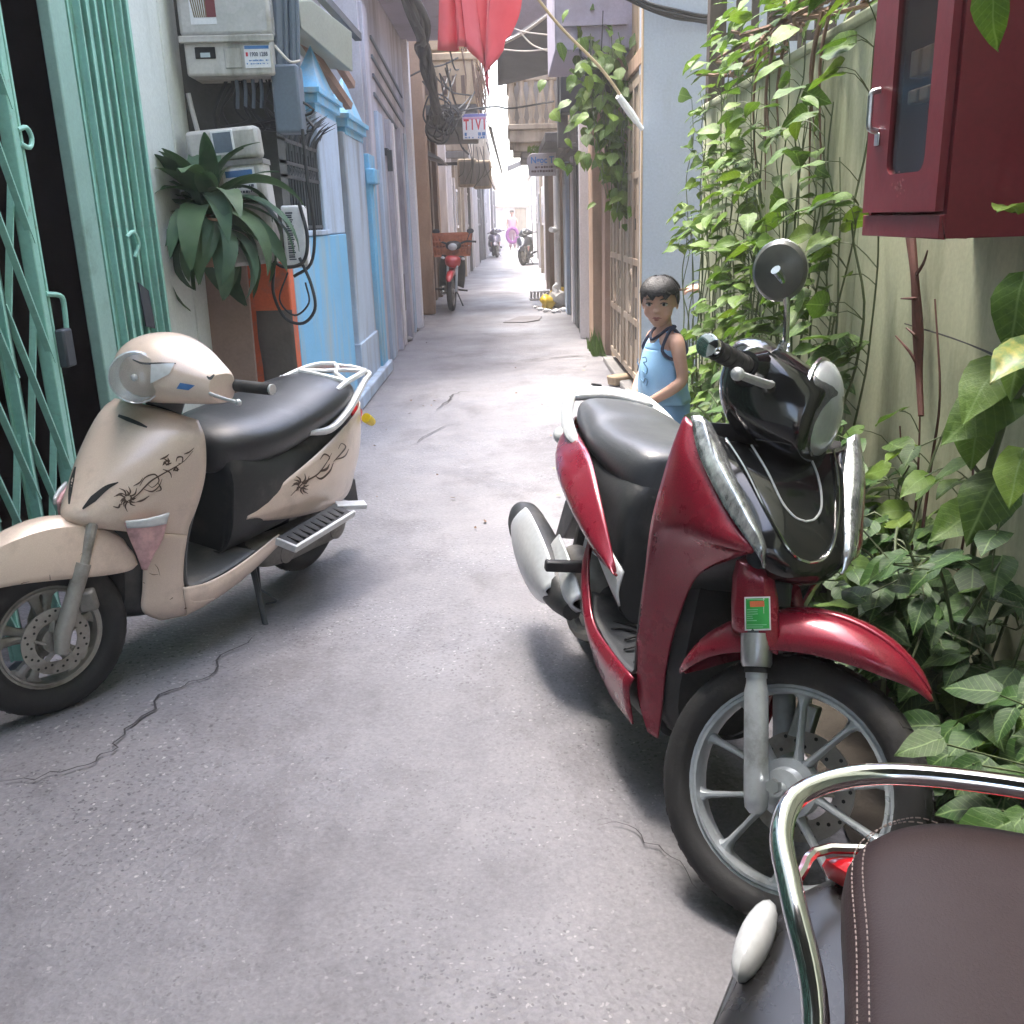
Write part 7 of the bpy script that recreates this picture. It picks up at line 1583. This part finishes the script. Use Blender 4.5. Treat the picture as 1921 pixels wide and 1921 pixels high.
# ================================================================== RED MOPED WITH CRATE, FAR SCOOTERS, RUBBISH
def moped():
    rt = bike_root('parked_motorbike', 'red motorbike with a wide orange crate, parked by the concrete pole', 'motorbike', (-1.0, 15.95), 274.0, 5)
    S = steer_m((1.2, 0, .29), 26, -10); I = Matrix.Identity(4); rim = {'rim': MT['dullalloy']}
    wheel(rt, (1.24, 0, .285), S, .285, .078, .06, .06, (9, .006, .12), rim); wheel(rt, (0, 0, .285), I, .285, .085, .06, .06, (9, .006, .12), rim)
    m = MB(); arch(m, (1.24, 0, .285), S, [(30, .315, .02, .01), (45, .312, .05, .04), (75, .31, .06, .055), (110, .31, .06, .055), (140, .31, .05, .03)], 9, 4); m.build('fender', MT['mopedred'], rt, solid=.005)
    for s in (1, -1):
        m = MB(); m.tube([S @ Vector((1.24, s * .07, .285)), S @ Vector((1.05, s * .07, .66))], .018, 8); m.build('fork_leg', MT['alloy'], rt)
        m = MB(); m.surf(side([[(1.0, .04, .78), (.97, .12, .80), (.93, .17, .80)], [(1.05, .05, .66), (.98, .14, .66), (.9, .20, .64)], [(.98, .05, .5), (.92, .14, .48), (.84, .2, .46)], [(.85, .06, .36), (.82, .14, .33), (.76, .19, .31)]], s), 4, 4); m.build('leg_shield', MT['plastic'], rt, solid=.006)
    m = MB(); m.loft([(.93, 0, .74, .10, .06, .08, 2.6), (1.02, 0, .73, .12, .07, .11, 2.6), (1.09, 0, .71, .075, .05, .08, 2.4), (1.11, 0, .70, .03, .02, .03, 2.2)], 4); m.build('front_fairing', MT['mopedred'], rt)
    m = MB(); m.loft([(.80, 0, .96, .06, .04, .05, 2.5), (.88, 0, .95, .12, .06, .07, 2.5), (.95, 0, .93, .08, .04, .05, 2.4), (.97, 0, .925, .03, .02, .02, 2.2)], 4); m.xf(S); m.build('handlebar_cover', MT['plastic'], rt)
    m = MB(); m.ball((.955, 0, .925), .06, 14, 10, (.5, 1.2, .9)); m.xf(S); m.build('headlight', MT['lensmilk'], rt)
    for s in (1, -1):
        m = MB(); m.tube([(.87, s * .08, .96), (.82, s * .20, 1.0), (.79, s * .34, .99)], .015, 10, 3); m.xf(S); m.build('handle_grip', MT['rubber'], rt)
        m = MB(); m.ball((1.02, s * .15, .76), .032, 10, 8, (.8, 1, .7)); m.build('turn_signal', MT['lensmilk'], rt)
        m = MB(); m.tube([(.84, s * .2, 1.0), (.83, s * .25, 1.12)], .006, 6); m.ball((.83, s * .26, 1.15), .055, 12, 8, (.2, 1, .7)); m.xf(S); m.build('mirror', MT['iron'], rt)
        m = MB(); m.tube([(.45, s * .06, .27), (.45, s * .26, .26)], .014, 8); m.build('footpeg', MT['rubber'], rt)
    m = MB(); m.loft([(.85, 0, .42, .05, .06, .06, 2.4), (.6, 0, .45, .08, .09, .14, 2.6), (.3, 0, .5, .10, .12, .16, 2.6), (-.1, 0, .6, .11, .09, .1, 2.6), (-.35, 0, .66, .06, .05, .05, 2.4)], 4); m.build('body', MT['mopedred'], rt)
    m = MB(); m.loft([(.5, 0, .70, .05, .03, .05, 2.5), (.35, 0, .72, .12, .05, .06, 2.7), (-.1, 0, .75, .13, .05, .06, 2.7), (-.35, 0, .76, .08, .03, .04, 2.5)], 4); m.build('seat', MT['vinyl'], rt)
    m = MB(); m.loft([(.7, 0, .27, .06, .05, .06, 2.4), (.5, 0, .27, .11, .09, .09, 2.6), (.3, 0, .28, .10, .1, .09, 2.6), (.15, 0, .3, .04, .05, .05, 2.4)], 3); m.build('engine', MT['engine'], rt)
    m = MB(); m.tube([(.5, -.1, .2), (.3, -.14, .2), (.0, -.15, .25), (-.4, -.15, .32)], [.02, .03, .045, .04], 10, 3); m.build('exhaust', MT['chrome'], rt)
    m = MB(); m.tube([(.45, .1, .22), (.48, .2, .02)], .011, 8); m.build('side_stand', MT['iron'], rt)
    cr_ = thing('plastic_crate', 'wide orange plastic crate carried on the red motorbike', 'crate', (-.895, 15.35, .795), .06)
    mat_ = pm('orange_brown_plastic', (0.58, 0.17, 0.075), 0.5, var=.15, dirt=(.22, .09, .06), dscale=5, damt=.35)
    W0, W1, D0, D1, H = .27, .315, .18, .21, .33
    def wall(a, b, c, d, n, name):
        a, b, c, d = map(Vector, (a, b, c, d)); m = MB()
        for i in range(n + 1):
            u = i / n; m.beam(a.lerp(b, u), d.lerp(c, u), .018, .01)
        for v, w in ((0.02, .03), (.33, .016), (.66, .016), (.98, .035)): m.beam(a.lerp(d, v), b.lerp(c, v), .016, w)
        for v0, v1 in ((.05, .40), (.46, .95)): m.add([a.lerp(d, v0), b.lerp(c, v0), b.lerp(c, v1), a.lerp(d, v1)], [(0, 1, 2, 3)])
        return m.build(name, mat_, cr_, solid=.004)
    for k, (p, q) in enumerate((((-W0, -D0), (W0, -D0)), ((W0, -D0), (W0, D0)), ((W0, D0), (-W0, D0)), ((-W0, D0), (-W0, -D0)))):
        s = W1 / W0; s2 = D1 / D0; wall((p[0], p[1], 0), (q[0], q[1], 0), (q[0] * s, q[1] * s2, H), (p[0] * s, p[1] * s2, H), (12, 8, 12, 8)[k], 'crate_side')
    m = MB(); m.box(-W0 + .006, W0 - .006, -D0 + .006, D0 - .006, 0, .012); m.build('crate_floor', mat_, cr_)
    m = MB(); m.box(-W0 + .03, W0 - .03, -D0 + .03, D0 - .03, .02, .24); o = m.jitter(.03, 7).build('sack', pm('brown_sacking', (.22, .08, .05), .9, bump=.3), bevel=.02); o.location = (-.895, 15.35, .795); tag(o, 'dark reddish sack lying inside the orange crate', 'sack')
moped()
def recolour(root, rules):
    for o in [root] + list(root.children_recursive):
        if o.type != 'MESH': continue
        for sl in o.material_slots:
            src = sl.material
            if src and src.name in rules: sl.link = 'OBJECT'; sl.material = rules[src.name]
dkblue = paint('dark_blue_paint', (0.02, 0.03, 0.06), .1, .3); grey_p = paint('violet_grey_paint', (0.14, 0.12, 0.18), .1, .35)
skip = {'floral_decal', 'floral_decal.001', 'blue_sticker', 'side_stand', 'footrest_tread', 'yellow_cap'}
def far_scooter(label, rear, deg, mat):
    c = champ.copy(); COL.objects.link(c); c['label'] = label; c['group'] = 'scooters parked far down the alley'
    h = Vector((cos(radians(deg)), sin(radians(deg)), 0)); M = Matrix((h, Vector((-h.y, h.x, 0)), Vector((0, 0, 1)))).transposed().to_4x4(); M.translation = (rear[0], rear[1], .012); c.matrix_world = M
    for ch in champ.children:
        if ch.name.split('.')[0] in ('floral_decal', 'blue_sticker', 'air_vent', 'shield_slot', 'cover_slot', 'lamp_brow'): continue
        copy_tree(ch, c)
    recolour(c, {'champagne_paint': mat, 'white_grey_paint': MT['iron']})
far_scooter('dark blue scooter parked far off along the right wall', (.53, 30.3), 262, dkblue)
far_scooter('violet grey scooter parked far off along the left wall', (-.62, 37.2), 276, grey_p)
# rubbish on the right
rb = thing('rubbish_bag', 'grey white plastic rubbish bag lying by the right wall', 'rubbish bag', (.72, 14.9, 0)); m = MB(); m.ball((0, 0, .12), .16, 14, 10, (1.2, .9, .8)); m.jitter(.06, 9).build('bag', pm('grey_plastic_film', (.38, .37, .36), .35, var=.3, vscale=9), rb); m = MB(); m.tube([(-.05, 0, .22), (-.08, 0, .30), (-.02, .02, .33)], [.05, .02, .04], 8, 3); m.build('knot', MT['paper'], rb)
def scrap(name, label, loc, s, mat, seed, cat='litter', group=None, flat=.5):
    m = MB(); m.ball((0, 0, s * flat * .8), s, 10, 8, (1.2, .9, flat)); o = m.jitter(s * .7, 3.0 / s * .35 + seed * .01).build(name, mat, smooth=60); o.location = loc; o.rotation_euler = (0, 0, seed); tag(o, label, cat, group)
yb = pm('yellow_plastic_film', (.75, .50, .03), .35, var=.2)
scrap('plastic_bag', 'yellow plastic bag beside the grey rubbish bag, on the alley side', (.55, 14.8, 0), .12, yb, 1, 'plastic bag', flat=.9); scrap('plastic_bag', 'yellow plastic bag behind the grey rubbish bag against the wall', (.72, 15.3, .0), .14, yb, 2, 'plastic bag', flat=1.2)
m = MB()
for i in range(6): m.box(-.16 + i * .055, -.13 + i * .055, -.03, .03, .1, .2)
m.box(-.17, .17, -.04, .04, .06, .1); m.box(-.17, .17, -.04, .04, .2, .22); o = m.build('striped_basket', MT['paper'], bevel=.005); o.location = (.45, 15.7, 0); o.rotation_euler = (.3, 0, .2); tag(o, 'white slatted basket lying by the yellow bags', 'basket')
for i, (x, y, s) in enumerate(((.42, 14.5, .05), (.50, 14.2, .06), (.66, 14.1, .06), (.76, 14.2, .07), (.60, 14.0, .05), (.36, 14.9, .04), (.80, 14.4, .05))):
    scrap('paper_scrap', 'crumpled white scrap among the litter by the right wall', (x, y, 0), s, MT['paper'], i, 'litter', 'white scraps by the rubbish bag', .4)
r = random.Random(31)
for i in range(34):
    px, py = r.uniform(640, 1100), r.uniform(640, 1010)
    q = at_z(px, py)
    if not (-1.0 < q.x < .75) or q.y < 2.9: continue
    m = MB(); a = r.uniform(0, 6.28); s = r.uniform(.008, .022); m.add([(s * cos(a), s * sin(a), .004), (s * .5 * cos(a + 2), s * .5 * sin(a + 2), .010), (s * cos(a + 3.1), s * sin(a + 3.1), .004), (s * .4 * cos(a - 1.6), s * .4 * sin(a - 1.6), .002)], [(0, 1, 2, 3)])
    o = m.build('dry_leaf', MT[r.choice(('stembrown', 'board', 'ochre'))], smooth=0); o.location = (q.x, q.y, .004); tag(o, 'tiny dry leaf fragment lying on the concrete alley', 'leaf litter', 'dry leaf bits on the alley')
# ================================================================== PLANTS
def heart_leaf(seed, size=1.0, fold=.25, droop=.35):
    """heart shaped leaf: base at the origin, tip along +x, face up +z; about 1 long"""
    r = random.Random(seed); m = MB(); n = 7; G = []
    prof = [(-.14, .0), (-.10, .24), (.02, .385), (.20, .43), (.42, .375), (.64, .26), (.84, .12), (1.0, .0)]
    for i, (x, w) in enumerate(prof):
        w *= r.uniform(.92, 1.08); row = []
        for k in range(-2, 3):
            t = k / 2; y = w * t; xx = x - (.10 if (i < 2 and abs(t) > .4) else 0) * abs(t) + (0.14 if (i == 0 and k == 0) else 0)
            z = fold * abs(y) * .9 - droop * max(0, xx) ** 2 * .6 - .10 * abs(t) ** 2 * w + .03 * sin(i * 1.7 + k * 1.3 + seed)
            row.append((xx * size, y * size, z * size))
        G.append(row)
    m.grid(G); return m
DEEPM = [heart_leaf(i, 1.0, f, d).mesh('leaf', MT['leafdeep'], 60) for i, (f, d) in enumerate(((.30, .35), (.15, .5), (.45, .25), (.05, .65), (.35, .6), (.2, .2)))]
LEAFM = [heart_leaf(i, 1.0, f, d).mesh('leaf', MT['leaf'], 60) for i, (f, d) in enumerate(((.30, .35), (.15, .5), (.45, .25), (.05, .65), (.35, .6), (.2, .2)))]
def leaf_at(parent, p, direction, up, size, r, meshes=LEAFM, name='leaf'):
    d = Vector(direction).normalized(); u = Vector(up); u = (u - d * u.dot(d)); u = u.normalized() if u.length > 1e-3 else d.orthogonal().normalized(); s = u.cross(d)
    M = Matrix((d, s, u)).transposed().to_4x4(); M.translation = Vector(p); M = M @ Matrix.Diagonal((size, size * r.uniform(.8, 1.1), size, 1))
    return inst(name, r.choice(meshes), parent, M=M)
def climber(label, group, y0, y1, nst, nleaf, seed, zlo=.05, zhi=1.95, size=(.06, .105), x=XW, stemmat='stem', spread=.05, dens=None, out=(.02, .13), skip=None):
    r = random.Random(seed); yc = (y0 + y1) / 2; t = thing('climbing_plant', label, 'climbing plant', (x, yc, 0), group=group); st = MB(); curves = []
    for i in range(nst):
        y = y0 + (y1 - y0) * (i + r.uniform(.1, .9)) / nst - yc; top = zhi * r.uniform(.70, 1.05); pts = []; z = 0.0 if r.random() < .8 else r.uniform(.2, .8); k = 0; off = r.uniform(-.10, -.015)
        yy = y
        while z < top:
            pts.append(Vector((off + r.uniform(-.02, .015), yy, z))); z += r.uniform(.12, .24); yy += r.gauss(0, spread); k += 1
        if len(pts) < 3: continue
        P = cr(np.array([tuple(p) for p in pts]), 4); st.tube(P, [.0055 - .0035 * j / len(P) for j in range(len(P))], 5); curves.append(P)
    pe = MB(); made = []
    for i in range(nleaf):
        P = curves[r.randrange(len(curves))]; q = Vector(P[r.randrange(len(P))])
        if q.z < zlo: continue
        if dens and r.random() > dens(q.z): continue
        L = r.uniform(*out); a = r.gauss(0, .9); e = q + Vector((-L * (.35 + .65 * cos(a * .6)), L * sin(a), L * r.uniform(.1, .9)))
        if e.x > -.008: e.x = -.008
        if skip and skip(e.y + yc, e.z): continue
        pe.tube([q, (q + e) / 2 + Vector((0, 0, L * .25)), e], [.002, .0016, .0014], 4, 2)
        az = r.gauss(0, 1.0); dr = Vector((-cos(az), sin(az), r.uniform(-.55, .15))); up = Vector((-.55 * r.random(), r.gauss(0, .35), 1)) if r.random() < .72 else Vector((-1, r.gauss(0, .4), .3))
        leaf_at(t, e, dr, up, r.uniform(*size), r)
    st.build('stem', MT[stemmat], t, smooth=60); pe.build('petioles', MT['stem'], t, smooth=60)['kind'] = 'stuff'; return t
GR = 'climbing plants on the green wall'
climber('dense climber at the far end of the green wall, by the hidden person', GR, 4.75, 5.72, 15, 300, 1, size=(.05, .095), out=(.02, .08), skip=lambda y, z: y > 5.25 and .68 < z < 1.12)
climber('tall climber in the middle of the green wall under the slatted screen', GR, 3.75, 4.75, 14, 300, 2, size=(.055, .105))
climber('climber reaching up beside the red cabinet, behind the round mirror', GR, 2.85, 3.75, 11, 255, 3, size=(.055, .105), dens=lambda z: 1 if z < 1.15 else .6)
climber('sparse dry climber with red brown stems below the red cabinet', GR, 1.95, 2.8, 4, 60, 4, zhi=1.25, size=(.06, .10), stemmat='stemred', dens=lambda z: 1 if z < .75 else .35)
# creeper over the top of the wall
def topper():
    r = random.Random(15); t = thing('climbing_plant', 'creeper with dry brown stems sprawling along the top of the green wall', 'climbing plant', (XW, 4, 1.9), group=GR); st = MB()
    for i in range(12):
        y = r.uniform(-1.0, .9); P = [Vector((r.uniform(-.08, .1), y + k * .16 * r.choice((1, 1, -.4)), r.uniform(0, .10) + .03 * k * r.random())) for k in range(6)]; st.tube(P, .008, 5, 3)
    for k in range(7):
        y = r.uniform(-.75, .4); st.tube([(-.04, y, .03), (-.05, y + .05, -.15), (-.03, y + r.uniform(-.05, .1), -r.uniform(.3, .6))], [.007, .006, .002], 5, 4)
    st.build('stem', MT['stembrown'], t)
    for i in range(120):
        y = r.uniform(-.9, 1.6); leaf_at(t, (r.uniform(-.14, .10), y, r.uniform(-.02, .32) * (1 if y > -.2 else .5)), (-r.uniform(.2, 1), r.gauss(0, .8), r.uniform(-.6, .2)), (-.3, r.gauss(0, .4), 1), r.uniform(.06, .11), r)
topper()
# thick red brown stem hanging under the cabinet
m = MB(); m.tube([at_x(1708, 440, XW - .03), at_x(1716, 520, XW - .035), at_x(1722, 620, XW - .03), at_x(1724, 700, XW - .03), at_x(1728, 780, XW - .04)], [.014, .011, .015, .010, .008], 8, 5)
for a, b in (((1716, 520), (1740, 470)), ((1722, 640), (1700, 615)), ((1724, 690), (1680, 630)), ((1722, 560), (1690, 560))): m.tube([at_x(*a, XW - .03), at_x((a[0] + b[0]) / 2 + 4, (a[1] + b[1]) / 2, XW - .05), at_x(*b, XW - .06)], [.005, .004, .002], 5, 3)
o = m.build('dead_stem', MT['stemred']); tag(o, 'thick red brown dead stem hanging below the red cabinet', 'stem')
# bushy undergrowth at the foot of the wall
def bush(label, y0, y1, n, seed, x0=.62, x1=1.08, h=.75, size=(.05, .095), deep=.92):
    r = random.Random(seed); yc = (y0 + y1) / 2; t = thing('leafy_plant', label, 'plant', (.95, yc, 0), group='leafy plants along the foot of the wall'); st = MB(); tips = []
    for i in range(max(8, n // 9)):
        bx, by = r.uniform(.90, x1) - .95, r.uniform(y0, y1) - yc; hh = h * r.uniform(.45, 1.05); lx = (r.uniform(x0, x1) - .95)
        P = cr(np.array([(bx, by, 0), (bx * .8 + lx * .2, by + r.gauss(0, .03), hh * .45), (lx * .6 + bx * .4, by + r.gauss(0, .06), hh * .85), (lx, by + r.gauss(0, .09), hh * r.uniform(.75, 1.05))]), 4); st.tube(P, [.006 - .004 * j / len(P) for j in range(len(P))], 5); tips.append(P)
    for i in range(n):
        P = tips[r.randrange(len(tips))]; q = Vector(P[int(len(P) * r.uniform(.25, .999))]); e = q + Vector((r.gauss(-.02, .05), r.gauss(0, .06), r.gauss(.02, .04)))
        e.x = min(e.x, .13); e.z = max(e.z, .04)
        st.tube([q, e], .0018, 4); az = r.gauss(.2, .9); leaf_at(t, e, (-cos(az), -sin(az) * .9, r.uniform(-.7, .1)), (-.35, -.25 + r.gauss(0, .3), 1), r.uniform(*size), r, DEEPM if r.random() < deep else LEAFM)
    st.build('stem', MT['stem'], t, smooth=60); return t
bush('low leafy plant in the gap beside the boy, at the end of the green wall', 4.9, 6.6, 170, 41, .86, 1.35, .34, (.06, .10))
bush('leafy plant growing at the wall behind the grey seat of the dark red scooter', 3.2, 4.5, 230, 42, .80, 1.08, .62)
bush('leafy plant beside the headlight of the dark red scooter', 2.2, 3.2, 260, 43, .72, 1.08, .80)
bush('leafy plant in deep shade beside the front wheel of the dark red scooter', 1.45, 2.2, 260, 44, .74, 1.07, .72, (.055, .10))
bush('nearest leafy plant at the right edge, beyond the brown seat', .95, 1.5, 150, 45, .74, 1.07, .60, (.055, .09))
# big leaved branch at the right edge
def edge_branch():
    r = random.Random(51); t = thing('leafy_branch', 'big leaved branch with one yellowing leaf at the right edge below the red cabinet', 'branch', (XW, 1.7, .8)); O = Vector((XW, 1.7, .8)); st = MB()
    def P(px, py, x): return at_x(px, py, x) - O
    st.tube([P(1925, 720, .98), P(1890, 770, .97), P(1850, 900, .98), P(1830, 1000, 1.0), P(1820, 1100, 1.02)], [.008, .009, .008, .007, .006], 6, 4)
    st.tube([P(1890, 770, .97), P(1860, 790, .96), P(1840, 775, .95)], [.005, .004, .003], 5, 3); st.tube([P(1850, 900, .98), P(1825, 870, .95), P(1822, 835, .94)], [.005, .004, .003], 5, 3); st.build('stem', MT['stem'], t)
    for (px, py, x, dx, dy, dz, s) in ((1915, 540, .93, -.3, -.3, -1, .125), (1870, 690, .93, -.7, -.5, -.55, .13), (1880, 745, .95, -.9, -.2, -.45, .14), (1835, 800, .93, -.3, -.4, -.9, .09), (1870, 905, .95, -.6, -.4, -.6, .13), (1920, 640, .93, -.5, -.6, -.6, .11), (1905, 395, .94, -.5, -.5, .25, .09), (1915, 860, .93, -.4, -.5, -.7, .10), (1830, 960, .95, -.8, -.3, -.3, .12)):
        leaf_at(t, P(px, py, x), (dx, dy, dz), (-.6, -.6, .5), s, r)
    y = leaf_at(t, P(1930, 655, .92), (-.75, -.4, -.35), (-.5, -.5, .7), .105, r); y.data = y.data.copy(); y.data.materials[0] = pm('yellowing_leaf', (.075, .15, .025), .45, var=.5, vscale=6, dirt=(.30, .27, .04), dscale=5, damt=.55); y['label'] = 'yellowing leaf'
    l = leaf_at(t, P(1862, -15, .80), (.05, -.1, -1), (-.8, -.5, .2), .09, r)
edge_branch()
# soil strip
m = MB(); m.grid([[(.70 + .42 * k / 8 + .03 * noise.noise(Vector((k, i * .4, 0))), .3 + 5.4 * i / 60, .004 + .035 * (k / 8) + .02 * abs(noise.noise(Vector((k * .7, i * .6, 3))))) for k in range(9)] for i in range(61)]); so = m.build('soil_strip', MT['soil']); so['kind'] = 'structure'
# strap leaved pot plant on the left
def strap_leaf(seed, L=.42, w=.034, curl=1.5):
    m = MB(); G = []; n = 12; x = z = 0; a = 0
    for i in range(n + 1):
        t = i / n; ww = w * (sin(pi * min(1, .12 + .88 * t)) ** .7 if t < .97 else .08); a = -curl * t ** 1.25; 
        G.append([(x, ww * u, z + .30 * ww * (abs(u)) + .006 * sin(6 * t + u * 3 + seed) * t) for u in (-1, -.5, 0, .5, 1)]); x += L / n * cos(a); z += L / n * sin(a)
    m.grid(G); return m
STR = [strap_leaf(i, L, w, c).mesh('leaf', MT['leafdark'], 60) for i, (L, w, c) in enumerate(((.46, .044, 1.9), (.50, .048, 2.3), (.42, .046, 1.4), (.46, .042, 2.6), (.36, .042, .9)))]
def potplant():
    c = at_y(390, 385, 4.75); t = thing('pot_plant', 'bushy strap leaved plant in a terracotta pot hung before the lower meter box', 'pot plant', tuple(c)); r = random.Random(61)
    def add(az, el, k, sc, zoff=0):
        M = Matrix.Translation((0.02 * cos(az), .02 * sin(az), zoff)) @ Matrix.Rotation(az, 4, 'Z') @ Matrix.Rotation(-el, 4, 'Y') @ Matrix.Rotation(r.gauss(0, .25), 4, 'X') @ Matrix.Diagonal((sc, sc * r.uniform(.95, 1.25), sc, 1)); inst('leaf', STR[k], t, M=M)
    for i in range(50):
        el = r.choice((1.2, .9, .6, .45, .3, .15, .05)) + r.gauss(0, .1); k = r.choice((0, 1, 3)) if el < .75 else r.choice((2, 4)); add(i * 2.39996 + r.uniform(-.2, .2), el, k, r.uniform(.85, 1.12), r.uniform(-.05, .03))
    for i in range(26): add(i * 2.399 + .3, r.uniform(-.4, .15), r.choice((0, 1, 3)), r.uniform(.80, 1.05), -.06 - r.uniform(0, .07))
    for i in range(5): add(i * 1.3, 1.25, 4, r.uniform(.6, .85), .03)
    m = MB(); m.lathe([(.07, -.28), (.085, -.10), (.10, -.09), (.10, -.06), (.085, -.06), (.08, -.08), (0, -.08)], seg=24); m.build('pot', MT['terracotta'], t)
    m = MB(); m.tube([(0, 0, -.1), (0, 0, .05)], .014, 8); m.build('stem', MT['stembrown'], t)
    m = MB(); m.box(-.012, .012, .09, .40, -.2, -.18); m.tube([(.1 * cos(a), .1 * sin(a), -.11) for a in np.linspace(0, 6.283, 17)[:-1]], .004, 5, closed=True); m.build('bracket', MT['iron'], t)
potplant()
# hanging plant on the right
def hanging():
    c = at_y(1128, 190, 7.75); t = thing('hanging_plant', 'leafy green plant trailing down from under the lavender overhang on the right', 'hanging plant', tuple(c)); r = random.Random(71); st = MB()
    mesh2 = []
    for i in range(298):
        if i < 205: p = Vector((r.gauss(.03, .15), r.gauss(0, .14), r.gauss(.05, .22)))
        else: u = r.random(); p = Vector((.05 + .14 * u + r.gauss(0, .045), r.gauss(0, .09), -.25 - .55 * u + r.gauss(0, .06)))
        leaf_at(t, p, (r.gauss(0, .7), -abs(r.gauss(.3, .5)), -r.uniform(.2, 1)), (r.gauss(0, .4), -.6, .8), r.uniform(.07, .12), r)
    for i in range(26):
        a = Vector((r.gauss(.03, .08), r.gauss(0, .08), r.uniform(.0, .5))); b = Vector((.05 + r.uniform(-.05, .15), r.gauss(0, .08), -r.uniform(.2, .8))); st.tube([a, (a + b) / 2 + Vector((r.gauss(0, .06), -.03, .05)), b], .004, 5, 4)
    st.build('stem', MT['stem'], t); m = MB(); m.lathe([(.08, -.02), (.12, .14), (.12, .16), (0, .16)], c=(0, .05, .05), seg=18); m.build('pot', MT['plastic'], t); m = MB(); m.tube([(0, .05, .2), (.02, .05, .62)], .004, 5); m.build('hanger', MT['cable'], t)
hanging()
# small far greenery
m = MB(); r = random.Random(81)
for k in range(60): 
    p = at_y(1003 + r.uniform(-12, 22), 280 + r.uniform(-5, 6), 13.5); a = r.uniform(0, 6.28); m.add([p, p + Vector((.05 * cos(a), 0, .03)), p + Vector((.03 * cos(a + 1), .02, -.04))], [(0, 1, 2)])
tag(m.build('creeper', MT['leaf'], smooth=0), 'wisp of green creeper above the grey sign on the right', 'creeper', kind='stuff')
# ================================================================== AIR
hz = MB(); hz.box(-92, 92, -52, 122, -1.03, 15.0); hazeo = hz.build('haze', [], smooth=0); hazeo['kind'] = 'stuff'
hm = bpy.data.materials.new('haze_air'); hm.use_nodes = True; hn = hm.node_tree.nodes; hn.remove(hn['Principled BSDF'])
pv = hn.new('ShaderNodeVolumePrincipled'); pv.inputs['Color'].default_value = (1.0, 0.975, 0.95, 1); pv.inputs['Density'].default_value = 0.0055; pv.inputs['Anisotropy'].default_value = 0.2
hm.node_tree.links.new(pv.outputs[0], hn['Material Output'].inputs['Volume']); hazeo.data.materials.append(hm)
